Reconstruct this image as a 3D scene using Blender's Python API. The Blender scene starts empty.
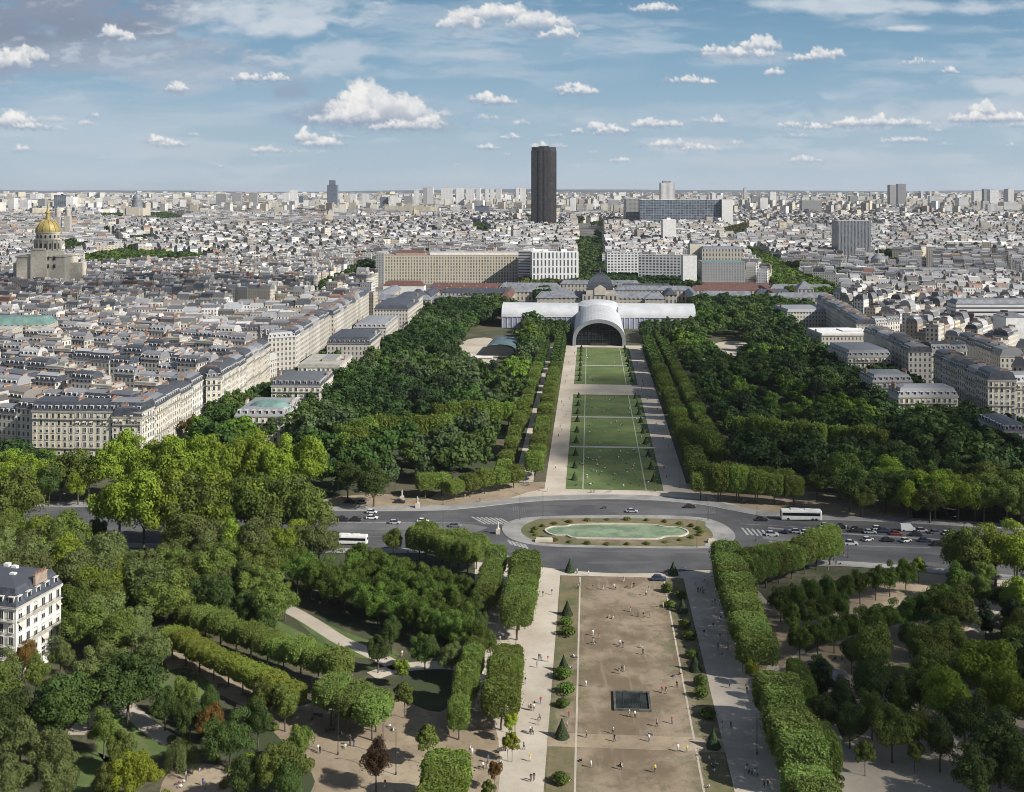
import bpy, math, random
import numpy as np
from mathutils import Vector, Matrix
R = math.radians
random.seed(7)
RNG = np.random.default_rng(11)
SC = bpy.context.scene
EXPOSURE = 0.4
SKYSTR = .065
SKYSAT = .72
CLOUDOP = .55
HAZE = 2.0e-5
CLOUDS = [(150, 560, 130, 230, 'broad flat based cumulus shading the right wood, out of frame'),
          (110, 265, 62, 95, 'smaller cumulus shading the right foreground trees, out of frame'),
          (-430, 1180, 300, 150, 'long cumulus shading the roofs behind the mansions, out of frame')]
COL = SC.collection
CAMH, F, CX, HY = 120.0, 1100.0, 512.0, 190.0

# ---------------------------------------------------------------- survey helpers
def tz(y):
    """terrain height: the city climbs gently to the south"""
    t = min(max((y - 1250.0) / 1900.0, 0), 1)
    return 30.0 * t * t * (3 - 2 * t)
def G(px, py):
    """point of the flat ground seen at a pixel of the survey photograph"""
    Y = CAMH * F / (py - HY)
    return ((px - CX) * Y / F, Y)
def T(px, py, h):
    """ground position of something whose top, h metres up, is seen at a pixel"""
    Y = (CAMH - h) * F / (py - HY)
    return ((px - CX) * Y / F, Y)
def PX(x, y, z=0.0):
    return (CX + F * x / y, HY + F * (CAMH - z) / y)
TH = math.atan(0.0709)
AX = (math.sin(TH), math.cos(TH)); RX = (math.cos(TH), -math.sin(TH)); OX = 9.8
def P(u, v):
    return (OX + u * RX[0] + v * AX[0], u * RX[1] + v * AX[1])
def IP(x, y):
    x -= OX
    return (x * RX[0] + y * RX[1], x * AX[0] + y * AX[1])
def inpoly(x, y, poly):
    c = False; n = len(poly); j = n - 1
    for i in range(n):
        xi, yi = poly[i]; xj, yj = poly[j]
        if (yi > y) != (yj > y) and x < (xj - xi) * (y - yi) / (yj - yi) + xi: c = not c
        j = i
    return c
def inpoly_np(x, y, poly):
    c = np.zeros(len(x), bool); n = len(poly); j = n - 1
    for i in range(n):
        xi, yi = poly[i]; xj, yj = poly[j]
        if yi != yj:
            c ^= ((yi > y) != (yj > y)) & (x < (xj - xi) * (y - yi) / (yj - yi) + xi)
        j = i
    return c

# ---------------------------------------------------------------- node helpers
class NT:
    def __init__(s, nt):
        s.t = nt; s.n = nt.nodes; s.l = nt.links
    def new(s, typ, **kw):
        n = s.n.new(typ)
        for k, v in kw.items(): setattr(n, k, v)
        return n
    def put(s, sock, v):
        if v is None: return
        if hasattr(v, 'links') or isinstance(v, bpy.types.NodeSocket): s.l.new(v, sock)
        else:
            try: sock.default_value = v
            except Exception: sock.default_value = tuple(v) + (1.0,)
    def m(s, op, a, b=None, c=None, clamp=False):
        n = s.new('ShaderNodeMath', operation=op); n.use_clamp = clamp
        s.put(n.inputs[0], a); s.put(n.inputs[1], b); s.put(n.inputs[2], c)
        return n.outputs[0]
    def vm(s, op, a, b=None, out=0):
        n = s.new('ShaderNodeVectorMath', operation=op)
        s.put(n.inputs[0], a); s.put(n.inputs[1], b)
        return n.outputs[out]
    def mix(s, f, a, b, typ='MIX'):
        n = s.new('ShaderNodeMix', data_type='RGBA', blend_type=typ); n.clamp_factor = True
        s.put(n.inputs[0], f)
        for k, v in ((6, a), (7, b)):
            if isinstance(v, (tuple, list)): n.inputs[k].default_value = tuple(v)[:3] + (1.0,)
            else: s.l.new(v, n.inputs[k])
        return n.outputs[2]
    def noise(s, vec, scale, detail=4, rough=0.6, out='Fac', dist=0.0):
        n = s.new('ShaderNodeTexNoise'); s.put(n.inputs['Vector'], vec)
        n.inputs['Scale'].default_value = scale; n.inputs['Detail'].default_value = detail
        n.inputs['Roughness'].default_value = rough; n.inputs['Distortion'].default_value = dist
        return n.outputs[out]
    def ramp(s, f, lo, hi):
        n = s.new('ShaderNodeMapRange', interpolation_type='SMOOTHSTEP'); s.put(n.inputs[0], f)
        n.inputs[1].default_value = lo; n.inputs[2].default_value = hi
        return n.outputs[0]
    def sep(s, v):
        n = s.new('ShaderNodeSeparateXYZ'); s.put(n.inputs[0], v); return n.outputs
    def comb(s, x, y, z):
        n = s.new('ShaderNodeCombineXYZ')
        for i, v in enumerate((x, y, z)): s.put(n.inputs[i], v)
        return n.outputs[0]

def mat(name, color=(.5, .5, .5), rough=.8, metal=0.0, spec=None, build=None, bump=None):
    m = bpy.data.materials.new(name); m.use_nodes = True
    t = NT(m.node_tree); b = t.n['Principled BSDF']
    b.inputs['Roughness'].default_value = rough; b.inputs['Metallic'].default_value = metal
    if spec is not None: b.inputs['Specular IOR Level'].default_value = spec
    pos = t.new('ShaderNodeNewGeometry').outputs['Position']
    c = build(t, pos, b) if build else None
    if c is None:
        # every plain material still carries a little wear
        n = t.noise(pos, 0.9, 5, .65)
        c = t.mix(t.ramp(n, .3, .75), tuple(v * .88 for v in color), tuple(min(1, v * 1.08) for v in color))
    t.l.new(c, b.inputs['Base Color'])
    if bump:
        bn = t.new('ShaderNodeBump'); bn.inputs['Strength'].default_value = bump[1]; bn.inputs['Distance'].default_value = bump[2]
        t.l.new(t.noise(pos, bump[0], 6, .7), bn.inputs['Height']); t.l.new(bn.outputs[0], b.inputs['Normal'])
    return m

# ---------------------------------------------------------------- mesh builder
class MB:
    def __init__(s):
        s.v = []; s.f = []; s.mi = []; s.uv = []
    def quad(s, pts, mi=0, uv=None):
        b = len(s.v); s.v += [tuple(p) for p in pts]; s.f.append(tuple(range(b, b + len(pts)))); s.mi.append(mi)
        s.uv += uv if uv else [(p[0], p[1]) for p in pts]
        return s
    def prism(s, poly, z0, z1, mi=0, top=None, bottom=False, ztop=None):
        """poly is CCW seen from above"""
        n = len(poly); L = 0.0
        for i in range(n):
            a = poly[i]; b = poly[(i + 1) % n]; d = math.hypot(b[0] - a[0], b[1] - a[1])
            s.quad([(a[0], a[1], z0), (b[0], b[1], z0), (b[0], b[1], z1), (a[0], a[1], z1)], mi,
                   [(L, z0), (L + d, z0), (L + d, z1), (L, z1)])
            L += d
        s.quad([(p[0], p[1], z1) for p in poly], mi if top is None else top)
        if bottom: s.quad([(p[0], p[1], z0) for p in reversed(poly)], mi)
        return s
    def box(s, x, y, z0, w, d, h, rot=0.0, mi=0, top=None, bottom=True):
        c, sn = math.cos(rot), math.sin(rot)
        pl = [(x + c * a - sn * b, y + sn * a + c * b) for a, b in ((-w/2, -d/2), (w/2, -d/2), (w/2, d/2), (-w/2, d/2))]
        return s.prism(pl, z0, z0 + h, mi, top, bottom)
    def loft(s, rings, mi=0, cap=True, capb=False):
        n = len(rings[0])
        for k in range(len(rings) - 1):
            for i in range(n):
                j = (i + 1) % n
                s.quad([rings[k][i], rings[k][j], rings[k+1][j], rings[k+1][i]], mi,
                       [(i, k), (i + 1, k), (i + 1, k + 1), (i, k + 1)])
        if cap: s.quad(rings[-1], mi)
        if capb: s.quad(list(reversed(rings[0])), mi)
        return s
    def lathe(s, x, y, prof, n=16, mi=0, ph=0.0):
        rings = [[(x + r * math.cos(ph + 2*math.pi*i/n), y + r * math.sin(ph + 2*math.pi*i/n), z) for i in range(n)] for r, z in prof]
        return s.loft(rings, mi, cap=True)
    def tube(s, pts, rad, n=6, mi=0):
        rings = []
        for k, p in enumerate(pts):
            p = Vector(p)
            d = (Vector(pts[min(k+1, len(pts)-1)]) - Vector(pts[max(k-1, 0)])).normalized()
            u = d.cross(Vector((0.31, .9, .12))).normalized(); w = d.cross(u)
            r = rad[k] if isinstance(rad, (list, tuple)) else rad
            rings.append([tuple(p + u * r * math.cos(2*math.pi*i/n) + w * r * math.sin(2*math.pi*i/n)) for i in range(n)])
        return s.loft(rings, mi, True, True)
    def mesh(s, name, mats, smooth=False):
        me = bpy.data.meshes.new(name); me.from_pydata(s.v, [], s.f)
        for m in (mats if isinstance(mats, (list, tuple)) else [mats]): me.materials.append(m)
        me.polygons.foreach_set('material_index', s.mi)
        if smooth: me.polygons.foreach_set('use_smooth', [True] * len(s.f))
        ul = me.uv_layers.new(name='UVMap')
        ul.data.foreach_set('uv', [c for p in s.uv for c in p])
        me.update(); return me
    def build(s, name, mats, parent=None, smooth=False):
        return link(name, s.mesh(name, mats, smooth), parent)
def link(name, data, parent=None, loc=None, rot=None):
    o = bpy.data.objects.new(name, data); COL.objects.link(o)
    if parent: o.parent = parent
    if loc is not None: o.location = loc
    if rot is not None: o.rotation_euler = (0, 0, rot)
    return o
def tag(o, label=None, cat=None, group=None, kind=None):
    if label: o['label'] = label
    if cat: o['category'] = cat
    if group: o['group'] = group
    if kind: o['kind'] = kind
    return o
def empty(name, loc=(0, 0, 0), rz=0.0):
    o = link(name, None); o.location = loc; o.rotation_euler = (0, 0, rz); o.empty_display_size = .5
    return o
def copy_tree(o, parent=None):
    c = o.copy(); COL.objects.link(c); c.parent = parent
    for ch in CH.get(o.name, ()) if o.name in CH else [k for k in bpy.data.objects if k.parent == o]:
        copy_tree(ch, c)
    return c
CH = {}
def register(o):
    """remember a prototype's children so that copying does not search the whole scene"""
    ks = [k for k in bpy.data.objects if k.parent == o]; CH[o.name] = ks
    for k in ks: register(k)
def np_mesh(name, V, Fq, mats, mi=None, uv=None, col=None, smooth=False):
    """quads only, from arrays"""
    me = bpy.data.meshes.new(name); nf = len(Fq)
    me.vertices.add(len(V)); me.vertices.foreach_set('co', np.ascontiguousarray(V, np.float32).ravel())
    me.loops.add(nf * 4); me.loops.foreach_set('vertex_index', np.ascontiguousarray(Fq, np.int32).ravel())
    me.polygons.add(nf)
    me.polygons.foreach_set('loop_start', np.arange(0, nf * 4, 4, dtype=np.int32))
    try: me.polygons.foreach_set('loop_total', np.full(nf, 4, np.int32))
    except Exception: pass
    for m in mats: me.materials.append(m)
    if mi is not None: me.polygons.foreach_set('material_index', np.ascontiguousarray(mi, np.int32))
    me.polygons.foreach_set('use_smooth', np.full(nf, smooth, bool))
    if uv is not None:
        ul = me.uv_layers.new(name='UVMap'); ul.data.foreach_set('uv', np.ascontiguousarray(uv, np.float32).ravel())
    if col is not None:
        at = me.attributes.new('Col', 'FLOAT_COLOR', 'FACE'); at.data.foreach_set('color', np.ascontiguousarray(col, np.float32).ravel())
    me.update(calc_edges=True)
    return me

# ---------------------------------------------------------------- auto labels that single a thing out
ORD = ['first', 'second', 'third', 'fourth', 'fifth', 'sixth', 'seventh', 'eighth', 'ninth', 'tenth', 'eleventh', 'twelfth',
       'thirteenth', 'fourteenth', 'fifteenth', 'sixteenth', 'seventeenth', 'eighteenth', 'nineteenth', 'twentieth']
def side_word(x, y, marks):
    best = None
    for (mx, my, ph) in marks:
        d = math.hypot((x - mx), (y - my) * 1.8)
        if best is None or d < best[0]: best = (d, mx, my, ph)
    d, mx, my, ph = best
    dx, dy = x - mx, (y - my) * 1.8
    if d < 7: return 'at ' + ph
    if abs(dx) > abs(dy) * 2: rel = 'left of' if dx < 0 else 'right of'
    elif abs(dy) > abs(dx) * 2: rel = 'beyond' if dy < 0 else 'in front of'
    else: rel = ('back ' if dy < 0 else 'front ') + ('left of' if dx < 0 else 'right of')
    return rel + ' ' + ph
def single_out(items, marks):
    """items: (object, look, px, py). label = look + relation (+ rank from the left when several agree)"""
    by = {}
    for it in items:
        by.setdefault(it[1] + ' ' + side_word(it[2], it[3], marks), []).append(it)
    for lab, its in by.items():
        if len(its) == 1: its[0][0]['label'] = lab; continue
        its.sort(key=lambda i: -i[3])
        if len(its) > 9:                       # split into depth ranks first
            k = math.ceil(len(its) / 7); rows = [its[i * 7:(i + 1) * 7] for i in range(k)]
        else: rows = [its]
        for ri, row in enumerate(rows):
            row.sort(key=lambda i: i[2])
            for i, it in enumerate(row):
                r = '' if len(rows) == 1 else ', ' + ORD[min(ri, 19)] + ' rank'
                s = (', leftmost' if i == 0 else ', rightmost' if i == len(row) - 1 else ', ' + ORD[i] + ' from left') if len(row) > 1 else ''
                it[0]['label'] = lab + s + r
# ================================================================ camera, light, sky
cam_d = bpy.data.cameras.new('camera'); cam = link('camera', cam_d)
cam.location = (0, 0, CAMH); cam.rotation_euler = (R(90), 0, 0)
cam_d.sensor_width = 36; cam_d.lens = 36 * F / 1024; cam_d.clip_end = 90000; cam_d.clip_start = 1
cam_d.shift_y = -(396 - HY) / 1024.0
SC.camera = cam
SUN_AZ, SUN_EL = R(119), R(36)                       # clockwise from the view direction
sv = Vector((math.sin(SUN_AZ) * math.cos(SUN_EL), math.cos(SUN_AZ) * math.cos(SUN_EL), math.sin(SUN_EL)))
sl = bpy.data.lights.new('sun', 'SUN'); sl.energy = 5.0; sl.angle = R(.5); sl.color = (1, .955, .88)
so = link('sun', sl); so.rotation_euler = (-sv).to_track_quat('-Z', 'Y').to_euler(); so.location = (0, -50, 600)

SC.view_settings.view_transform = 'Standard'; SC.view_settings.look = 'None'
SC.view_settings.exposure = EXPOSURE; SC.view_settings.gamma = 1; SC.view_settings.use_curve_mapping = False
SC.cycles.max_bounces = 4; SC.cycles.diffuse_bounces = 2; SC.cycles.glossy_bounces = 2
SC.cycles.transmission_bounces = 2; SC.cycles.volume_bounces = 0; SC.cycles.transparent_max_bounces = 6
SC.cycles.use_denoising = True; SC.cycles.filter_width = .95; SC.cycles.sample_clamp_indirect = 3

w = bpy.data.worlds.new('World'); SC.world = w; w.use_nodes = True
t = NT(w.node_tree); bg = t.n['Background']
sky = t.new('ShaderNodeTexSky', sky_type='NISHITA'); sky.sun_disc = False
sky.sun_elevation = SUN_EL; sky.sun_rotation = SUN_AZ
sky.altitude = 100; sky.air_density = 1.0; sky.dust_density = .6; sky.ozone_density = 2.2
hs0 = t.new('ShaderNodeHueSaturation'); t.l.new(sky.outputs[0], hs0.inputs['Color']); hs0.inputs['Saturation'].default_value = SKYSAT
t.l.new(hs0.outputs[0], bg.inputs[0]); bg.inputs[1].default_value = SKYSTR

# the clouded sky ahead: a piece of dome 60 km off, its light computed point by point
def vnoise(x, y, seed):
    xi = np.floor(x).astype(np.int64); yi = np.floor(y).astype(np.int64); fx = x - xi; fy = y - yi
    fx = fx*fx*fx*(fx*(fx*6-15)+10); fy = fy*fy*fy*(fy*(fy*6-15)+10)
    def h(a, b):
        n = (a * 374761393 + b * 668265263 + seed * 974634777) & 0x7fffffff
        n = ((n ^ (n >> 13)) * 1274126177) & 0x7fffffff
        return ((n ^ (n >> 16)) & 0xffff) / 65535.0
    return (h(xi, yi)*(1-fx) + h(xi+1, yi)*fx)*(1-fy) + (h(xi, yi+1)*(1-fx) + h(xi+1, yi+1)*fx)*fy
def fbm(x, y, oc, seed, g=.55):
    s_ = 0; a = 1; t_ = 0
    for o in range(oc):
        s_ = s_ + a * vnoise(x * 2**o + 17.3*o, y * 2**o + 9.1*o, seed + o); t_ += a; a *= g
    return s_ / t_
def sst(x, a, b): q = np.clip((x - a) / (b - a), 0, 1); return q*q*(3-2*q)
def sky_dome():
    step = 1.2; gx = np.arange(-160, 1184 + step, step); gy = np.arange(-150, 214, step)
    X, Y = np.meshgrid(gx, gy)
    lin = lambda c: (np.array(c) / 255.0) ** 2.2
    stops = [(-150, (84, 124, 162)), (0, (112, 150, 180)), (50, (130, 166, 192)), (100, (146, 176, 198)), (145, (161, 185, 201)), (180, (173, 190, 202)), (214, (170, 187, 198))]
    ys_ = [q[0] for q in stops]; base = np.stack([np.interp(Y, ys_, [lin(q[1])[k] for q in stops]) for k in range(3)], 2)
    C = base.copy()
    wx = X + 26*(fbm(X/60, Y/30, 4, 5) - .5); wy = Y + 12*(fbm(X/60, Y/30, 4, 9) - .5)
    def over(col, a):
        nonlocal C
        C = C*(1-a[..., None]) + lin(col)*a[..., None] if not isinstance(col, np.ndarray) else C*(1-a[..., None]) + col*a[..., None]
    # high veil
    v1 = fbm(wx/150, wy/22, 6, 21, .6); v2 = fbm(wx/330, wy/70, 3, 31)
    over((192, 204, 216), sst(v1, .42, .76) * sst(v2, .36, .62) * .5)
    v3 = fbm(wx/60, wy/12, 5, 41, .6); over((200, 211, 220), sst(v3, .50, .74) * sst(fbm(X/200, Y/40, 3, 51), .42, .65) * .42)
    over((186, 201, 213), sst(Y, 60, 190) * (.26 + .4*sst(v2, .38, .7)))
    f1 = fbm(wx/38, wy/15, 6, 61, .6); f2 = fbm(wx/90, wy/30, 4, 71)
    def bank(cx, cy, rx, ry, col, am, col2=None):
        m_ = 1 - np.sqrt(((X-cx)/rx)**2 + ((Y-cy)/ry)**2); a = sst(m_ + (f1-.5)*1.5 + (f2-.5)*1.1, -.12, .72) * am
        over(col, a)
        if col2: over(col2, a * sst(f1, .55, .75) * .7)
    for b in ((40, 8, 210, 50, (138, 150, 170), 1.0, (186, 194, 206)), (-20, 36, 190, 46, (132, 144, 164), .9, (176, 185, 198)), (120, 62, 190, 26, (158, 172, 190), .75, (200, 208, 217)), (200, 78, 130, 20, (170, 186, 203), .6), (288, 91, 34, 13, (146, 162, 184), .75), (322, 112, 42, 16, (140, 158, 182), .6),
              (290, 12, 130, 22, (212, 219, 226), .7), (270, 28, 90, 12, (205, 213, 222), .6), (345, 55, 64, 16, (200, 209, 219), .6), (340, 66, 60, 10, (190, 202, 214), .6), (905, 6, 150, 9, (210, 218, 225), .7), (905, 28, 40, 4, (216, 221, 226), .8), (1000, 84, 70, 12, (205, 213, 221), .6), (860, 118, 120, 12, (190, 200, 212), .6),
              (980, 112, 110, 18, (192, 202, 214), .7), (690, 145, 60, 9, (205, 210, 218), .5), (450, 54, 60, 6, (192, 202, 214), .6), (735, 58, 50, 9, (180, 193, 208), .65), (120, 146, 130, 10, (188, 200, 212), .5), (560, 118, 200, 16, (184, 198, 210), .4), (800, 160, 200, 10, (195, 203, 213), .45), (240, 150, 150, 10, (188, 199, 210), .4)): bank(*b)
    rg = np.random.default_rng(12)
    def cumulus(cx, cy, rx, ry, op=1.0, warm=1.0, soft=1.0):
        """billows stacked on a flat base: each is lit from the upper right, grey below"""
        x0, x1 = cx - rx*1.7 - 8, cx + rx*1.7 + 8; y0, y1 = cy - ry*1.9 - 8, cy + ry*1.6 + 8
        ix = np.where((gx > x0) & (gx < x1))[0]; iy = np.where((gy > y0) & (gy < y1))[0]
        if not len(ix) or not len(iy): return
        sl = np.ix_(iy, ix); xs_, ys2 = X[sl], Y[sl]
        k = max(3.0, ry * .62); n1 = fbm(xs_/k + cx, ys2/k, 5, 81, .62) - .5; n2 = fbm(xs_/k + 40, ys2/k + cx, 5, 91, .62) - .5
        px_ = xs_ + n1*k*2.3; py_ = ys2 + n2*k*1.8
        A = np.zeros_like(xs_); L = np.zeros_like(xs_)
        # thin skirt
        m_ = 1 - np.sqrt(((px_-cx)/(rx*1.25))**2 + ((py_-cy-ry*.12)/(ry*.8))**2)
        a = sst(m_ + n1*1.3, -.25, .8) * .7 * op; A = a; L = np.full_like(xs_, .45)
        n = int(16 + rx * .8); P_ = []
        for q in range(n):
            t_ = rg.uniform(-1, 1); hgt = (1 - abs(t_)**1.6) * rg.uniform(.1, 1); r_ = ry * rg.uniform(.26, .5) * (1.1 - .45*abs(t_))
            P_.append((cx + t_*rx*.92, cy + ry*.42 - r_*.55 - hgt*ry*1.05, r_ * rg.uniform(1.0, 1.5), r_))
        P_.sort(key=lambda p: p[1])
        for (a_, b_, r1, r2) in P_:
            dx = (px_-a_)/r1; dy = (py_-b_)/r2; d = np.sqrt(dx*dx + dy*dy)
            al = sst(1 - d, -.2*soft, .55*soft)
            # flat base
            al = al * (1 - sst(ys2 + n2*ry*.35, cy + ry*.34, cy + ry*.62))
            lit = .80 + .20*(dx*.45 - dy*.9) - .05*d + n1*.30
            L = L*(1-al) + lit*al; A = A + (1-A)*al*op
        depth = sst(ys2, cy - ry*.35, cy + ry*.6)
        L = np.clip(L - depth*.50, .0, 1.0)
        col = lin((146, 160, 182)) * (1-L[..., None]) + lin((247, 245, 241)) * L[..., None]
        A = A * np.clip(.86 + n1*.9 + n2*.5, .25, 1)
        C[sl] = C[sl]*(1-A[..., None]) + col*A[..., None]
    for k in range(60):      # small distant puffs crowd towards the horizon
        y = rg.uniform(112, 172); sz = (186 - y) / 75
        cumulus(rg.uniform(-150, 1170), y, rg.uniform(8, 30)*sz, rg.uniform(2.5, 5.5)*sz, rg.uniform(.2, .42), soft=1.8)
    for k in range(26): cumulus(rg.choice([rg.uniform(-150, -20), rg.uniform(1040, 1170)]), rg.uniform(-140, 120), rg.uniform(14, 40), rg.uniform(5, 12), .9)
    for (cx, cy, rx, ry, op) in ((28, 56, 22, 10, .7), (4, 61, 28, 13, 1), (112, 33, 15, 9, .95), (128, 38, 10, 6, .8), (12, 120, 22, 11, 1), (30, 126, 22, 5, .8), (176, 88, 13, 7, .95), (22, 149, 10, 5, .5), (158, 140, 14, 7, .95), (172, 144, 16, 5, .8),
        (246, 78, 18, 6, .9), (274, 78, 16, 6, .85), (306, 137, 12, 10, 1), (322, 143, 22, 7, .85), (266, 150, 20, 5, .5), (346, 104, 16, 13, .9), (372, 118, 66, 13, .75), (398, 112, 40, 18, 1), (368, 106, 36, 25, 1), (352, 116, 26, 14, .9), (408, 126, 40, 8, .8), (430, 122, 16, 8, .7),
        (484, 98, 13, 8, 1), (501, 101, 17, 6, .95), (462, 22, 22, 14, .75), (500, 14, 44, 12, .8), (540, 22, 36, 12, .8), (560, 34, 22, 8, .7), (566, 88, 10, 5, .8), (580, 91, 20, 7, .85), (596, 127, 12, 7, .9), (614, 130, 18, 6, .9), (650, 124, 18, 6, .9), (668, 124, 16, 5, .8), (578, 131, 6, 4, .8),
        (760, 45, 20, 10, 1), (740, 53, 38, 8, .85), (712, 50, 16, 5, .6), (820, 56, 16, 8, 1), (800, 58, 12, 5, .9), (836, 54, 10, 5, .6), (688, 80, 20, 5, .85), (708, 82, 10, 4, .6), (774, 72, 10, 5, .7), (790, 125, 14, 4, .7), (818, 127, 16, 5, .85), (852, 123, 24, 6, .9), (878, 122, 16, 8, 1), (908, 123, 24, 5, .85),
        (982, 110, 14, 9, 1), (970, 118, 30, 7, .8), (1008, 118, 28, 7, .85), (672, 144, 26, 6, .7), (700, 148, 22, 5, .5), (804, 160, 20, 5, .4), (718, 121, 8, 5, .8), (488, 147, 12, 4, .7), (510, 137, 10, 4, .6), (655, 8, 24, 7, .7), (950, 71, 10, 4, .6), (920, 62, 22, 4, .35), (906, 140, 30, 5, .5), (540, 146, 10, 4, .5), (620, 160, 12, 4, .5)):
        cumulus(cx, cy, rx, ry, op)
    C /= 2 ** EXPOSURE
    u = (X - CX) / F; v = (HY - Y) / F; nrm = np.sqrt(1 + u*u + v*v); Rd = 60000.0
    V = np.stack([u/nrm*Rd, Rd/nrm, CAMH + v/nrm*Rd], 2).reshape(-1, 3)
    ny_, nx_ = X.shape; ii, jj = np.meshgrid(np.arange(nx_-1), np.arange(ny_-1)); a0 = (jj*nx_ + ii).ravel()
    me = np_mesh('sky', V, np.stack([a0, a0+1, a0+1+nx_, a0+nx_], 1), [], smooth=True)
    at = me.attributes.new('Light', 'FLOAT_COLOR', 'POINT'); at.data.foreach_set('color', np.concatenate([C.reshape(-1, 3), np.ones((V.shape[0], 1))], 1).astype(np.float32).ravel())
    m_ = bpy.data.materials.new('sky_light'); m_.use_nodes = True; q = NT(m_.node_tree); q.n.remove(q.n['Principled BSDF'])
    an = q.new('ShaderNodeAttribute'); an.attribute_name = 'Light'; em = q.new('ShaderNodeEmission'); q.l.new(an.outputs['Color'], em.inputs[0]); q.l.new(em.outputs[0], q.n['Material Output'].inputs[0])
    m_.cycles.emission_sampling = 'NONE'; me.materials.append(m_)
    o = link('sky', me); o['kind'] = 'structure'
sky_dome()

# ================================================================ materials
M = {}
def two(a, b, sc, lo=.35, hi=.65, det=6):
    return lambda t, pos, bs: t.mix(t.ramp(t.noise(pos, sc, det, .65), lo, hi), a, b)
def sand_build(t, pos, b):
    c = t.mix(t.ramp(t.noise(pos, .045, 6, .6), .35, .7), (.38, .33, .265), (.52, .465, .385))
    c = t.mix(t.m('MULTIPLY', t.ramp(t.noise(pos, .7, 5, .7), .5, .75), .35), c, (.24, .20, .15))
    return c
M['sand'] = mat('pale_gravel', build=sand_build, rough=.95)
def sand2(t, pos, b):
    c = t.mix(t.ramp(t.noise(pos, .06, 6, .6), .35, .7), (.24, .185, .125), (.37, .30, .21))
    return t.mix(t.m('MULTIPLY', t.ramp(t.noise(pos, .5, 6, .75), .48, .7), .6), c, (.14, .115, .07))
M['dirt_path'] = mat('sandy_soil', build=sand2, rough=.95)
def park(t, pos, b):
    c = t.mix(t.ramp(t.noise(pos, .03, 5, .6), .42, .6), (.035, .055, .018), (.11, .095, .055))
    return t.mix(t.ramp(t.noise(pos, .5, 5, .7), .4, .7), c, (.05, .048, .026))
M['park'] = mat('dark_grass_soil', build=park, rough=1)  # dark grass mixed with bare dirt
def city(t, pos, b):
    c = t.mix(t.ramp(t.noise(pos, .02, 5, .6), .4, .6), (.07, .068, .066), (.14, .135, .125))
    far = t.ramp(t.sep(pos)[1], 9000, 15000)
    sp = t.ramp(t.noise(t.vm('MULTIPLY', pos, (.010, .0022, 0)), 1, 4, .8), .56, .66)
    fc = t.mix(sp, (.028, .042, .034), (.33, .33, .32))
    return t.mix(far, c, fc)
M['city_ground'] = mat('street_level', build=city, rough=.95)
def asph(t, pos, b):
    c = t.mix(t.ramp(t.noise(pos, .05, 6, .6), .35, .7), (.055, .056, .061), (.105, .105, .108)); c = t.mix(t.m('MULTIPLY', t.ramp(t.noise(t.vm('MULTIPLY', pos, (.03, .16, 1)), 1, 2, .5), .55, .60), .5), c, (.125, .123, .12))
    s = t.noise(t.vm('MULTIPLY', pos, (.02, .6, 1)), 1, 4, .6)
    c = t.mix(t.m('MULTIPLY', t.ramp(s, .5, .7), .4), c, (.05, .05, .053))
    return t.mix(t.m('MULTIPLY', t.ramp(t.noise(pos, 2.2, 4, .7), .45, .7), .25), c, (.13, .13, .128))
M['asphalt'] = mat('asphalt', build=asph, rough=.85)
M['asphalt_light'] = mat('worn_asphalt', build=two((.105, .105, .108), (.15, .148, .145), .08), rough=.88)
M['paving'] = mat('stone_setts', build=two((.20, .195, .19), (.30, .29, .275), .12), rough=.9)
M['kerb'] = mat('granite_kerb', (.33, .32, .29), .9)
M['paint'] = mat('road_paint', build=two((.20, .20, .20), (.42, .42, .41), .8), rough=.7)
def lawn(t, pos, b):
    c = t.mix(t.ramp(t.noise(pos, .05, 6, .65), .38, .66), (.065, .11, .026), (.125, .175, .045))
    c = t.mix(t.m('MULTIPLY', t.ramp(t.noise(pos, .11, 6, .7), .50, .64), .75), c, (.145, .135, .06))
    return t.mix(t.m('MULTIPLY', t.ramp(t.noise(pos, 1.3, 4, .7), .4, .7), .35), c, (.045, .07, .022))
M['lawn'] = mat('mown_grass', build=lawn, rough=1)
def dry(t, pos, b):
    c = t.mix(t.ramp(t.noise(pos, .07, 7, .7), .36, .62), (.085, .10, .035), (.19, .145, .085))
    c = t.mix(t.m('MULTIPLY', t.ramp(t.noise(pos, .25, 6, .75), .5, .68), .6), c, (.06, .075, .024))
    return t.mix(t.m('MULTIPLY', t.ramp(t.noise(pos, 1.6, 4, .7), .45, .7), .3), c, (.13, .105, .06))
M['dry'] = mat('dry_grass', build=dry, rough=1)
def dirt(t, pos, b):
    # trodden earth in the middle of the panel, tufts of grass left along its sides
    s = t.sep(pos)
    u = t.m('SUBTRACT', s[0], t.m('ADD', OX, t.m('MULTIPLY', s[1], .0709)))
    edge = t.ramp(t.m('ADD', t.m('ABSOLUTE', u), t.m('MULTIPLY', t.m('SUBTRACT', t.noise(pos, .07, 7, .75), .5), 44)), 9, 18)
    c = t.mix(t.ramp(t.noise(pos, .06, 6, .65), .40, .60), (.15, .11, .07), (.27, .215, .15))
    c = t.mix(t.m('MULTIPLY', t.ramp(t.noise(pos, .22, 7, .75), .50, .64), .7), c, (.115, .10, .055)); c = t.mix(t.m('MULTIPLY', t.ramp(t.noise(t.vm('MULTIPLY', pos, (.5, .05, 1)), 1, 4, .6), .55, .7), .4), c, (.30, .245, .175))
    g = t.mix(t.ramp(t.noise(pos, .3, 5, .7), .4, .62), (.075, .088, .03), (.15, .13, .07))
    return t.mix(t.m('MULTIPLY', edge, .85), c, g)
M['dirt'] = mat('trodden_earth', build=dirt, rough=1)
M['stone'] = mat('pale_limestone', build=two((.42, .385, .32), (.54, .50, .42), .35), rough=.85)
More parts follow.
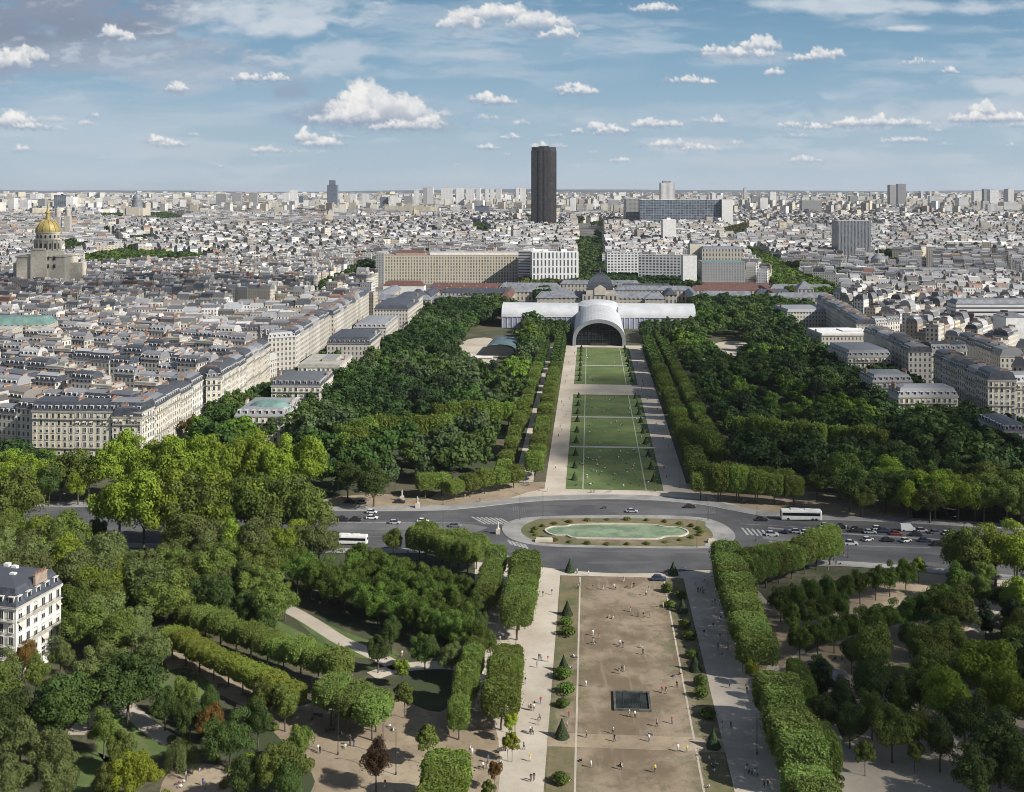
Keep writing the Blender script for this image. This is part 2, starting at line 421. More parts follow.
M['stone_grey'] = mat('grey_stone', build=two((.30, .285, .25), (.42, .395, .345), .3), rough=.85)
M['white'] = mat('white_render', build=two((.60, .59, .57), (.74, .73, .70), .3), rough=.75)
M['cream'] = mat('cream_render', build=two((.50, .46, .37), (.62, .57, .47), .3), rough=.8)
M['slate'] = mat('slate', build=two((.035, .04, .052), (.075, .082, .10), .7), rough=.5)
M['zinc'] = mat('zinc', build=two((.19, .205, .235), (.32, .335, .36), .35), rough=.42, metal=.15)
M['lead'] = mat('grey_lead', build=two((.13, .14, .16), (.22, .23, .25), .25), rough=.5)
M['terra'] = mat('terracotta', build=two((.20, .095, .06), (.28, .15, .10), 2.0), rough=.85)
M['redtile'] = mat('red_tiles', build=two((.085, .042, .036), (.15, .07, .055), .5), rough=.85)
M['brick'] = mat('brown_brick', build=two((.24, .18, .135), (.36, .29, .23), .6), rough=.9)
M['glass'] = mat('window_glass', build=two((.015, .018, .022), (.04, .045, .052), .9), rough=.25, spec=.3)
M['frame'] = mat('painted_joinery', (.58, .57, .53), .6)
M['rail'] = mat('iron_railing', (.045, .045, .048), .6)
M['dark'] = mat('dark_steel', (.03, .032, .034), .5)
M['steel'] = mat('light_steel', (.33, .34, .36), .4, .4)
M['membrane'] = mat('white_roof_membrane', build=two((.44, .45, .47), (.54, .545, .56), .08), rough=.6)
M['poly'] = mat('translucent_wall_panels', build=two((.24, .26, .35), (.34, .36, .46), .15), rough=.4)
M['gold'] = mat('gilding', build=two((.26, .20, .065), (.40, .32, .12), .5), rough=.55, metal=.25)
M['green_roof'] = mat('green_copper', build=two((.10, .18, .16), (.16, .26, .235), .2), rough=.6)
M['awning'] = mat('canvas_awning', build=two((.40, .36, .30), (.55, .50, .42), .5), rough=.9)
M['bark'] = mat('bark', build=two((.055, .045, .035), (.12, .10, .08), 3.0), rough=.95)
M['water'] = mat('basin_water', build=two((.13, .18, .085), (.25, .31, .16), .16), rough=.18)
M['bus_glass'] = mat('tinted_coach_glass', (.012, .013, .015), .5, spec=.1)
M['blackpool'] = mat('dark_tarpaulin', build=two((.012, .015, .015), (.035, .042, .042), .25), rough=.9, spec=.1)
M['darkrim'] = mat('weathered_dark_rim', build=two((.05, .055, .052), (.12, .12, .11), .8), rough=.9, spec=.2)
M['concrete'] = mat('concrete', build=two((.30, .295, .28), (.44, .43, .41), .15), rough=.85)

def foliage(name, a, b, dry_c=None, trans=.34, sc=.35):
    m = bpy.data.materials.new(name); m.use_nodes = True
    t = NT(m.node_tree); bs = t.n['Principled BSDF']; out = t.n['Material Output']
    g = t.new('ShaderNodeNewGeometry'); oi = t.new('ShaderNodeObjectInfo')
    tc = t.new('ShaderNodeTexCoord').outputs['Object']
    c = t.mix(t.ramp(t.noise(tc, sc, 4, .6), .35, .68), a, b)
    c = t.mix(g.outputs['Random Per Island'], tuple(v * .8 for v in b), c)
    if dry_c:
        c = t.mix(t.m('MULTIPLY', t.ramp(t.noise(tc, sc * .8, 3, .6), .55, .7), .6), c, dry_c)
    c = t.mix(1.0, c, oi.outputs['Color'], 'MULTIPLY')
    hs = t.new('ShaderNodeHueSaturation'); t.l.new(c, hs.inputs['Color'])
    t.l.new(t.m('ADD', .485, t.m('MULTIPLY', oi.outputs['Random'], .03)), hs.inputs['Hue'])
    t.l.new(t.m('ADD', .72, t.m('MULTIPLY', oi.outputs['Random'], .56)), hs.inputs['Value'])
    c = hs.outputs[0]
    t.l.new(c, bs.inputs['Base Color']); bs.inputs['Roughness'].default_value = .7
    bs.inputs['Specular IOR Level'].default_value = .25
    tr = t.new('ShaderNodeBsdfTranslucent'); t.l.new(c, tr.inputs[0])
    ms = t.new('ShaderNodeMixShader'); ms.inputs[0].default_value = trans
    t.l.new(bs.outputs[0], ms.inputs[1]); t.l.new(tr.outputs[0], ms.inputs[2]); t.l.new(ms.outputs[0], out.inputs[0])
    return m
M['leaf'] = foliage('leaves', (.075, .108, .024), (.165, .205, .048))
M['leaf_clip'] = foliage('clipped_leaves', (.11, .15, .038), (.19, .235, .06), (.20, .19, .065))
M['leaf_dark'] = foliage('conifer_leaves', (.024, .042, .02), (.045, .07, .028), trans=.12)

# a facade drawn by its wall coordinates: u metres along the wall, v metres up (used where windows are a pixel or two)
def facade(name, attr=True, bw=2.7, bh=3.1, wf=.42, hf=.56, ca=(.42, .39, .33), cb=(.60, .57, .50), glass=(.035, .04, .05), band=.5):
    m = bpy.data.materials.new(name); m.use_nodes = True
    t = NT(m.node_tree); b = t.n['Principled BSDF']
    g = t.new('ShaderNodeNewGeometry'); uv = t.new('ShaderNodeUVMap').outputs[0]
    s = t.sep(uv)
    fu = t.m('FRACT', t.m('DIVIDE', s[0], bw)); fv = t.m('FRACT', t.m('DIVIDE', s[1], bh))
    wu = t.m('LESS_THAN', t.m('ABSOLUTE', t.m('SUBTRACT', fu, .5)), wf / 2)
    wv_ = t.m('LESS_THAN', t.m('ABSOLUTE', t.m('SUBTRACT', fv, .52)), hf / 2)
    cell = t.comb(t.m('FLOOR', t.m('DIVIDE', s[0], bw)), t.m('FLOOR', t.m('DIVIDE', s[1], bh)), 0)
    wn_ = t.new('ShaderNodeTexWhiteNoise'); wn_.noise_dimensions = '2D'; t.l.new(cell, wn_.inputs[0])
    if attr:
        a_ = t.new('ShaderNodeAttribute'); a_.attribute_name = 'Col'; base = a_.outputs['Color']
    else:
        oi = t.new('ShaderNodeObjectInfo'); base = t.mix(oi.outputs['Random'], ca, cb)
    base = t.mix(t.m('MULTIPLY', t.ramp(t.noise(g.outputs['Position'], .12, 5, .7), .45, .75), .22), base, (.25, .22, .18))
    ln = t.m('MULTIPLY', t.m('LESS_THAN', fv, .07), band)
    base = t.mix(ln, base, (.15, .145, .14))
    gl = t.mix(wn_.outputs[0], glass, tuple(min(1, v * 3.2 + .02) for v in glass))
    hit = t.m('MULTIPLY', wu, wv_)
    t.l.new(t.mix(hit, base, gl), b.inputs['Base Color'])
    t.l.new(t.m('SUBTRACT', .85, t.m('MULTIPLY', hit, .6)), b.inputs['Roughness'])
    return m
M['facade_city'] = facade('city_facades')
M['facade_house'] = facade('house_facades', attr=False)
def colattr(name, rough=.6):
    m = bpy.data.materials.new(name); m.use_nodes = True
    t = NT(m.node_tree); b = t.n['Principled BSDF']
    a_ = t.new('ShaderNodeAttribute'); a_.attribute_name = 'Col'
    g = t.new('ShaderNodeNewGeometry').outputs['Position']
    c = t.mix(t.m('MULTIPLY', t.ramp(t.noise(g, .25, 5, .7), .4, .7), .35), a_.outputs['Color'], (.13, .125, .12))
    t.l.new(c, b.inputs['Base Color']); b.inputs['Roughness'].default_value = rough
    return m
M['roof_city'] = colattr('city_roofs', .55)
def objcol(name, rough=.7, metal=0, spec=.5):
    m = bpy.data.materials.new(name); m.use_nodes = True
    t = NT(m.node_tree); b = t.n['Principled BSDF']
    oi = t.new('ShaderNodeObjectInfo'); tc = t.new('ShaderNodeTexCoord').outputs['Object']
    c = t.mix(t.ramp(t.noise(tc, .8, 4, .6), .4, .75), oi.outputs['Color'], t.mix(.16, oi.outputs['Color'], (.12, .11, .10)))
    t.l.new(c, b.inputs['Base Color']); b.inputs['Roughness'].default_value = rough; b.inputs['Metallic'].default_value = metal
    return m
M['wallc'] = objcol('rendered_wall', .85)
M['roofc'] = objcol('sheet_roof', .5)
M['carpaint'] = objcol('vehicle_paint', .3)
M['cloth'] = objcol('clothing', .9)
M['skin'] = mat('skin', (.42, .28, .20), .6)
M['rubber'] = mat('rubber', (.02, .02, .021), .8)

# ================================================================ ground and the park's surfaces
def sheet(name, pts, z, m, hole=None, kind='structure'):
    me = bpy.data.meshes.new(name)
    import bmesh
    from mathutils.geometry import tessellate_polygon
    loops = [[Vector((p[0], p[1], 0)) for p in pts]]
    if hole: loops.append([Vector((p[0], p[1], 0)) for p in hole])
    tris = tessellate_polygon(loops)
    V = [(v.x, v.y, z) for lp in loops for v in lp]
    fs = []
    for a, b, c_ in tris:
        A, B, C_ = V[a], V[b], V[c_]
        if (B[0]-A[0])*(C_[1]-A[1]) - (B[1]-A[1])*(C_[0]-A[0]) < 0: a, b = b, a
        fs.append((a, b, c_))
    me.from_pydata(V, [], fs); me.materials.append(m); me.update()
    o = link(name, me)
    if kind: o['kind'] = kind
    return o
def smooth(pts, k=6, closed=False):
    out = []; n = len(pts)
    rng = range(n if closed else n - 1)
    for i in rng:
        if closed: a, b, c_, d = pts[(i-1) % n], pts[i], pts[(i+1) % n], pts[(i+2) % n]
        else: a, b, c_, d = pts[max(i-1, 0)], pts[i], pts[i+1], pts[min(i+2, n-1)]
        for j in range(k):
            s_ = j / k
            out.append(tuple(.5 * (2*b[q] + (c_[q]-a[q])*s_ + (2*a[q]-5*b[q]+4*c_[q]-d[q])*s_**2 + (3*b[q]-a[q]-3*c_[q]+d[q])*s_**3) for q in (0, 1)))
    if not closed: out.append(pts[-1])
    return out
def GP(lst): return [G(*p) for p in lst]
def strip(name, pts, wd, z, m, k=6):
    c_ = smooth(pts, k) if k > 1 else pts
    L = []; Rr = []
    for i, p in enumerate(c_):
        a = c_[max(i-1, 0)]; b = c_[min(i+1, len(c_)-1)]
        dx, dy = b[0]-a[0], b[1]-a[1]; l = math.hypot(dx, dy) or 1
        ww = wd / 2
        L.append((p[0] - dy/l*ww, p[1] + dx/l*ww)); Rr.append((p[0] + dy/l*ww, p[1] - dx/l*ww))
    return sheet(name, L + Rr[::-1], z, m)

# the ground: one sheet to the horizon
xs = np.concatenate([np.linspace(-26000, -4000, 23)[:-1], np.linspace(-4000, 4000, 81), np.linspace(4000, 26000, 23)[1:]])
ys = np.concatenate([np.linspace(-600, 1200, 10), np.linspace(1300, 3400, 30), np.linspace(3700, 38000, 90)])
XX, YY = np.meshgrid(xs, ys)
tt = np.clip((YY - 1250) / 1900, 0, 1); ZZ = 30 * tt * tt * (3 - 2 * tt)
hf_ = np.clip((YY - 15000) / 9000, 0, 1)
hn = 62 + 26 * np.sin(XX / 2900 + 1) + 16 * np.sin(XX / 1130 + YY / 3100) + 10 * np.sin(XX / 520 + YY / 900)
ZZ = ZZ + hf_ * hn
V = np.stack([XX.ravel(), YY.ravel(), ZZ.ravel()], 1)
nx, ny = len(xs), len(ys)
ii, jj = np.meshgrid(np.arange(nx - 1), np.arange(ny - 1)); a0 = (jj * nx + ii).ravel()
gme = np_mesh('ground', V, np.stack([a0, a0 + 1, a0 + 1 + nx, a0 + nx], 1), [M['city_ground']], smooth=True)
link('ground', gme)['kind'] = 'structure'

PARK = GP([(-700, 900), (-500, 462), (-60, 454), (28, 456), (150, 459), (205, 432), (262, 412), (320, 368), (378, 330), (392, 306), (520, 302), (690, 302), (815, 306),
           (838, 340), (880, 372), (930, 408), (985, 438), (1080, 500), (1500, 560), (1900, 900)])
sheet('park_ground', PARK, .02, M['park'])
# gravel areas, traced on the ground
sheet('gravel_ground', smooth(GP([(322, 506), (330, 498), (385, 494), (425, 499), (450, 490), (540, 482), (700, 484), (800, 491), (860, 495), (900, 505), (900, 522), (740, 512), (600, 500), (430, 512)]), 4, True), .032, M['dirt_path'])
sheet('forecourt_path', smooth(GP([(505, 500), (560, 487), (668, 487), (720, 500), (760, 515), (700, 505), (620, 498), (560, 500), (500, 510)]), 4, True), .044, M['sand'])
sheet('promenade_ground', GP([(475, 562), (538, 567), (622, 573), (708, 570), (745, 575), (800, 640), (865, 792), (900, 860), (420, 860), (440, 792), (462, 700), (474, 620)]), .032, M['sand'])
sheet('south_west_gravel', smooth(GP([(168, 652), (215, 664), (262, 690), (300, 706), (340, 690), (400, 700), (440, 712), (480, 690), (500, 760), (470, 830), (300, 830), (315, 782), (290, 750), (252, 712), (205, 688), (170, 672)]), 4, True), .036, M['dirt_path'])
sheet('east_gravel', smooth(GP([(742, 640), (770, 606), (850, 585), (905, 562), (950, 562), (948, 580), (912, 600), (870, 618), (800, 650), (760, 690)]), 4, True), .036, M['dirt_path'])
sheet('east_promenade', smooth(GP([(775, 660), (800, 720), (850, 742), (900, 700), (960, 690), (1020, 705), (1020, 850), (790, 850), (762, 700)]), 4, True), .04, M['sand'])
sheet('east_gravel', smooth(GP([(770, 690), (800, 655), (880, 628), (960, 618), (985, 640), (930, 660), (870, 690), (830, 715), (790, 720)]), 4, True), .038, M['dirt_path'])
sheet('playground', smooth(GP([(160, 792), (170, 772), (195, 764), (225, 768), (232, 790), (215, 815), (170, 812)]), 4, True), .04, M['dirt_path'])
for nm, pts, wd in (('lawn_path', [(75, 735), (95, 712), (118, 704), (132, 712), (150, 728), (172, 742)], 4.2),
                    ('lawn_path', [(270, 600), (305, 618), (340, 640), (368, 652), (400, 668)], 4.5),
                    ('lawn_path', [(372, 676), (400, 668), (440, 665), (470, 668)], 5),
                    ('lawn_path', [(1000, 560), (1006, 580), (1000, 600), (985, 615), (978, 632)], 5),
                    ('lawn_path', [(240, 545), (252, 570), (262, 590)], 5),
                    ('lawn_path', [(750, 400), (775, 412), (800, 425)], 4),
                    ('lawn_path', [(455, 352), (470, 372), (478, 395)], 8),
                    ('lawn_path', [(700, 342), (712, 360), (738, 352)], 8),
                    ('lawn_path', [(820, 700), (860, 705), (900, 690), (930, 672)], 5),
                    ('lawn_path', [(0, 548), (60, 546), (160, 540)], 5)):
    strip(nm, GP(pts), wd, .05, M['sand'])
for pts in ([(290, 610), (345, 632), (398, 652), (380, 660), (330, 648)], [(112, 712), (150, 738), (168, 752), (120, 770), (95, 745)],
            [(255, 612), (300, 632), (355, 660), (330, 668), (270, 640)], [(110, 548), (160, 552), (150, 585), (112, 570)], [(150, 680), (185, 668), (215, 690), (180, 702)],
            [(430, 395), (500, 380), (520, 408), (450, 420)], [(68, 752), (110, 758), (120, 792), (60, 792)], [(880, 668), (930, 664), (935, 680), (890, 684)]):
    sheet('lawn', smooth(GP(pts), 4, True), .042, M['lawn'])
sheet('sandy_court', smooth(GP([(445, 368), (462, 342), (490, 338), (500, 350), (488, 366)]), 4, True), .045, M['sand'])
sheet('sandy_court', smooth(GP([(712, 345), (745, 342), (752, 366), (722, 368)]), 4, True), .045, M['sand'])

# the axis: gravel walks either side of three lawns
def uvq(u0, u1, v0, v1): return [P(u0, v0), P(u1, v0), P(u1, v1), P(u0, v1)]
VN, VF = 441, 838                       # near and far end of the green panel
sheet('axial_walk', uvq(-28, -19.6, VN - 3, VF + 12), .05, M['sand'])
sheet('axial_walk', uvq(19.6, 29.5, VN - 3, VF + 12), .05, M['sand'])
sheet('tree_walk', uvq(-41, -33, VN + 10, VF), .045, M['sand'])
sheet('cross_walk', uvq(-28, 29.5, 646, 680), .054, M['sand'])
sheet('forecourt_terrace', uvq(-28, 29.5, VF + 2, VF + 14), .056, M['sand'])
for (v0, v1) in ((VN, 513), (516, 581), (584, 645), (681, 752), (755, VF)):
    lo = sheet('lawn', uvq(-19.5, 19.5, v0, v1), .062, M['lawn'])
for (v0, v1) in ((513, 516), (581, 584), (752, 755)):
    sheet('cross_path', uvq(-19.5, 19.5, v0, v1), .06, M['kerb'])
for (v0, v1) in ((VN, 645), (681, VF)):
    for u in (-12.6, 12.6): sheet('lawn_line', uvq(u - .22, u + .22, v0, v1), .074, M['kerb'])
# near panel: trodden earth with grass strips
NN, NF = 150, 345
sheet('trodden_lawn', uvq(-19, 19, NN, NF), .05, M['dirt'])
for (v0, v1) in ((NN, 236), (243, 290), (291, 342)):
    for (u0, u1) in ((-18.6, -13.2), (13.6, 18.6)):
        sheet('grass_strip', uvq(u0, u1, v0, v1), .062, M['dry'] if v0 != 243 else M['dirt'])
for u in (-12.8, 12.9): sheet('lawn_line', uvq(u - .22, u + .22, NN, NF - 4), .074, M['sand'])
sheet('cross_path', uvq(-19, 19, 236.5, 242.5), .07, M['dirt_path'])
sheet('cross_path', uvq(-19, 19, 342, 349), .056, M['sand'])

# the road across the park and the oval place
far_edge = [(-420, 500), (-100, 504), (0, 506), (330, 511), (430, 511), (470, 508.5), (505, 504.5), (545, 501), (600, 499.5), (650, 500.5), (700, 505), (740, 512.5), (780, 518), (900, 523), (1024, 530), (1300, 545)]
near_edge = [(1300, 605), (1024, 577), (940, 569), (850, 562), (790, 561), (750, 563), (715, 568.5), (670, 572.5), (622, 573.5), (575, 571), (538, 566), (510, 557), (480, 549), (400, 549), (330, 548.5), (0, 540), (-100, 538), (-420, 530)]
ROAD = smooth(GP(far_edge), 3) + smooth(GP(near_edge), 3)
sheet('road', ROAD, .08, M['asphalt'])
# pavements with a real kerb
def pavement(pts, wd, side):
    c_ = smooth(GP(pts), 3); L = []
    for i, p in enumerate(c_):
        a = c_[max(i-1, 0)]; b = c_[min(i+1, len(c_)-1)]
        dx, dy = b[0]-a[0], b[1]-a[1]; l = math.hypot(dx, dy) or 1
        L.append((p[0] - side*dy/l*wd, p[1] + side*dx/l*wd))
    mb = MB()
    for i in range(len(c_) - 1):
        a, b, c2, d = c_[i], c_[i+1], L[i+1], L[i]
        q = [(a[0], a[1], .2), (b[0], b[1], .2), (c2[0], c2[1], .2), (d[0], d[1], .2)]
        if side < 0: q.reverse()
        mb.quad(q, 0)
        r = [(a[0], a[1], .03), (b[0], b[1], .03), (b[0], b[1], .2), (a[0], a[1], .2)]
        if side < 0: r.reverse()
        mb.quad(r, 1)
        k_ = [tuple(a[q2] + (d[q2]-a[q2]) * .08 for q2 in (0, 1)), tuple(b[q2] + (c2[q2]-b[q2]) * .08 for q2 in (0, 1))]
        q = [(a[0], a[1], .21), (b[0], b[1], .21), (*k_[1], .21), (*k_[0], .21)]
        if side < 0: q.reverse()
        mb.quad(q, 1)
    mb.build('pavement', [M['paving'], M['kerb']])['kind'] = 'structure'
pavement(far_edge, 6.5, 1)
pavement(near_edge[:7], 5, 1); pavement(near_edge[11:], 5, 1)
isl = smooth(GP([(502, 529), (512, 521), (540, 517), (620, 515.5), (690, 517), (720, 523), (735, 535), (728, 544), (708, 548.5), (620, 548), (545, 546.5), (512, 540)]), 5, True)
def ccw(pts): 
    A = sum(pts[i][0]*pts[(i+1) % len(pts)][1] - pts[(i+1) % len(pts)][0]*pts[i][1] for i in range(len(pts)))
    return pts if A > 0 else pts[::-1]
MB().prism(ccw(isl), .05, .22, 1, top=0).build('traffic_island', [M['paving'], M['kerb']])['kind'] = 'structure'
bed = smooth(GP([(521, 531), (532, 522), (560, 519), (690, 520), (706, 527), (713, 536), (706, 544), (690, 547), (560, 545), (532, 540)]), 5, True)
sheet('planting_bed', bed, .24, M['dry'])
bed2 = smooth(GP([(540, 532), (555, 524.5), (620, 522.5), (682, 525), (696, 534), (686, 543), (620, 543.5), (556, 541)]), 5, True)
sheet('grass_ring', bed2, .25, M['dirt'])
# side carriageway divider strips and paint
strip('median_strip', GP([(768, 528), (830, 533), (960, 541), (1100, 549)]), 1.6, .1, M['paving'], 2)
strip('median_strip', GP([(930, 548), (790, 544), (770, 541)]), 1.2, .1, M['paving'], 2)
strip('lane_line', GP([(0, 518), (330, 522.5), (460, 523)]), .35, .1, M['paint'], 2)
strip('lane_line', GP([(740, 524), (900, 533), (1024, 540)]), .3, .1, M['paint'], 2)
strip('lane_line', GP([(330, 537), (470, 537.5)]), .25, .1, M['paint'], 2)
strip('side_lane', GP([(330, 526), (450, 527), (480, 531)]), 9, .088, M['asphalt_light'], 3)
strip('side_lane', GP([(765, 535), (850, 545), (1024, 556)]), 9, .088, M['asphalt_light'], 3)
for (x0, y0, x1, y1, n, dx, dy) in ((472, 517, 485, 524, 7, 4.6, .2), (742, 528, 748, 535, 6, 5, .5), (508, 540, 512, 545, 5, 4, 1.1), (726, 544, 738, 548, 5, 2, 2)):
    for k in range(n):
        strip('road_marking', GP([(x0 + dx*k, y0 + dy*k), (x1 + dx*k, y1 + dy*k)]), .8, .1, M['paint'], 1)
for (xa, ya, n) in ((700, 505, 7), (513, 506, 6)):
    for k in range(n): strip('zebra_crossing', GP([(xa + k*2.2, ya + k*.2), (xa + k*2.3 + 1, ya + 8 + k*.2)]), .35, .1, M['asphalt_light'], 1)
# ================================================================ trees
def leaf_quads(C, Nrm, S, rng, asp=.75):
    n = len(C)
    r = rng.normal(size=(n, 3)); t1 = np.cross(Nrm, r); t1 /= np.linalg.norm(t1, axis=1, keepdims=True) + 1e-9
    t2 = np.cross(Nrm, t1)
    a = t1 * S[:, None] * .5; b = t2 * S[:, None] * .5 * asp
    V = np.stack([C - a - b * .6, C + a * .4 - b, C + a + b * .5, C - a * .3 + b], 1).reshape(-1, 3)
    return V, np.arange(n * 4, dtype=np.int32).reshape(-1, 4)
def unit(n, rng):
    v = rng.normal(size=(n, 3)); return v / (np.linalg.norm(v, axis=1, keepdims=True) + 1e-9)
def clump_leaves(cen, rad, per, size, rng, up=.35, tilt=.55, fill=.72):
    """leaves on and just inside the skin of each clump"""
    k = len(cen); idx = np.repeat(np.arange(k), per)
    d = unit(len(idx), rng); d[:, 2] += up; d /= np.linalg.norm(d, axis=1, keepdims=True)
    rr = rad[idx] * (fill + (1 - fill + .12) * rng.random(len(idx)))
    Cn = cen[idx] + d * rr[:, None] * np.array([1, 1, .8])
    nr = d + unit(len(idx), rng) * tilt; nr /= np.linalg.norm(nr, axis=1, keepdims=True)
    S = size * (.65 + .7 * rng.random(len(idx)))
    return Cn, nr, S
def crown_broad(rng, Rr=5.4, hz=4.6, cz=8.8, nc=46, per=230, size=.46, cr=(1.3, 2.4), lob=.28, low=-.45):
    d = unit(nc * 3, rng); d = d[d[:, 2] > low][:nc]
    ph = rng.random(3) * 6.28
    az = np.arctan2(d[:, 1], d[:, 0])
    bul = 1 + lob * np.sin(az * 2 + ph[0]) * .5 + lob * np.sin(az * 3 + ph[1] + d[:, 2] * 2) * .7 + rng.normal(size=len(d)) * .07
    rr = bul * (.62 + .32 * rng.random(len(d)))
    cen = d * rr[:, None] * np.array([Rr, Rr, hz]) + np.array([0, 0, cz])
    rad = rng.uniform(cr[0], cr[1], len(d))
    inner = unit(nc // 3, rng) * np.array([Rr, Rr, hz]) * .42 + np.array([0, 0, cz])
    cen = np.concatenate([cen, inner]); rad = np.concatenate([rad, np.full(len(inner), cr[1] * 1.15)])
    return leaf_quads(*clump_leaves(cen, rad, per, size, rng), rng)
def crown_box(rng, W=7.4, D_=7.4, z0=4.3, z1=11.2, n=11000, size=.36, rnd=1.0, pw=4.6):
    """a crown clipped to a block: leaves on a bumpy rounded box"""
    h = (z1 - z0); A = [W * h, W * h, D_ * h, D_ * h, W * D_ * 1.15, W * D_ * .5]
    fc = rng.choice(6, n, p=np.array(A) / sum(A))
    a, b = rng.random(n) * 2 - 1, rng.random(n) * 2 - 1
    Pn = np.zeros((n, 3)); Nn = np.zeros((n, 3))
    for k, (ax, sg) in enumerate(((1, -1), (1, 1), (0, -1), (0, 1), (2, 1), (2, -1))):
        m_ = fc == k; o = [i for i in range(3) if i != ax]
        Pn[m_, ax] = sg; Pn[m_, o[0]] = a[m_]; Pn[m_, o[1]] = b[m_]; Nn[m_, ax] = sg
    # round the edges a little and let the skin wobble
    l4 = (np.abs(Pn) ** pw).sum(1) ** (1 / pw); Pn /= l4[:, None]
    Pn *= (1 - .13 * rng.random(n) ** 1.5)[:, None]
    X = Pn * np.array([W / 2, D_ / 2, h / 2])
    wob = np.sin(X[:, 0] * 1.7 + X[:, 2] * 1.1) * np.sin(X[:, 1] * 1.9 + X[:, 2] * .7 + 1) * .26
    X += Nn * wob[:, None]; X[:, 2] += (z0 + z1) / 2
    stray = rng.random(n) < .045; X[stray] += (Nn[stray] + [0, 0, .4]) * (rng.random(stray.sum()) * .75)[:, None]
    low = X[:, 2] < z0 + 1.3; X[low, 2] -= rng.random(low.sum()) * .9 * rng.random(low.sum())
    N2 = Nn + unit(n, rng) * .95; N2 /= np.linalg.norm(N2, axis=1, keepdims=True)
    return leaf_quads(X, N2, size * (.6 + .7 * rng.random(n)), rng)
def crown_cone(rng, R_=1.5, H=3.4, z0=.15, n=1500, size=.26, pw=1.0):
    z = rng.random(n) ** 1.35; az = rng.random(n) * 6.283
    r = R_ * (1 - z ** pw) * (1 - .1 * rng.random(n))
    X = np.stack([r * np.cos(az), r * np.sin(az), z0 + z * H], 1)
    N2 = np.stack([np.cos(az), np.sin(az), np.full(n, .45)], 1) + unit(n, rng) * .4
    N2 /= np.linalg.norm(N2, axis=1, keepdims=True)
    return leaf_quads(X, N2, size * (.7 + .6 * rng.random(n)), rng)
def crown_shrub(rng, R_=1.4, H=1.6, n=1100, size=.3):
    d = unit(9, rng); d[:, 2] = np.abs(d[:, 2]); cen = d * np.array([R_, R_, H]) * .55 + np.array([0, 0, H * .3])
    return leaf_quads(*clump_leaves(cen, rng.uniform(.45, .75, 9) * R_, n // 9, size, rng), rng)
def crown_willow(rng, n=9000):
    az = rng.random(90) * 6.283; rr = 4.6 * np.sqrt(rng.random(90)); top = 7.6 - rr * .35 + rng.random(90) * .8
    k = n // 90; out = []; nn = []
    for i in range(90):
        s = rng.random(k); spread = 1 + .22 * s
        x = rr[i] * np.cos(az[i]) * spread + rng.normal(size=k) * .28; y = rr[i] * np.sin(az[i]) * spread + rng.normal(size=k) * .28
        z = top[i] - s * (top[i] - .8) * (.55 + .4 * rr[i] / 4.6)
        out.append(np.stack([x, y, z], 1)); q = np.stack([x, y, np.full(k, 1.2)], 1) + rng.normal(size=(k, 3)) * 1.5; nn.append(q)
    X = np.concatenate(out); N2 = np.concatenate(nn); N2 /= np.linalg.norm(N2, axis=1, keepdims=True)
    return leaf_quads(X, N2, .34 * (.6 + .8 * rng.random(len(X))), rng, .4)
def trunk_mesh(name, H, r0, spread, seed, n=5, split=.45):
    rg = random.Random(seed); mb = MB()
    top = (rg.uniform(-.4, .4), rg.uniform(-.4, .4), H * .9)
    mid = (rg.uniform(-.2, .2), rg.uniform(-.2, .2), H * split)
    mb.tube([(0, 0, -.1), (0, 0, .35), mid, top], [r0 * 1.5, r0, r0 * .75, r0 * .18], 8)
    for k in range(n):
        a = 6.28 * k / n + rg.uniform(-.4, .4); s = spread * rg.uniform(.55, 1)
        z = H * split * rg.uniform(.85, 1.25)
        mb.tube([(mid[0], mid[1], z), (math.cos(a)*s*.45, math.sin(a)*s*.45, z + H*.14), (math.cos(a)*s, math.sin(a)*s, z + H*.33)], [r0*.45, r0*.3, r0*.08], 5)
    return mb.mesh(name, M['bark'], True)
def tree_proto(name, crown, trunk, m):
    V, Fq = crown
    cm = np_mesh(name + '_crown', V, Fq, [m]); return (trunk, cm)
rg = np.random.default_rng(5)
TP = {}
TP['broad'] = [tree_proto('broadleaf', crown_broad(rg, lob=.34 + .07 * k, nc=40 + 6 * k, size=.45), trunk_mesh('trunk', 10, .34, 3.6, k), M['leaf']) for k in range(4)]
TP['tall'] = [tree_proto('broadleaf', crown_broad(rg, Rr=4.4, hz=5.8, cz=9.4, nc=50, size=.55, lob=.35), trunk_mesh('trunk', 11, .3, 2.8, 10 + k), M['leaf']) for k in range(2)]
TP['broad_far'] = [tree_proto('broadleaf', crown_broad(rg, nc=34, per=70, size=.95, lob=.35), trunk_mesh('trunk', 10, .34, 3.6, 20 + k, 3), M['leaf']) for k in range(3)]
TP['young'] = [tree_proto('broadleaf', crown_broad(rg, Rr=2.7, hz=3.2, cz=6.2, nc=24, per=120, size=.42, cr=(.7, 1.2), lob=.2), trunk_mesh('trunk', 7, .13, 1.8, 30 + k, 4), M['leaf']) for k in range(2)]
TP['box'] = [tree_proto('clipped', crown_box(rg, z1=11.2 - .35*k, W=7.4 - .3*k), trunk_mesh('trunk', 10, .24, 2.4, 40 + k, 5, .42), M['leaf_clip']) for k in range(3)]
TP['loose'] = [tree_proto('clipped', crown_box(rg, W=6.6, D_=6.6, z0=5.2, z1=10.4, n=8500, size=.36, pw=3.2), trunk_mesh('trunk', 9.5, .2, 2.6, 45 + k, 6, .45), M['leaf_clip']) for k in range(3)]
TP['box_far'] = [tree_proto('clipped', crown_box(rg, n=3600, size=.62), trunk_mesh('trunk', 10, .24, 2.4, 50 + k, 3, .42), M['leaf_clip']) for k in range(2)]
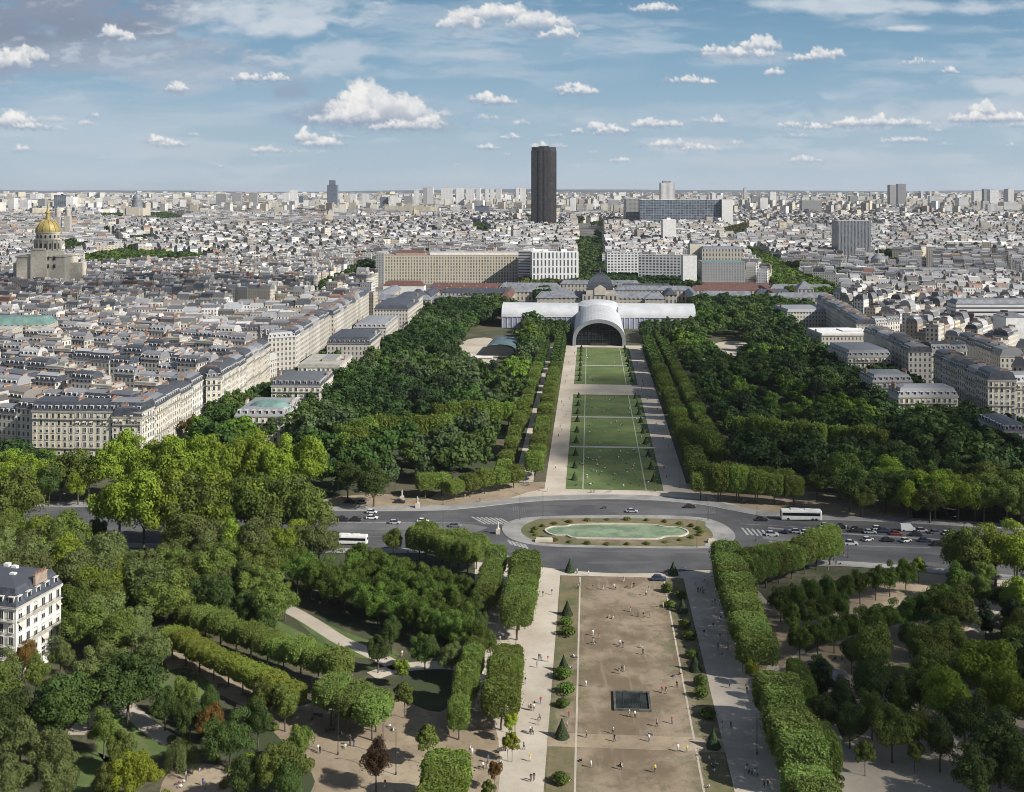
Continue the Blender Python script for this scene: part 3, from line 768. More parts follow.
TP['dark'] = [tree_proto('conifer', crown_broad(rg, Rr=4.0, hz=6.2, cz=7.8, nc=52, per=120, size=.5, cr=(1.0, 1.7), low=-.8), trunk_mesh('trunk', 10, .3, 2, 60 + k), M['leaf_dark']) for k in range(2)]
TP['column'] = [tree_proto('conifer', crown_broad(rg, Rr=2.4, hz=6.0, cz=6.6, nc=46, per=110, size=.42, cr=(.9, 1.4), lob=.1, low=-.95), trunk_mesh('trunk', 8, .25, 1, 70), M['leaf_dark'])]
TP['willow'] = [tree_proto('willow', crown_willow(rg), trunk_mesh('trunk', 7, .3, 3, 80), M['leaf'])]
TP['shrub'] = [tree_proto('shrub', crown_shrub(rg), trunk_mesh('stem', 1.2, .05, .7, 90 + k), M['leaf']) for k in range(2)]
TP['cone'] = [tree_proto('topiary', crown_cone(rg), trunk_mesh('stem', 2.2, .09, .3, 95), M['leaf_dark'])]
TREES = []     # (kind, x, y, scale, zscale, colour, look)
def tree(kind, x, y, s=1.0, col=(1, 1, 1), look='', name=None, zs=None, rot=None, sx=None):
    TREES.append(dict(kind=kind, x=x, y=y, s=s, zs=zs or s, col=col, look=look, rot=random.uniform(0, 6.28) if rot is None else rot, name=name, sx=sx))
# colour families of the foliage itself
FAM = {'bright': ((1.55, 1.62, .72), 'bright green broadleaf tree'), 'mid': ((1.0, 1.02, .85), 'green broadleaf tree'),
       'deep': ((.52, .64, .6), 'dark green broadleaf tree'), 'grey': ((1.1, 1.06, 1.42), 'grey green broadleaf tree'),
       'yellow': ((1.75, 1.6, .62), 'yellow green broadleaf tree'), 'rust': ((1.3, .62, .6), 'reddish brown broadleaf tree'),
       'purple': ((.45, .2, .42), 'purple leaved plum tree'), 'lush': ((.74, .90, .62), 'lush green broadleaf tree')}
ROADP = ROAD
def at_crown(px, py, hc): return T(px, py, hc)
def put_tree(px, py, fam='mid', rpx=None, kind='broad', hmul=1.0, look=None):
    hc = 8.8 if kind in ('broad', 'tall', 'dark') else 6.4
    x, y = at_crown(px, py, hc)
    R0 = {'broad': 6.6, 'tall': 5.4, 'dark': 5.0, 'column': 3.3, 'young': 3.4, 'willow': 5, 'shrub': 1.8}[kind]
    s = 1.0 if rpx is None else rpx * y / F / R0
    s = min(max(s, .45), 2.0)
    x, y = at_crown(px, py, hc * (.35 + .65 * s))
    c, lk = FAM[fam]
    j = random.uniform(.88, 1.12)
    tree(kind, x, y, s, tuple(v * j for v in c), look or lk, zs=(.35 + .65 * s) * hmul)
HAND = [
 # left of the road, sunlit planes
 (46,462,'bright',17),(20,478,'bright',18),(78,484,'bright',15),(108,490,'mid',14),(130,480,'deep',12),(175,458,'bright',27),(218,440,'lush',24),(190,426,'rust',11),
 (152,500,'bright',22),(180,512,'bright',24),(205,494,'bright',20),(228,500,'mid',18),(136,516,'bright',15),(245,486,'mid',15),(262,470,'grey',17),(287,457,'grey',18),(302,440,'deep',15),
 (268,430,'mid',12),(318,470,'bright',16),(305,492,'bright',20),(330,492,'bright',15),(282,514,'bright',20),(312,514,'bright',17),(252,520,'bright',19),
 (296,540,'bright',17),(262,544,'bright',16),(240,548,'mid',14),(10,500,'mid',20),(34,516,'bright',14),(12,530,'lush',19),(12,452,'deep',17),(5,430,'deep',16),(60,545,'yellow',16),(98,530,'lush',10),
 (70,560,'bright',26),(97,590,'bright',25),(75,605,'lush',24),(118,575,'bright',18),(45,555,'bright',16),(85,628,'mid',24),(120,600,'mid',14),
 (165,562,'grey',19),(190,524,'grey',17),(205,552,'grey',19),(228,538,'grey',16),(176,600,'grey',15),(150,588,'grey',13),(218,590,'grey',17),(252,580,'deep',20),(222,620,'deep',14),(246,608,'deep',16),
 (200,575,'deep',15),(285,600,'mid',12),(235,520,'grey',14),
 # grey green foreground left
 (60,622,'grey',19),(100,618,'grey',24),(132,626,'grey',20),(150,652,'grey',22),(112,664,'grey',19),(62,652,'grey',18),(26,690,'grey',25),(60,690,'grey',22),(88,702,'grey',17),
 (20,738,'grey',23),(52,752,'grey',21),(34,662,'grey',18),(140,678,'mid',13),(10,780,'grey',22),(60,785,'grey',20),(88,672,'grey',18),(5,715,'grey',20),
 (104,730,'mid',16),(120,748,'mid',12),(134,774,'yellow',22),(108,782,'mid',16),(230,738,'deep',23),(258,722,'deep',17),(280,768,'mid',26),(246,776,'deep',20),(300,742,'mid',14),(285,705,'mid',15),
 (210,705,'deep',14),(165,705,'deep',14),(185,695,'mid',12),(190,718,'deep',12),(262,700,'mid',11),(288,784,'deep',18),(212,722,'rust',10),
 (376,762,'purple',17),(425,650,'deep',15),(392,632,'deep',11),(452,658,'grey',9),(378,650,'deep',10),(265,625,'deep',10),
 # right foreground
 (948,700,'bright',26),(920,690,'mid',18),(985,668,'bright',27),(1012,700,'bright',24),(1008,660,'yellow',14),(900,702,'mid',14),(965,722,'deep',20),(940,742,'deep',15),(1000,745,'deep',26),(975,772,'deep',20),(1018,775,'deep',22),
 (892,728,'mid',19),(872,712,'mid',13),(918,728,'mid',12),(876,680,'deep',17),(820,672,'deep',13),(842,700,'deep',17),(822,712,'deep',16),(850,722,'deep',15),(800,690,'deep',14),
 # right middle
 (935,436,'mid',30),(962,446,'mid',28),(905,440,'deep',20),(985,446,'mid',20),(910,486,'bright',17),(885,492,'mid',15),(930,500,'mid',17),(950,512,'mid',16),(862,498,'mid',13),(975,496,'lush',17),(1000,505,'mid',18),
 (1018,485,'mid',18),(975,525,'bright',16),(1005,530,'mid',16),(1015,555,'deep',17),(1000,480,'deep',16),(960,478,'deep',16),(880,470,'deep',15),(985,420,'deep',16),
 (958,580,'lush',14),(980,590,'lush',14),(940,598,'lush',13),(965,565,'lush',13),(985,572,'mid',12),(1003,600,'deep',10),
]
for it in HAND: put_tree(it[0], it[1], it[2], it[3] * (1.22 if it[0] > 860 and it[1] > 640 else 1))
put_tree(182, 746, 'grey', 17, 'willow', look='silvery weeping willow with trailing branches')
put_tree(986, 618, 'deep', 9, 'column', look='narrow dark conifer'); put_tree(1012, 622, 'deep', 14, 'column', look='broad dark conifer')
put_tree(822, 678, 'deep', 10, 'column', look='dark spired conifer'); put_tree(447, 636, 'grey', 6, 'column', look='slender grey spruce')
for q in ((428,738,'mid',14),(405,694,'mid',12),(402,668,'bright',9),(865,752,'mid',11),(835,780,'mid',9),(495,770,'rust',8),(488,790,'mid',7),(508,742,'yellow',6),(915,752,'mid',9),(385,700,'mid',10)):
    put_tree(*q, 'young', look='young slender tree')
for k in range(26):
    px, py = random.uniform(160, 300), random.uniform(690, 792)
    put_tree(px, py, random.choice(['mid', 'deep', 'bright', 'rust']), random.uniform(5, 9), 'shrub', look='low wild shrub')

def roadside(x0, x1, ya, yb, step, fams, rr, skip=(), tall=1.0):
    px = x0
    while px < x1:
        if not any(a < px < b for a, b in skip):
            py = ya + (yb-ya) * (px-x0) / (x1-x0) + random.uniform(-1, 1); x, y = G(px, py); f = random.choice(fams); c, lk = FAM[f]; s_ = random.uniform(*rr) / 6.2
            TREES.append(dict(kind='broad', x=x, y=y, s=s_, zs=(.45 + .6*s_)*tall, col=c, look=lk, rot=random.uniform(0, 6), name=None, sx=None))
        px += step * random.uniform(.8, 1.2)
roadside(-12, 304, 548, 553, 25, ['bright', 'bright', 'lush', 'mid'], (8, 9.6), ((30, 112),), 1.32)
roadside(120, 322, 502, 503, 23, ['bright', 'bright', 'lush'], (7.5, 9), (), 1.35)
roadside(-12, 110, 502, 502, 25, ['bright', 'mid'], (6.5, 8), (), 1.1)
roadside(-12, 330, 492, 494, 28, ['mid', 'bright', 'deep'], (6, 8), ((50, 165),))
roadside(5, 322, 564, 572, 30, ['bright', 'mid', 'grey'], (6, 7.5), ((100, 150),))
roadside(965, 1040, 585, 588, 26, ['mid', 'bright'], (6.5, 8), (), 1.1); roadside(935, 1040, 520, 526, 24, ['bright', 'mid'], (6.5, 8))
roadside(850, 1040, 512, 520, 30, ['mid', 'deep', 'bright'], (6, 7.5))
# regular avenues (crown centre pixels at both ends, number, family)
def avenue(x0, y0, x1, y1, n, fam, rpx0, rpx1, kind='broad', look=None, jit=2):
    for k in range(n):
        t_ = k / max(n - 1, 1)
        put_tree(x0 + (x1-x0)*t_ + random.uniform(-jit, jit), y0 + (y1-y0)*t_ + random.uniform(-jit, jit)*.5, fam, rpx0 + (rpx1-rpx0)*t_, kind, look=look)
CH_ = 'dense dark green chestnut tree'
avenue(262, 560, 480, 640, 14, 'lush', 14, 15, look=CH_); avenue(292, 562, 470, 622, 12, 'lush', 13, 14, look=CH_)
avenue(358, 556, 465, 592, 8, 'lush', 13, 13, look=CH_); avenue(355, 566, 470, 606, 8, 'lush', 13, 13, look=CH_); put_tree(393, 541, 'mid', 11)
avenue(470, 590, 485, 640, 4, 'deep', 11, 12)
avenue(782, 602, 905, 574, 9, 'lush', 12, 11, look=CH_); avenue(790, 618, 840, 606, 4, 'lush', 11, 11, look=CH_)
avenue(800, 640, 960, 598, 10, 'lush', 13, 13, look=CH_); avenue(850, 652, 940, 628, 4, 'deep', 12, 12, look=CH_)
avenue(905, 566, 918, 566, 2, 'bright', 8, 8, 'young', look='young slender tree')
# ---- clipped rows: every tree cut square, rows run beside the walks
def clip_row(pa, pb, step=7.0, col=(1, 1, 1), gaps=(), w=1.0, hz=1.0, look='boxy clipped plane tree', rot=None, jit=.25, kind='box'):
    dx, dy = pb[0]-pa[0], pb[1]-pa[1]; L = math.hypot(dx, dy); n = int(L / step) + 1
    r = math.atan2(dy, dx) - math.pi / 2 if rot is None else rot
    for k in range(n):
        if k in gaps or (random.random() < .035 and n > 9): continue
        t_ = k * step / L; j = random.uniform(.88, 1.12)
        TREES.append(dict(kind=kind, x=pa[0]+dx*t_+random.uniform(-jit, jit), y=pa[1]+dy*t_, s=1, zs=hz*random.uniform(.88, 1.07), col=tuple(c_*j for c_ in col), look=look, rot=r + random.choice([0, math.pi]), name=None, sx=w*random.uniform(.88, 1.08)))
YG = (1.0, 1.08, .85); NG = (.95, 1.05, .9); YY_ = (1.3, 1.25, .75); OL = (1.05, 1.08, .8)
clip_row(P(-32.5, VN+12), P(-31.5, VF-10), 7.2, YG, gaps=(2, 7, 12, 13, 20, 27, 36, 43), w=1.0)
clip_row(P(-45, VN+8), P(-42.5, VF-25), 7.2, YG, gaps=(3, 4, 9, 10, 16, 17, 23, 24, 25, 33, 34, 41), w=.85, hz=.9)
clip_row(P(34, VN+8), P(33, VF-8), 7.2, YG, gaps=(4, 8, 12, 16, 22, 30, 38, 45), w=1.1)
clip_row(P(45, VN+30), P(43.5, VF-5), 7.2, YG, gaps=(3, 4, 10, 16, 24, 25, 34), w=1.0, hz=.95)
clip_row(G(700, 500), G(806, 506), 7, OL, w=1.05)
clip_row(G(712, 490), G(800, 497), 7, OL, w=.95, hz=.95)
clip_row(T(425, 482, 6), T(450, 480, 6), 6.6, OL, hz=.85); clip_row(T(455, 484, 6), T(520, 472, 6), 7, OL, hz=.8)
for (a, b) in (((344, 430), (384, 422)), ((392, 422), (448, 416)), ((440, 410), (522, 405)), ((344, 436), (378, 430)), ((742, 422), (822, 430)), ((838, 428), (880, 436)), ((720, 470), (760, 472)), ((690, 428), (720, 445))):
    clip_row(T(*a, 12), T(*b, 12), 7, (1.1, 1.2, .8), w=1.3, hz=1.28)
clip_row(P(-29.2, 292), P(-29.2, 338), 6.6, NG, w=1.22, hz=1.04)
clip_row(P(-29.6, 243), P(-29.4, 267), 6.6, OL, w=1.08, hz=.95)
clip_row(P(-38.5, 307), P(-38.5, 336), 6.6, NG, w=.95, hz=.95)
clip_row(P(-38.4, 238), P(-38, 276), 6.6, YG, gaps=(3,), w=.72, hz=.88)
clip_row(P(-37.5, 184), P(-37.5, 213), 6.6, (1.15, 1.25, .9), w=1.15, hz=1.0)
clip_row(P(31.2, 274), P(31.8, 342), 6.6, NG, w=1.32, hz=1.04)
clip_row(P(32.2, 222), P(32.2, 250), 6.6, NG, w=1.36, hz=1.02)
clip_row(P(31.5, 172), P(31.5, 215), 6.6, NG, w=1.36, hz=1.02)
clip_row(P(38.8, 226), P(39.4, 268), 6.6, YG, gaps=(2,), w=.58, hz=.78)
clip_row(T(420, 533, 9), T(470, 546, 9), 6.6, YG, w=1.1, hz=1.0)
clip_row(T(426, 527, 10), T(478, 538, 10), 6.6, YG, w=.9, hz=1.0)
clip_row(T(752, 566, 8), T(836, 538, 8), 6.4, YG, w=1.0, hz=1.0)
clip_row(T(748, 557, 9), T(830, 533, 9), 6.4, YG, w=.8, hz=1.0)
clip_row(T(172, 628, 8), T(298, 686, 8), 6.0, YY_, w=1.0, hz=.82, kind='loose')
clip_row(T(190, 610, 8), T(338, 660, 8), 6.0, YG, w=1.15, hz=.92, kind='loose')
clip_row(T(330, 690, 8), T(384, 708, 8), 6.0, NG, w=1.2, hz=.95, kind='loose')
clip_row(T(336, 682, 8), T(388, 700, 8), 6.0, NG, w=1.1, hz=.9, kind='loose')
for q in ((510, 722), (512, 742), (742, 655), (752, 668), (764, 682)): put_tree(*q, 'yellow', 8, 'young', look='young slender tree')
# woods within the park: sampled, largest first, never on the walks
CLEARP = [smooth(GP(p), 3, True) for p in ([(450, 364), (462, 342), (480, 328), (522, 326), (524, 352), (518, 378), (480, 380), (465, 371)], [(704, 348), (720, 340), (744, 338), (752, 362), (730, 372), (716, 366)],
    [(745, 395), (770, 398), (810, 420), (800, 432), (745, 408)], [(345, 500), (440, 487), (500, 487), (500, 500), (345, 506)],
    [(742, 640), (770, 606), (850, 585), (905, 562), (950, 562), (948, 580), (912, 600), (870, 618), (800, 650), (760, 690)], [(995, 560), (1012, 560), (1010, 600), (990, 640), (970, 640)])]
HEDGE = [(t_['x'], t_['y']) for t_ in TREES if t_['kind'] == 'box']
def fill(poly, fams, rmin, rmax, spacing, n=4000, kinds=('broad',), hc=8.8):
    W_ = [T(px, py, hc) for px, py in poly]
    x0, x1 = min(p[0] for p in W_), max(p[0] for p in W_); y0, y1 = min(p[1] for p in W_), max(p[1] for p in W_)
    pts = []
    for _ in range(n):
        x, y = random.uniform(x0, x1), random.uniform(y0, y1)
        if not inpoly(x, y, W_): continue
        r = random.uniform(rmin, rmax)
        if any(inpoly(x, y, cp) for cp in CLEARP): continue
        if any(abs(x-bx) < 8 + r*.3 and -(13 + r) < y-by < r*.5 for bx, by in HEDGE): continue
        if any((x-a)**2 + (y-b)**2 < ((r+q) * spacing)**2 for a, b, q in pts): continue
        if any((x-t_['x'])**2 + (y-t_['y'])**2 < (r * 1.05)**2 for t_ in TREES): continue
        pts.append((x, y, r))
    for x, y, r in pts:
        k_ = math.sin(x*.045 + 1.3) + math.sin(y*.031 + x*.017) + random.uniform(-.8, .8)
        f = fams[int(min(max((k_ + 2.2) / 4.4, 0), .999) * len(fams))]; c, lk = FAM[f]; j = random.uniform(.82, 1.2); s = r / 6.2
        tree(random.choice(kinds), x, y, s, tuple(v*j for v in c), lk, zs=.4 + .62 * s)
WL = [(318,470),(300,440),(288,420),(330,390),(350,372),(392,345),(418,322),(440,304),(505,300),(535,318),(535,345),(528,400),(516,470),(480,482),(430,488),(345,482)]
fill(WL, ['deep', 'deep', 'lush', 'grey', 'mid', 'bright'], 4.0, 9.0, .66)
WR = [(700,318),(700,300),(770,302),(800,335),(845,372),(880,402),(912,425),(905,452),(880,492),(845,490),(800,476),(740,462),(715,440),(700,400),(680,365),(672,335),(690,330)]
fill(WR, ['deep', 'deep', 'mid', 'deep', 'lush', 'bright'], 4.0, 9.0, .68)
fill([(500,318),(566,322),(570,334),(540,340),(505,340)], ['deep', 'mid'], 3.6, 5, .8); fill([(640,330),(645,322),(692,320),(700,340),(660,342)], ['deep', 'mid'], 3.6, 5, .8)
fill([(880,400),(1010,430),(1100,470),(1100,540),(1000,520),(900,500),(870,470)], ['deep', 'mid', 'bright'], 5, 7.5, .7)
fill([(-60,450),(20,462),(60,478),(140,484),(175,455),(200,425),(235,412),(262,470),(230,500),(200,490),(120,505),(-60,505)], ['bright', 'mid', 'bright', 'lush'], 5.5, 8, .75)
fill([(200,415),(240,392),(300,372),(345,340),(372,322),(380,330),(340,362),(300,395),(250,430)], ['deep', 'mid'], 4, 5.5, .85)
fill([(-60,560),(60,540),(140,560),(260,560),(300,600),(240,640),(170,640),(150,700),(60,720),(-60,720)], ['grey', 'deep', 'mid', 'grey'], 5.5, 7.5, .78)
fill([(820,660),(880,640),(960,600),(1030,590),(1040,650),(960,690),(880,690)], ['deep', 'mid', 'bright'], 4.2, 6.0, 1.12)
fill([(-50,500),(-50,450),(20,448),(50,470),(60,495)], ['deep', 'mid'], 5, 7, .75)
for q in ((742,408,14),(760,400,12),(724,392,11),(738,440,10),(880,440,12),(790,372,12),(815,392,13),(395,395,12),(420,400,14),(445,388,12),(372,412,12),(470,392,12),(330,425,11),(700,404,8),(492,372,11),(505,384,12),(480,398,10),(412,378,11)): put_tree(q[0], q[1], 'deep', q[2], 'dark', look='spreading dark pine')
# trees beyond: avenues of the quarter and squares, seen as bands
FARW = []
def far_fill(poly, fams, r=(5, 7), n=6000, spacing=.62, z=0, hc=9):
    W_ = []
    for px, py in poly:
        Y = (CAMH - hc) * F / (py - HY)
        for _ in range(3): Y = (CAMH - hc - tz(Y)) * F / (py - HY)
        W_.append(((px - CX) * Y / F, Y))
    x0, x1 = min(p[0] for p in W_), max(p[0] for p in W_); y0, y1 = min(p[1] for p in W_), max(p[1] for p in W_)
    pts = []; a_ = (x1-x0)*(y1-y0)
    X = RNG.uniform(x0, x1, n); Y = RNG.uniform(y0, y1, n); ok = inpoly_np(X, Y, W_)
    for x, y in zip(X[ok], Y[ok]):
        q = random.uniform(*r)
        if pts and any((x-a)**2 + (y-b)**2 < ((q+c_) * spacing)**2 for a, b, c_ in pts[-400:]): continue
        pts.append((x, y, q)); FARW.append((x, y, q, FAM[random.choice(fams)][0]))
    return W_
FARZONES = []
for poly, fams in (
   ([(300,298),(322,282),(352,268),(376,262),(378,274),(340,290),(318,302)], ['mid', 'deep']),
   ([(78,256),(120,250),(212,256),(208,266),(150,268),(85,272)], ['bright', 'mid', 'lush']),
   ([(60,244),(90,242),(96,252),(62,256)], ['deep']),
   ([(576,282),(580,236),(602,236),(606,282)], ['deep', 'mid']),
   ([(600,272),(690,272),(700,286),(600,286)], ['deep']),
   ([(520,276),(578,272),(578,284),(520,286)], ['mid', 'rust']),
   ([(742,252),(762,250),(800,272),(838,290),(830,302),(795,296),(765,276)], ['mid', 'bright']),
   ([(690,300),(760,298),(810,304),(800,312),(700,312)], ['deep', 'mid']),
   ([(436,300),(500,296),(505,306),(440,310)], ['deep']),
   ([(535,296),(545,280),(552,282),(545,300)], ['deep']),
   ([(95,214),(165,213),(188,217),(180,222),(100,220)], ['deep', 'mid']),
   ([(125,235),(155,233),(155,240),(128,241)], ['deep']),
   ([(380,248),(420,244),(412,252),(385,254)], ['deep', 'mid']),
   ([(470,222),(492,226),(490,236),(474,234)], ['deep', 'mid']),
   ([(880,256),(905,262),(895,268),(875,262)], ['deep']),
   ([(720,228),(752,222),(750,232),(724,238)], ['deep', 'rust']),
   ([(20,236),(60,236),(50,242),(18,243)], ['deep']),
   ([(205,205),(260,204),(258,208),(208,209)], ['deep']),
   ([(820,370),(855,392),(930,425),(1020,448),(1024,440),(960,408),(900,375),(850,350)], ['deep']),
   ):
    FARZONES.append(far_fill(poly, fams))

# ---- cones and shrubs of the flower strips
def cone(u, v, s, look): 
    x, y = P(u, v); TREES.append(dict(kind='cone', x=x, y=y, s=s, zs=s, col=(1, 1, 1), look=look, rot=0, name='topiary_cone', sx=None))
for u in (-16.2, 16.4):
    for v in (203, 238, 276, 312, 345): cone(u + random.uniform(-.3, .3), v + random.uniform(-3, 3), 1.15 if v > 230 else 1.25, 'dark clipped yew cone')
    for v in (455, 475, 497, 522, 545, 570, 590, 612, 636, 692, 710, 730, 750, 772, 795, 815, 832): cone(u, v, .95, 'dark lawn yew cone')
for (u, v) in ((-16, 192), (-16.5, 211), (-15.5, 262), (-16.4, 270), (-16, 255), (-15.8, 296), (-16.4, 303), (16.5, 190), (17, 206), (16, 214), (16.4, 262), (17, 268), (16.3, 284), (16.8, 296), (16.2, 303), (16.7, 325), (13.2, 330), (13.3, 318), (-15.6, 222), (17, 252)):
    x, y = P(u, v); TREES.append(dict(kind='shrub', x=x, y=y, s=random.uniform(1.1, 1.6), zs=random.uniform(.9, 1.4), col=(.8, .95, .7), look='rounded green shrub', rot=0, name='shrub', sx=None))
for k in range(26):
    a = 6.283 * k / 26
    x, y = G(617 + 84 * math.cos(a), 533 + 12.5 * math.sin(a)); TREES.append(dict(kind='shrub', x=x, y=y, s=random.uniform(.6, 1), zs=random.uniform(.4, .7), col=(1, .9, .6), look='low rim shrub', rot=0, name='shrub', sx=None))

# little green squares among the far roofs
for k in range(150):
    Y = random.choice([random.uniform(1400, 2600), random.uniform(2400, 5200)]); X = random.uniform(-.47, .47) * Y; c = FAM[random.choice(['deep', 'deep', 'mid'])][0]; ln = random.uniform(8, 60) * Y / 1500; an = random.choice([.07, 1.6, .5, -.4])
    if inpoly(X, Y, PARK): continue
    for q in range(random.randint(4, 13)):
        t_ = random.uniform(-.5, .5) * ln; FARW.append((X + math.cos(an)*t_ + random.uniform(-6, 6), Y + math.sin(an)*t_ + random.uniform(-6, 6), random.uniform(9, 14), c))
for k in range(260):
    px, py = random.uniform(1050, 1180), random.uniform(560, 800); x, y = T(px, py, 8); r_ = random.uniform(.8, 1.15)
    TREES.append(dict(kind='broad', x=x, y=y, s=r_, zs=.45+.6*r_, col=FAM[random.choice(['deep','mid'])][0], look='green broadleaf tree', rot=0, name=None, sx=None)) if not any((x-t_['x'])**2 + (y-t_['y'])**2 < 60 for t_ in TREES) else None
NAMES = {'broad': 'broadleaf_tree', 'tall': 'broadleaf_tree', 'young': 'young_tree', 'box': 'clipped_tree', 'loose': 'clipped_tree', 'dark': 'conifer', 'column': 'conifer', 'willow': 'willow_tree', 'shrub': 'shrub', 'cone': 'topiary_cone'}
CATS = {'broad': 'tree', 'tall': 'tree', 'young': 'young tree', 'box': 'clipped tree', 'loose': 'clipped tree', 'dark': 'conifer', 'column': 'conifer', 'willow': 'willow', 'shrub': 'shrub', 'cone': 'topiary'}
GROUPS = {'broad': 'broadleaf trees of the park', 'young': 'young trees by the walks', 'box': 'clipped trees in square cut rows', 'loose': 'clipped trees in square cut rows', 'shrub': 'shrubs', 'cone': 'yew cones beside the lawns', 'column': 'dark conifers'}
# nearest ones are things, the rest one mass
def inroad(x, y): return inpoly(x, y, ROAD)
TREES = [t_ for t_ in TREES if not (t_['kind'] in ('broad', 'young', 'box') and inroad(t_['x'], t_['y']))]
def on_axis(t_):
    u, v = IP(t_['x'], t_['y'])
    return t_['kind'] == 'broad' and ((-47 < u < 48 and 430 < v < 860) or (-22 < u < 22 and v < 420))
TREES = [t_ for t_ in TREES if not on_axis(t_)]
TREES = [t_ for t_ in TREES if not (t_['kind'] == 'broad' and 215 < t_['y'] < 290 and t_['x'] < -98 and PX(t_['x'], t_['y'], 8)[0] < 72 and PX(t_['x'], t_['y'], 14)[1] < 668)]
for q in ((10,672,'grey',17),(36,674,'mid',15),(60,654,'grey',13),(24,656,'rust',8)): put_tree(*q)
def infr(t_):
    px, py = PX(t_['x'], t_['y'], 7); mg = 9 * F / t_['y']
    return -mg - 40 < px < 1160 + mg and py < 792 + 14 * F / t_['y']
TREES = [t_ for t_ in TREES if t_['y'] > 60 and infr(t_)]
LIMIT = {'broad': 285, 'box': 235}
things, mass = [], []
for k in set(t_['kind'] for t_ in TREES):
    L = sorted([t_ for t_ in TREES if t_['kind'] == k], key=lambda t_: t_['y'] + (5000 if not -6*F/t_['y'] < PX(t_['x'], t_['y'])[0] < 1024 + 6*F/t_['y'] else 0))
    n = LIMIT.get(k, 9999); things += L[:n]; mass += L[n:]
print('TREES', {k: sum(1 for t_ in things if t_['kind'] == k) for k in TP}, 'mass', len(mass), 'far', len(FARW))
MARKS = [(800,515,'the white coach'),(350,535,'the white city bus'),(617,533,'the oval basin'),(632,700,'the dark square pool'),(600,330,'the exhibition hall'),
 (500,342,'the dark curved shed'),(48,240,'the golden dome'),(544,185,'the black tower'),(448,262,'the ministry block'),(650,262,'the honeycomb block'),
 (880,530,'the right traffic'),(380,518,'the left traffic'),(85,435,'the cream corner mansion'),(30,610,'the slate roofed villa'),(250,425,'the skylight villa'),
 (605,440,'the green lawns'),(180,745,'the silvery willow'),(376,762,'the purple plum'),(140,730,'the curved lawn path'),(195,780,'the playground'),
 (343,700,'the southwest promenade'),(900,600,'the eastern gravel'),(912,410,'the slate mansard villa'),(844,340,'the white flat roof'),(1000,500,'the right road end'),
 (75,520,'the left road end'),(412,430,'the long hedge'),(770,430,'the eastern hedge'),(560,700,'the left axial walk'),(720,690,'the right axial walk'),(960,700,'the big right plane'),
 (290,300,'the left boulevard'),(800,285,'the right boulevard'),(870,690,'the dark conifers'),(120,600,'the bright planes'),(400,600,'the chestnut avenue'),(850,610,'the eastern chestnuts')]
items = {}
for t_ in things:
    k = t_['kind']; far = t_['y'] > 430 and k in ('broad', 'box')
    tr, cr = random.choice(TP[k + '_far'] if far else TP[k])
    e = empty(t_['name'] or NAMES[k], (t_['x'], t_['y'], .03), t_['rot'])
    s = t_['s']; e.scale = (t_['sx'] or s, s, t_['zs'])
    e['category'] = CATS[k]
    if k in GROUPS: e['group'] = GROUPS[k]
    a = link('trunk' if k not in ('shrub', 'cone') else 'stem', tr, e); b = link('crown', cr, e)
    b.color = (*t_['col'], 1)
    px, py = PX(t_['x'], t_['y'], 6)
    items.setdefault(k, []).append((e, t_['look'], px, py))
for k, v in items.items(): single_out(v, MARKS)

# the rest: crowns of a distant wood, one object
def mass_mesh(name, L, far=False):
    rg = np.random.default_rng(3)
    protos = [crown_broad(rg, nc=12, per=18, size=2.3, cr=(1.6, 2.6), lob=.35) if far else crown_broad(rg, nc=24, per=44, size=1.15, cr=(1.4, 2.3), lob=.4) for _ in range(3)]
    pb = crown_box(rg, n=900, size=1.2)
    Vs, Cs = [], []
    for (x, y, s, zs, rot, col, kind, sx) in L:
        V, Fq = pb if kind == 'box' else protos[random.randrange(3)]
        c_, sn = math.cos(rot), math.sin(rot)
        X = V[:, 0] * (sx or s); Y = V[:, 1] * s
        Vs.append(np.stack([X*c_ - Y*sn + x, X*sn + Y*c_ + y, V[:, 2] * zs + tz(y)], 1))
        Cs.append(np.tile(np.array([*col, 1.0]), (len(Fq), 1)))
    V = np.concatenate(Vs); C = np.concatenate(Cs)
    me = np_mesh(name, V, np.arange(len(V), dtype=np.int32).reshape(-1, 4), [M['leaf_mass']], col=C)
    return link(name, me)
m = foliage('mass_leaves', (.05, .082, .024), (.09, .125, .036), sc=.06); M['leaf_mass'] = m
t = NT(m.node_tree)
for n in list(m.node_tree.nodes):
    if n.type == 'OBJECT_INFO':
        at = t.new('ShaderNodeAttribute'); at.attribute_name = 'Col'
        for l in list(n.outputs['Color'].links): t.l.new(at.outputs['Color'], l.to_socket)
L = [(t_['x'], t_['y'], t_['s'], t_['zs'], t_['rot'], t_['col'], t_['kind'], t_['sx']) for t_ in mass]
o = mass_mesh('park_woodland', L); tag(o, 'green woods and clipped rows filling the far park on both sides of the lawns', 'woodland', kind='stuff')
# far trees of the quarter
L = [(x, y, q / 6.2, .5 + .5 * q / 6.2, 0, c, 'broad', None) for x, y, q, c in FARW if y < 16000]
o = mass_mesh('boulevard_trees', L, True); tag(o, 'lines and clumps of trees along boulevards and squares among the far roofs', 'trees', kind='stuff')

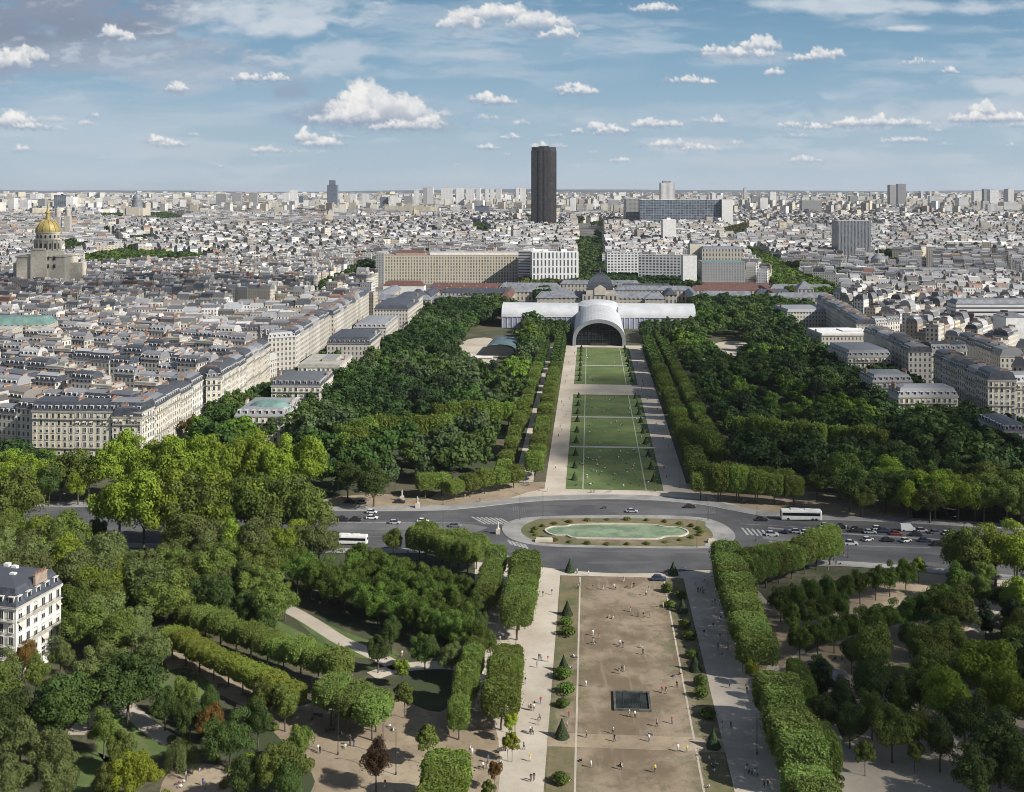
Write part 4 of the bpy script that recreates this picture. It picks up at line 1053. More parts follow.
# ================================================================ houses
HOUSES = []        # x, y, rot, w, d, h, mansard height, kind
def hs(x, y, rot, w, d, h, mh=3.4, sides=(1, 0, 0, 0), look=None, wall=None, roof=None, z=None, near=False, floors=None):
    HOUSES.append(dict(x=x, y=y, rot=rot, w=w, d=d, h=h, mh=mh, sides=sides, look=look, wall=wall, roof=roof, z=tz(y) if z is None else z, near=near, fl=floors))
WALLS = [(.60,.55,.44),(.52,.47,.37),(.66,.62,.53),(.47,.42,.33),(.68,.66,.60),(.42,.40,.36),(.58,.51,.37)]
WNAME = ['cream','sandy','pale','tan','off white','grey','honey']
ROOFS = [(.20,.205,.22),(.265,.27,.285),(.065,.07,.082),(.33,.335,.345),(.12,.125,.135),(.21,.19,.17),(.44,.435,.43),(.20,.11,.08),(.82,.82,.82)]
RNAME = ['zinc','light zinc','slate','pale zinc','dark lead','brown','whitish','red','bright white']
def row(pa, pb, depth, h, side=1, step=15, mh=3.6, ends=(1, 1), look='', near=False, back=True, vary=.8, walls=None):
    """a terrace of separate houses; its street front runs from pa to pb, the houses lie on the given side"""
    dx, dy = pb[0]-pa[0], pb[1]-pa[1]; L = math.hypot(dx, dy); n = max(1, round(L / step))
    ux, uy = dx/L, dy/L
    wd = [random.uniform(.8, 1.2) for _ in range(n)]; S = sum(wd); acc = 0
    # local frame: front is -Y ; local +X runs along the front
    if side > 0: rot = math.atan2(uy, ux); nx_, ny_ = -uy, ux
    else: rot = math.atan2(-uy, -ux); nx_, ny_ = uy, -ux
    for k in range(n):
        w = L * wd[k] / S; m_ = (acc + wd[k]/2) / S * L; acc += wd[k]
        cx, cy = pa[0]+ux*m_+nx_*depth/2, pa[1]+uy*m_+ny_*depth/2
        e0 = ends[0] if k == 0 else 0; e1 = ends[1] if k == n-1 else 0
        if side > 0: sd = (1, e1, 1 if back else 0, e0)
        else: sd = (1, e0, 1 if back else 0, e1)
        wi = random.choice(walls) if walls else random.choice([0, 0, 1, 2, 4, 6])
        hs(cx, cy, rot, w - .06, depth, h + random.uniform(-vary, vary), mh * random.uniform(.85, 1.1), sd, look, wi, random.choice([0, 0, 1, 2, 2, 4, 5]), near=near)
# --- left quarter (corners traced from their cornices)
A, B, C_ = T(32, 412, 23), T(142, 414, 23), T(203, 381, 22)
row(A, B, 13, 23, 1, 17, near=True, ends=(1, 1), look='corner mansion of the sunlit block')
row(B, C_, 13, 22, 1, 17, near=True, ends=(1, 1), look='balconied mansion')
D1, D2 = T(222, 377, 22), T(270, 346, 22)
row(T(206, 378, 22), D1, 12, 22, 1, 12, near=True, look='short fronted mansion'); row(D1, D2, 13, 22, 1, 16, near=True, look='balconied mansion')
E1, E2 = T(296, 336, 22), T(331, 314, 22)
row(T(268, 338, 22), E1, 12, 22, 1, 16, look='mansion'); row(E1, E2, 13, 22, 1, 15, look='mansion'); row(T(334, 315, 22), T(369, 293, 22), 13, 22, 1, 15, look='mansion')
row(T(-60, 390, 20), T(22, 402, 20), 13, 20, 1, 16, near=True, look='cream mansion at left edge')
row(T(-40, 372, 20), T(20, 380, 20), 13, 20, 1, 16, look='mansion')
# villas along the park
def villa(x0, x1, yt, h, dp, rot=0.0, wall=0, roof=1, mh=3, look='', fl=None):
    a = T(x0, yt, h); b = T(x1, yt, h); cx = (a[0]+b[0])/2; w = abs(b[0]-a[0])
    hs(cx, a[1] + dp/2, rot, w, dp, h, mh, (1, 1, 1, 1), look, wall, roof, near=a[1] < 720, floors=fl)
villa(236, 286, 416, 14, 34, -.03, 2, 1, 2.2, 'low pale villa with green curved skylight')
villa(272, 322, 386, 16, 34, -.03, 2, 4, 2.4, 'pale villa with slate attic')
villa(299, 341, 367, 17, 40, -.03, 4, 1, 1.2, 'white flat roofed villa')
villa(328, 372, 344, 17, 46, -.04, 2, 2, 4.2, 'villa with tall slate mansard')
villa(355, 388, 328, 17, 60, -.04, 4, 1, 2.4, 'long pale villa')
villa(376, 410, 310, 18, 70, -.05, 2, 2, 3.5, 'long villa with dark attic')
villa(395, 416, 302, 18, 60, -.05, 0, 2, 3.5, 'last villa before the military school')
# --- right quarter
RA1, RA2 = T(833, 300, 21), T(876, 324, 21)
row(RA1, RA2, 14, 21, -1, 15, look='shaded avenue mansion'); row(RA2, T(900, 322, 21), 13, 21, 1, 14, look='avenue corner mansion')
RB1, RB2 = T(884, 331, 22), T(932, 352, 22)
row(RB1, RB2, 14, 22, -1, 15, look='shaded avenue mansion'); row(RB2, T(967, 351, 22), 13, 22, 1, 15, look='lit corner mansion', near=True)
RC1, RC2 = T(958, 357, 22), T(1016, 382, 22)
row(RC1, RC2, 14, 22, -1, 15, look='shaded avenue mansion', near=True); row(RC2, T(1080, 380, 22), 13, 22, 1, 15, look='corner mansion at right edge', near=True)
row(T(979, 340, 20), T(1024, 356, 20), 14, 20, -1, 15, look='back street mansion')
villa(786, 832, 312, 15, 40, .05, 2, 1, 2, 'low villa by the right park edge')
villa(820, 876, 336, 16, 34, .05, 5, 8, .6, 'grey villa under a broad white flat roof')
villa(846, 890, 357, 17, 36, .05, 0, 0, 4, 'cream villa with blue grey mansard')
villa(898, 958, 397, 17, 14, .03, 0, 0, 4, 'cream villa with dormered slate mansard')
villa(872, 912, 382, 17, 20, .03, 5, 0, 3.5, 'grey side wing villa')
villa(1004, 1030, 432, 14, 26, .0, 0, 4, 2.5, 'small cream house between dark trees')
# --- white house in the lower left corner
x1, y1 = T(40, 597, 18)
hs(x1 - 14, y1 + 4, -.25, 28, 17, 18, 4.0, (1, 1, 1, 1), 'white villa with broad dark slate roof and skylights', 4, 2, near=True)
hs(x1 - 21, y1 - 11, -.25, 24, 9, 14, 3.2, (1, 1, 0, 0), 'lower white wing of the slate roofed villa', 4, 2, near=True)

# --- zones kept clear of ordinary houses
ZONES = [PARK, [(190, 400), (430, 400), (430, 550), (256, 550), (256, 650), (268, 790), (236, 790), (190, 600)]] + FARZONES
def rectz(x0, x1, Y0, Y1):
    return [((x0-CX)*Y0/F, Y0), ((x1-CX)*Y0/F, Y0), ((x1-CX)*Y1/F, Y1), ((x0-CX)*Y1/F, Y1)]
ZONES += [rectz(372, 840, 1000, 1330), rectz(372, 700, 1300, 1530), rectz(515, 700, 1380, 1600), rectz(690, 750, 1290, 1480), rectz(18, 82, 1250, 1325), rectz(525, 562, 2600, 2800),
          rectz(628, 735, 2600, 2700), rectz(836, 870, 1690, 1760), rectz(225, 300, 1000, 1100), rectz(575, 606, 1400, 3000)]
def lattice(y0, y1, s, seed, hj=(15, 23)):
    """street blocks of terrace houses turned by quarter"""
    rg = np.random.default_rng(seed)
    nd = 14; dc = np.stack([rg.uniform(-.62, .62, nd) * (y0 + y1) / 2, rg.uniform(y0, y1, nd)], 1)
    dr = rg.choice([.07, .07, -.35, .45, .9, -.12, .25], nd)
    out = []
    for q in range(nd):
        c_, sn = math.cos(dr[q]), math.sin(dr[q])
        X_ = y1 * .56; ext = math.hypot(X_, (y1-y0)) * 1.05
        bw, bd = 104 * s, 60 * s; st = 13 * s ** .5
        na = int(ext / bw) + 1; nb_ = int(ext / bd) + 1
        I, J = np.meshgrid(np.arange(-na, na + 1), np.arange(-nb_, nb_ + 1)); I = I.ravel(); J = J.ravel()
        jx = rg.normal(size=len(I)) * 3 * s
        rows = 4; per = 7
        for r_ in range(rows):
            oy = (r_ + .5) / rows * (bd - st)
            for k in range(per):
                ox = (k + .5) / per * (bw - st)
                lx = I * bw + ox + jx; ly = J * bd + oy
                x = dc[q, 0] + lx * c_ - ly * sn; y = dc[q, 1] + lx * sn + ly * c_
                ok = (y > y0) & (y < y1) & (np.abs(x) < y * .49 + 60)
                x, y = x[ok], y[ok]
                if not len(x): continue
                dd = ((x[:, None] - dc[:, 0]) ** 2 + (y[:, None] - dc[:, 1]) ** 2).argmin(1)
                k2 = dd == q; x, y = x[k2], y[k2]; n = len(x)
                if not n: continue
                w_ = (bw - st) / per * (1.0 if s < 3 else .95) * np.ones(n) - .08
                inner = r_ in (1, 2)
                d_ = (bd - st) / rows * rg.uniform(.72, .86, n)
                bh_ = np.abs(np.sin(np.round((x+y)/70.0)*12.9)) * (hj[1]-hj[0]) * .6 + hj[0] + (hj[1]-hj[0])*.2; h_ = (bh_ + rg.normal(size=n) * 1.4) * (rg.uniform(.55, 1, n) if inner else 1)
                if s > 2: h_ = h_ * rg.choice([1, .7, 1.25], n)
                rt = np.full(n, dr[q] + (0 if r_ < 2 else math.pi))
                out.append(np.stack([x, y, rt, w_, d_, h_], 1))
    A_ = np.concatenate(out)
    keep = np.ones(len(A_), bool)
    for z_ in ZONES: keep &= ~inpoly_np(A_[:, 0], A_[:, 1], z_)
    A_ = A_[keep]
    keep = rg.random(len(A_)) > .04
    return A_[keep]
EX = [(h_['x'], h_['y'], (h_['w'] + h_['d']) / 4 + 6, h_) for h_ in HOUSES]
def clear(A_):
    keep = np.ones(len(A_), bool)
    for ex, ey, r_, h_ in EX:
        c_, sn = math.cos(-h_['rot']), math.sin(-h_['rot'])
        dx, dy = A_[:, 0]-ex, A_[:, 1]-ey
        lx, ly = dx*c_ - dy*sn, dx*sn + dy*c_
        keep &= ~((np.abs(lx) < h_['w']/2 + 6.5) & (np.abs(ly) < h_['d']/2 + 6.5))
    return A_[keep]
bands = [clear(lattice(430, 1900, 1.0, 1)), lattice(1900, 3200, 1.15, 2, (13, 24)), lattice(3200, 5600, 1.6, 3, (12, 28)), lattice(5600, 9500, 2.7, 4, (10, 32)), lattice(9500, 17500, 5, 5, (10, 30))]
print('BUILDINGS', [len(b) for b in bands])
B0 = bands[0]; order = np.argsort(B0[:, 1])
# the boulevard left open beside the rows traced above
def street_clear(a):
    x, y = a[0], a[1]
    for p, q, wd in ((B, T(369, 293, 22), 26), (RA1, RC2, 30)):
        L = math.hypot(q[0]-p[0], q[1]-p[1]); ux, uy = (q[0]-p[0])/L, (q[1]-p[1])/L
        dx, dy = x-p[0], y-p[1]; t_ = dx*ux + dy*uy; d = dx*uy - dy*ux
        if -30 < t_ < L + 10 and (-2 < d < wd if p is B else -wd < d < 2): return False
    return True
nfree = 300 - len(HOUSES); cnt = 0; rest = []
for i in order:
    a = B0[i]; px, py = PX(a[0], a[1], a[5])
    if not street_clear(a): continue
    if cnt < nfree and -8 < px < 1032:
        cnt += 1; hs(a[0], a[1], a[2], a[3], a[4], a[5], random.choice([3.2, 3.6, 2.6, 1.2]), (1, 1, 1, 1), 'town house', random.randrange(7), random.choice([0, 1, 1, 2, 3, 4, 5, 6, 0, 0, 4, 1, 3, 1, 3, 2]))
    else: rest.append(a)
bands[0] = np.array(rest)

# ---- individual houses
WIN = {}
def window_mesh(w, h):
    k = (round(w, 1), round(h, 1))
    if k in WIN: return WIN[k]
    mb = MB(); w_, h_ = k
    mb.box(0, -.02, 0, w_, .06, h_, mi=1)                                    # dark pane, slightly set into the reveal
    for sx in (-1, 1): mb.box(sx * (w_/2 + .05), -.05, 0, .12, .16, h_ + .08, mi=0)
    mb.box(0, -.05, h_, w_, .14, .12, mi=0); mb.box(0, -.062, .02, .07, .05, h_ - .04, mi=0)
    mb.box(0, -.12, -.14, w_ + .3, .3, .12, mi=0)
    me = mb.mesh('window', [M['frame'], M['glass']]); m2 = MB(); m2.v, m2.f, m2.mi, m2.uv = list(mb.v), list(mb.f), list(mb.mi), list(mb.uv); m2.box(0, -.06, h_*random.uniform(.35, .6), w_ - .1, .05, h_*.38, mi=0)
    m3 = MB(); m3.v, m3.f, m3.mi, m3.uv = list(mb.v), list(mb.f), list(mb.mi), list(mb.uv)
    for sx in (-1, 1): m3.box(sx*(w_*.5 + .32), -.08, .05, .5, .06, h_ - .05, mi=0)
    m4 = MB(); m4.v, m4.f, m4.mi, m4.uv = list(mb.v), list(mb.f), list(mb.mi), list(mb.uv); m4.quad([(-w_*.6, -.1, h_), (-w_*.6, -1.0, h_*.62), (w_*.6, -1.0, h_*.62), (w_*.6, -.1, h_)], 2)
    WIN[k] = [me, me, me, m2.mesh('window', [M['frame'], M['glass']]), m3.mesh('window', [M['frame'], M['glass']]), m4.mesh('window', [M['frame'], M['glass'], M['awning']])]; return WIN[k]
def chimney_mesh(L, h, n):
    mb = MB(); mb.box(0, 0, 0, .75, L, h, mi=0); mb.box(0, 0, h, .95, L + .2, .18, mi=0)
    for k in range(n): mb.lathe(0, -L/2 + (k + .5) * L / n, [(.17, h + .15), (.13, h + .85)], 6, 1)
    return mb.mesh('chimney', [M['brick'], M['terra']])
CHM = [chimney_mesh(l, h, n) for l, h, n in ((4.5, 2.4, 8), (3, 2.8, 5), (6, 2.0, 10))]
CHM2 = [chimney_mesh(l, h, n) for l, h, n in ((4.5, 2.4, 8), (3, 2.8, 5))]
for me in CHM2: me.materials[0] = M['stone_grey']
DOR = MB(); DOR.prism([(-.75, -.55), (.75, -.55), (.75, 1.4), (-.75, 1.4)], 0, 1.75, 0); DOR.box(0, .35, 1.75, 1.75, 2.1, .14, mi=0); DOR.box(0, -.58, .25, 1.0, .06, 1.3, mi=1)
DORM = DOR.mesh('dormer', [M['frame'], M['glass']])
def ring(w, d, z, e=0.0): return [(-w/2-e, -d/2-e, z), (w/2+e, -d/2-e, z), (w/2+e, d/2+e, z), (-w/2-e, d/2+e, z)]
HITEMS = []
def make_house(H):
    w, d, h, mh = H['w'], H['d'], H['h'], H['mh']
    e = empty('apartment_house' if 'villa' not in (H['look'] or '') else 'villa', (H['x'], H['y'], H['z']), H['rot'])
    e['category'] = 'villa' if 'villa' in (H['look'] or '') else 'apartment house'
    mb = MB(); pl = [(-w/2, -d/2), (w/2, -d/2), (w/2, d/2), (-w/2, d/2)]
    near = H['near']; fh = 3.15; nf = int((h - 1.0) / fh)
    n_u = max(2, int(w / 2.7)); 
    # walls: windows sit centred in bays, so scale the wall coordinate per face
    L0 = 0
    for i in range(4):
        a, b = pl[i], pl[(i+1) % 4]; dd = math.hypot(b[0]-a[0], b[1]-a[1]); nb_ = max(1, round(dd / 2.7)); us = nb_ * 2.7
        if not H['sides'][i] and not near: us = 0.01
        mb.quad([(a[0], a[1], -1), (b[0], b[1], -1), (b[0], b[1], h), (a[0], a[1], h)], 0, [(0, 0), (us, 0), (us, h/fh*3.1), (0, h/fh*3.1)])
    mb.quad([(p[0], p[1], h) for p in pl], 0)
    wall = mb.build('wall', M['wallc'] if near else M['facade_house'], e)
    wc = WALLS[H['wall']]; wall.color = (*wc, 1)
    rc = ROOFS[H['roof']]
    # roof
    if H['roof'] == 8: mem = MB().box(0, 0, h + .95, w - 1.2, d - 1.2, .9, mi=0).build('flat_roof_cover', M['white'], e)
    mb = MB(); ins = min(1.5, mh * .42) if mh > 1.5 else .15
    i2 = min(w, d) * .34; hipx = 1 if ('villa' in (H['look'] or '') or H['sides'][1] and H['sides'][3] and H['look'] != 'town house') else 0
    rings = [ring(w, d, h + .3, .25), ring(w - 2*ins*hipx, d - 2*ins, h + .3 + mh), ring(w - 2*i2 if hipx else w - .2, max(d - 2*i2, .6), h + .3 + mh + .9)]
    mb.loft([ring(w, d, h, .35), ring(w, d, h + .3, .35)], 1, cap=True, capb=True)
    if mh > 1.5: mb.loft(rings[:2], 0, cap=False); mb.loft([rings[1], rings[2]], 2)
    else:
        mb.loft([ring(w, d, h + .3, 0), ring(w, d, h + .3 + mh, 0)], 1); mb.box(w*.15, 0, h + .3 + mh, w*.35, d*.4, 1.6, mi=1, top=2)
    slate = H['roof'] in (2, 4) or random.random() < .35
    roof = mb.build('roof', [M['slate'] if slate and mh > 1.5 else M['roofc'], M['stone_grey'], M['roofc']], e)
    roof.color = (*rc, 1)
    zt = h + .3 + (mh if mh > 1.5 else mh)
    for sx in (-1, 1):
        if random.random() < .85:
            c_ = link('chimney', random.choice(CHM + CHM2), roof, (sx * (w/2 - .5), random.uniform(-.12, .12) * d, zt - 1.2))
    if near:
        # cornices, balconies, windows, dormers
        mb = MB()
        mb.loft([ring(w, d, h - .5, .28), ring(w, d, h - .1, .42)], 0, capb=True)
        m3 = MB(); m3.loft([ring(w, d, 3.9, .14), ring(w, d, 4.15, .14)], 0, capb=True); c3 = m3.build('string_course', [M['wallc']], e); c3.color = (*wc, 1)
        c_ = mb.build('cornice', [M['wallc']], e); c_.color = (*[min(1, v * 1.05) for v in wc], 1)
        nwin = 0
        vis = []
        for s_ in range(4):
            a = H['rot'] + (-math.pi/2, 0, math.pi/2, math.pi)[s_]
            nx_, ny_ = math.cos(a), math.sin(a); ww = w if s_ % 2 == 0 else d; off = (d if s_ % 2 == 0 else w) / 2
            fx, fy = H['x'] + nx_*off, H['y'] + ny_*off
            if H['sides'][s_] and (nx_*fx + ny_*fy) < 0: vis.append((s_, ww, off, a - H['rot']))
        for s_, ww, off, al in vis:
            nb_ = max(1, round((ww - .6) / 2.75)); ca, sa = math.cos(al), math.sin(al)
            for f_ in range(nf):
                z0 = h - (f_ + 1) * fh + .35
                if z0 < 1.5: continue
                wh = 2.05 if f_ < nf - 1 else 2.3
                wm = window_mesh(1.25, wh); pick = (0, 0, 3, 3, 4) if random.random() < .8 else (0, 5, 5, 3)
                for k in range(nb_):
                    if nwin >= 98: break
                    tt_ = -ww/2 + (k + .5) * ww / nb_
                    lx = ca * (off + .02) - sa * tt_; ly = sa * (off + .02) + ca * tt_
                    o_ = link('window', wm[random.choice(pick)], e, (lx, ly, z0), al + math.pi/2); nwin += 1
            for f_ in (1, nf - 2) if ww > 8 else ():
                if f_ < 1: continue
                z0 = h - f_ * fh - .12
                mb = MB(); mb.box(0, -.4, 0, ww - .5, .8, .16, mi=0)
                mb.box(0, -.78, 1.0, ww - .5, .05, .06, mi=1)
                for q in range(int(ww / .45)): mb.box(-ww/2 + .4 + q*.45, -.78, .16, .04, .04, .85, mi=1)
                bo = mb.build('balcony', [M['stone'], M['rail']], e); bo.location = (ca*off, sa*off, z0); bo.rotation_euler = (0, 0, al + math.pi/2)
            if mh > 2:
                nd_ = max(1, round(ww / 3.2))
                for k in range(nd_):
                    tt_ = -ww/2 + (k + .5) * ww / nd_
                    link('dormer', DORM, roof, (ca*(off - .75) - sa*tt_, sa*(off - .75) + ca*tt_, h + .75), al + math.pi/2)
    else:
        # a pixel or two each: dormers stay in the attic's own skin
        if mh > 2 and H['y'] < 950:
            for s_ in range(4):
                a = H['rot'] + (-math.pi/2, 0, math.pi/2, math.pi)[s_]; al = a - H['rot']
                if math.cos(a)*H['x'] + math.sin(a)*H['y'] > 0 or not H['sides'][s_]: continue
                ww = w if s_ % 2 == 0 else d; off = (d if s_ % 2 == 0 else w) / 2; ca, sa = math.cos(al), math.sin(al)
                for k in range(max(1, round(ww / 3.4))):
                    tt_ = -ww/2 + (k + .5) * ww / max(1, round(ww / 3.4))
                    link('dormer', DORM, roof, (ca*(off - .75) - sa*tt_, sa*(off - .75) + ca*tt_, h + .75), al + math.pi/2)
    return e, roof
for H in HOUSES:
    e, roof = make_house(H)
    px, py = PX(H['x'], H['y'], H['z'] + H['h'])
    lk = H['look'] or ''
    if lk == 'town house': look = '%s town house with %s roof' % (WNAME[H['wall']], RNAME[H['roof']]); e['group'] = 'town houses of the near quarters'
    elif 'mansion' in lk: look = '%s %s' % (WNAME[H['wall']], lk); e['group'] = 'mansions in terraces along the avenues'
    else: look = lk
    HITEMS.append((e, look, px, py))
    if 'skylight' in lk and 'green' in lk:
        mb = MB(); mb.lathe(0, 0, [(8.5, 0), (8.2, 2.2), (6.4, 4.2), (3.2, 5.4), (.3, 5.8)], 20)
        o = mb.build('skylight_dome', M['green_roof'], roof, True); o.location = (2, -6, H['h'] + 1.6); o.scale = (1.15, .7, .7)
    if 'skylights' in lk:
        for k in range(6): MB().box(0, 0, 0, 1.5, 1.1, .8).build('skylight', M['white'], roof).location = (-9 + 3.2*k, random.uniform(-7, 6), H['h'] + H['mh'] + .8)
single_out(HITEMS, MARKS)

# ---- the rest of the city, one object: terraces, attics, chimney stacks
def city_mesh(name, A_, chim, rg, lowfac=1.0):
    n = len(A_)
    x, y, rt, w_, d_, h_ = A_.T
    t_ = np.clip((y - 1250) / 1900, 0, 1); z = 30 * t_ * t_ * (3 - 2 * t_) - 2; hf2 = np.clip((y - 15000) / 9000, 0, 1); z = z + hf2 * 50
    mans = rg.random(n) < .68
    bigb = rg.random(n) < np.where(y < 1900, .01, np.where(y < 3200, .035, .06)); h_ = np.where(bigb, h_ * rg.uniform(1.15, 1.6, n) * np.where(y > 3200, 1.35, 1), h_); mans = mans & ~bigb
    mh = np.where(mans, rg.uniform(2.2, 4.2, n), rg.uniform(.3, 1.0, n))
    ins = np.where(mans, mh * .42, .02)
    def rg4(w2, d2, zz):
        return np.stack([np.stack([-w2/2, -d2/2, zz], 1), np.stack([w2/2, -d2/2, zz], 1), np.stack([w2/2, d2/2, zz], 1), np.stack([-w2/2, d2/2, zz], 1)], 1)
    top = h_ + 2
    Rg = [rg4(w_, d_, np.zeros(n)), rg4(w_, d_, top), rg4(w_, d_ - 2*ins, top + mh), rg4(w_*.96, d_*.22, top + mh + np.where(mans, 1.0, .02))]
    V = np.concatenate(Rg, 1); nv = 16
    Fq = []
    for k in range(3):
        for i in range(4): j = (i + 1) % 4; Fq.append((4*k+i, 4*k+j, 4*k+4+j, 4*k+4+i))
    Fq.append((12, 13, 14, 15)); mi = [0]*4 + [1]*4 + [2]*4 + [2]
    wallc = np.array(WALLS + [(.68, .67, .64), (.72, .71, .69), (.50, .49, .47), (.36, .30, .25)])[rg.integers(0, 11, n)] * rg.uniform(.8, 1.12, (n, 1))
    rc = np.array(ROOFS[:7] + [(.24, .25, .27), (.30, .31, .33), (.45, .45, .45), (.62, .62, .61), (.24, .13, .095), (.16, .155, .16)])[rg.choice(13, n, p=np.array([11,11,8,9,10,8,5,11,9,5,2,4,7])/100)] * rg.uniform(.8, 1.2, (n, 1))
    atc = np.where((rg.random(n) < .5)[:, None], rc * .45, rc)
    C = np.zeros((n, 13, 4)); C[..., 3] = 1
    C[:, 0:4, :3] = wallc[:, None]; C[:, 4:8, :3] = np.where(mans[:, None], atc, wallc)[:, None]; C[:, 8:13, :3] = rc[:, None]
    if chim:
        for sx in (-1, 1):
            cw, cl, chh = .9, rg.uniform(2.5, 6, n), rg.uniform(2.0, 3.6, n)
            cx = sx * (w_/2 - .6); cy = rg.uniform(-.2, .2, n) * d_; cl = np.minimum(cl, d_*.7)
            zb = top + mh - 1.0
            for zz in (zb, zb + chh):
                V = np.concatenate([V, np.stack([np.stack([cx + a*cw, cy + b*cl, zz], 1) for a, b in ((-.5, -.5), (.5, -.5), (.5, .5), (-.5, .5))], 1)], 1)
            for i in range(4): j = (i + 1) % 4; Fq.append((nv+i, nv+j, nv+4+j, nv+4+i)); mi.append(2)
            Fq.append((nv+4, nv+5, nv+6, nv+7)); mi.append(2); nv += 8
            cc = np.array([(.30, .25, .20), (.42, .40, .36), (.26, .16, .12), (.5, .47, .42)])[rg.integers(0, 4, n)]
            C = np.concatenate([C, np.concatenate([np.repeat(cc[:, None], 5, 1), np.ones((n, 5, 1))], 2)], 1)
    nF = len(Fq); Fq = np.array(Fq)
    c_, sn = np.cos(rt)[:, None], np.sin(rt)[:, None]
    X = V[..., 0]*c_ - V[..., 1]*sn + x[:, None]; Y = V[..., 0]*sn + V[..., 1]*c_ + y[:, None]; Z = V[..., 2] + z[:, None]
    VV = np.stack([X, Y, Z], 2).reshape(-1, 3)
    FF = (Fq[None] + (np.arange(n) * nv)[:, None, None]).reshape(-1, 4)
    uv = np.zeros((n, nF, 4, 2))
    for i in range(4):
        L = w_ if i % 2 == 0 else d_; Ls = np.round(L / 2.7) * 2.7
        uv[:, i, 1, 0] = Ls; uv[:, i, 2, 0] = Ls; uv[:, i, 2, 1] = top; uv[:, i, 3, 1] = top
    mi = np.tile(np.array(mi), n)
    me = np_mesh(name, VV, FF, [M['facade_city'], M['roof_city'], M['roof_city']], mi, uv.reshape(-1, 2), C.reshape(-1, 4))
    return me
rgc = np.random.default_rng(21)
for i, b in enumerate(bands):
    if len(b) == 0: continue
    o = link('city_quarter', city_mesh('city_quarter', b, i < 3, rgc))
    tag(o, ['dense grey roofs and cream walls of the nearer streets', 'crowded pale roofs in the middle distance behind the ministry', 'packed white and grey blocks beyond the black tower',
            'far pale suburbs below the skyline', 'thin speckled band of suburbs at the horizon'][i], 'city district', kind='stuff')

# ================================================================ big buildings
def zt(py, Y): return CAMH + (HY - py) * Y / F
def xw(px, Y): return (px - CX) * Y / F
def facmat(name, **k):
    return facade(name, attr=False, **k)
FM = {'beige': facmat('ministry_front', bw=3.6, bh=3.9, wf=.5, hf=.62, ca=(.50,.45,.34), cb=(.52,.47,.36), glass=(.05,.055,.06)),
      'stripe': facmat('ribbed_white_front', bw=4.6, bh=9.0, wf=.42, hf=.80, ca=(.66,.66,.65), cb=(.68,.68,.67), band=.1),
      'honey': facmat('honeycomb_front', bw=4.4, bh=3.6, wf=.62, hf=.55, ca=(.62,.62,.62), cb=(.64,.64,.64), band=.2),
      'hband': facmat('banded_front', bw=60, bh=3.4, wf=1.1, hf=.42, ca=(.58,.57,.55), cb=(.62,.61,.6), band=.1),
      'glassy': facmat('glass_front', bw=6.5, bh=4.0, wf=.9, hf=.8, ca=(.27,.29,.32), cb=(.29,.31,.34), glass=(.03,.04,.055), band=.3),
      'darkrib': facmat('bronze_ribs', bw=2.6, bh=3.6, wf=.56, hf=1.1, ca=(.036,.034,.036), cb=(.038,.036,.038), glass=(.008,.008,.010), band=.35),
      'tower_w': facmat('pale_tower_front', bw=3.4, bh=3.0, wf=.5, hf=.5, ca=(.62,.61,.59), cb=(.76,.75,.73)),
      'tower_d': facmat('dark_tower_front', bw=3.4, bh=3.2, wf=.7, hf=.6, ca=(.12,.14,.17), cb=(.16,.18,.22), glass=(.03,.045,.07)),
      'grey': facmat('grey_front', bw=3.2, bh=3.2, wf=.5, hf=.5, ca=(.27,.27,.27), cb=(.33,.33,.32)),
      'darkglass': facmat('grey_ribbed_front', bw=2.2, bh=3.4, wf=.6, hf=1.1, ca=(.26,.27,.28), cb=(.28,.29,.30), glass=(.03,.036,.045), band=.5),
      'arcade': facmat('arcaded_front', bw=4.2, bh=6.2, wf=.42, hf=.62, ca=(.40,.365,.30), cb=(.44,.40,.33), band=.4)}
BIG = []
def big(name, label, cat, group=None):
    e = empty(name); tag(e, label, cat, group); return e
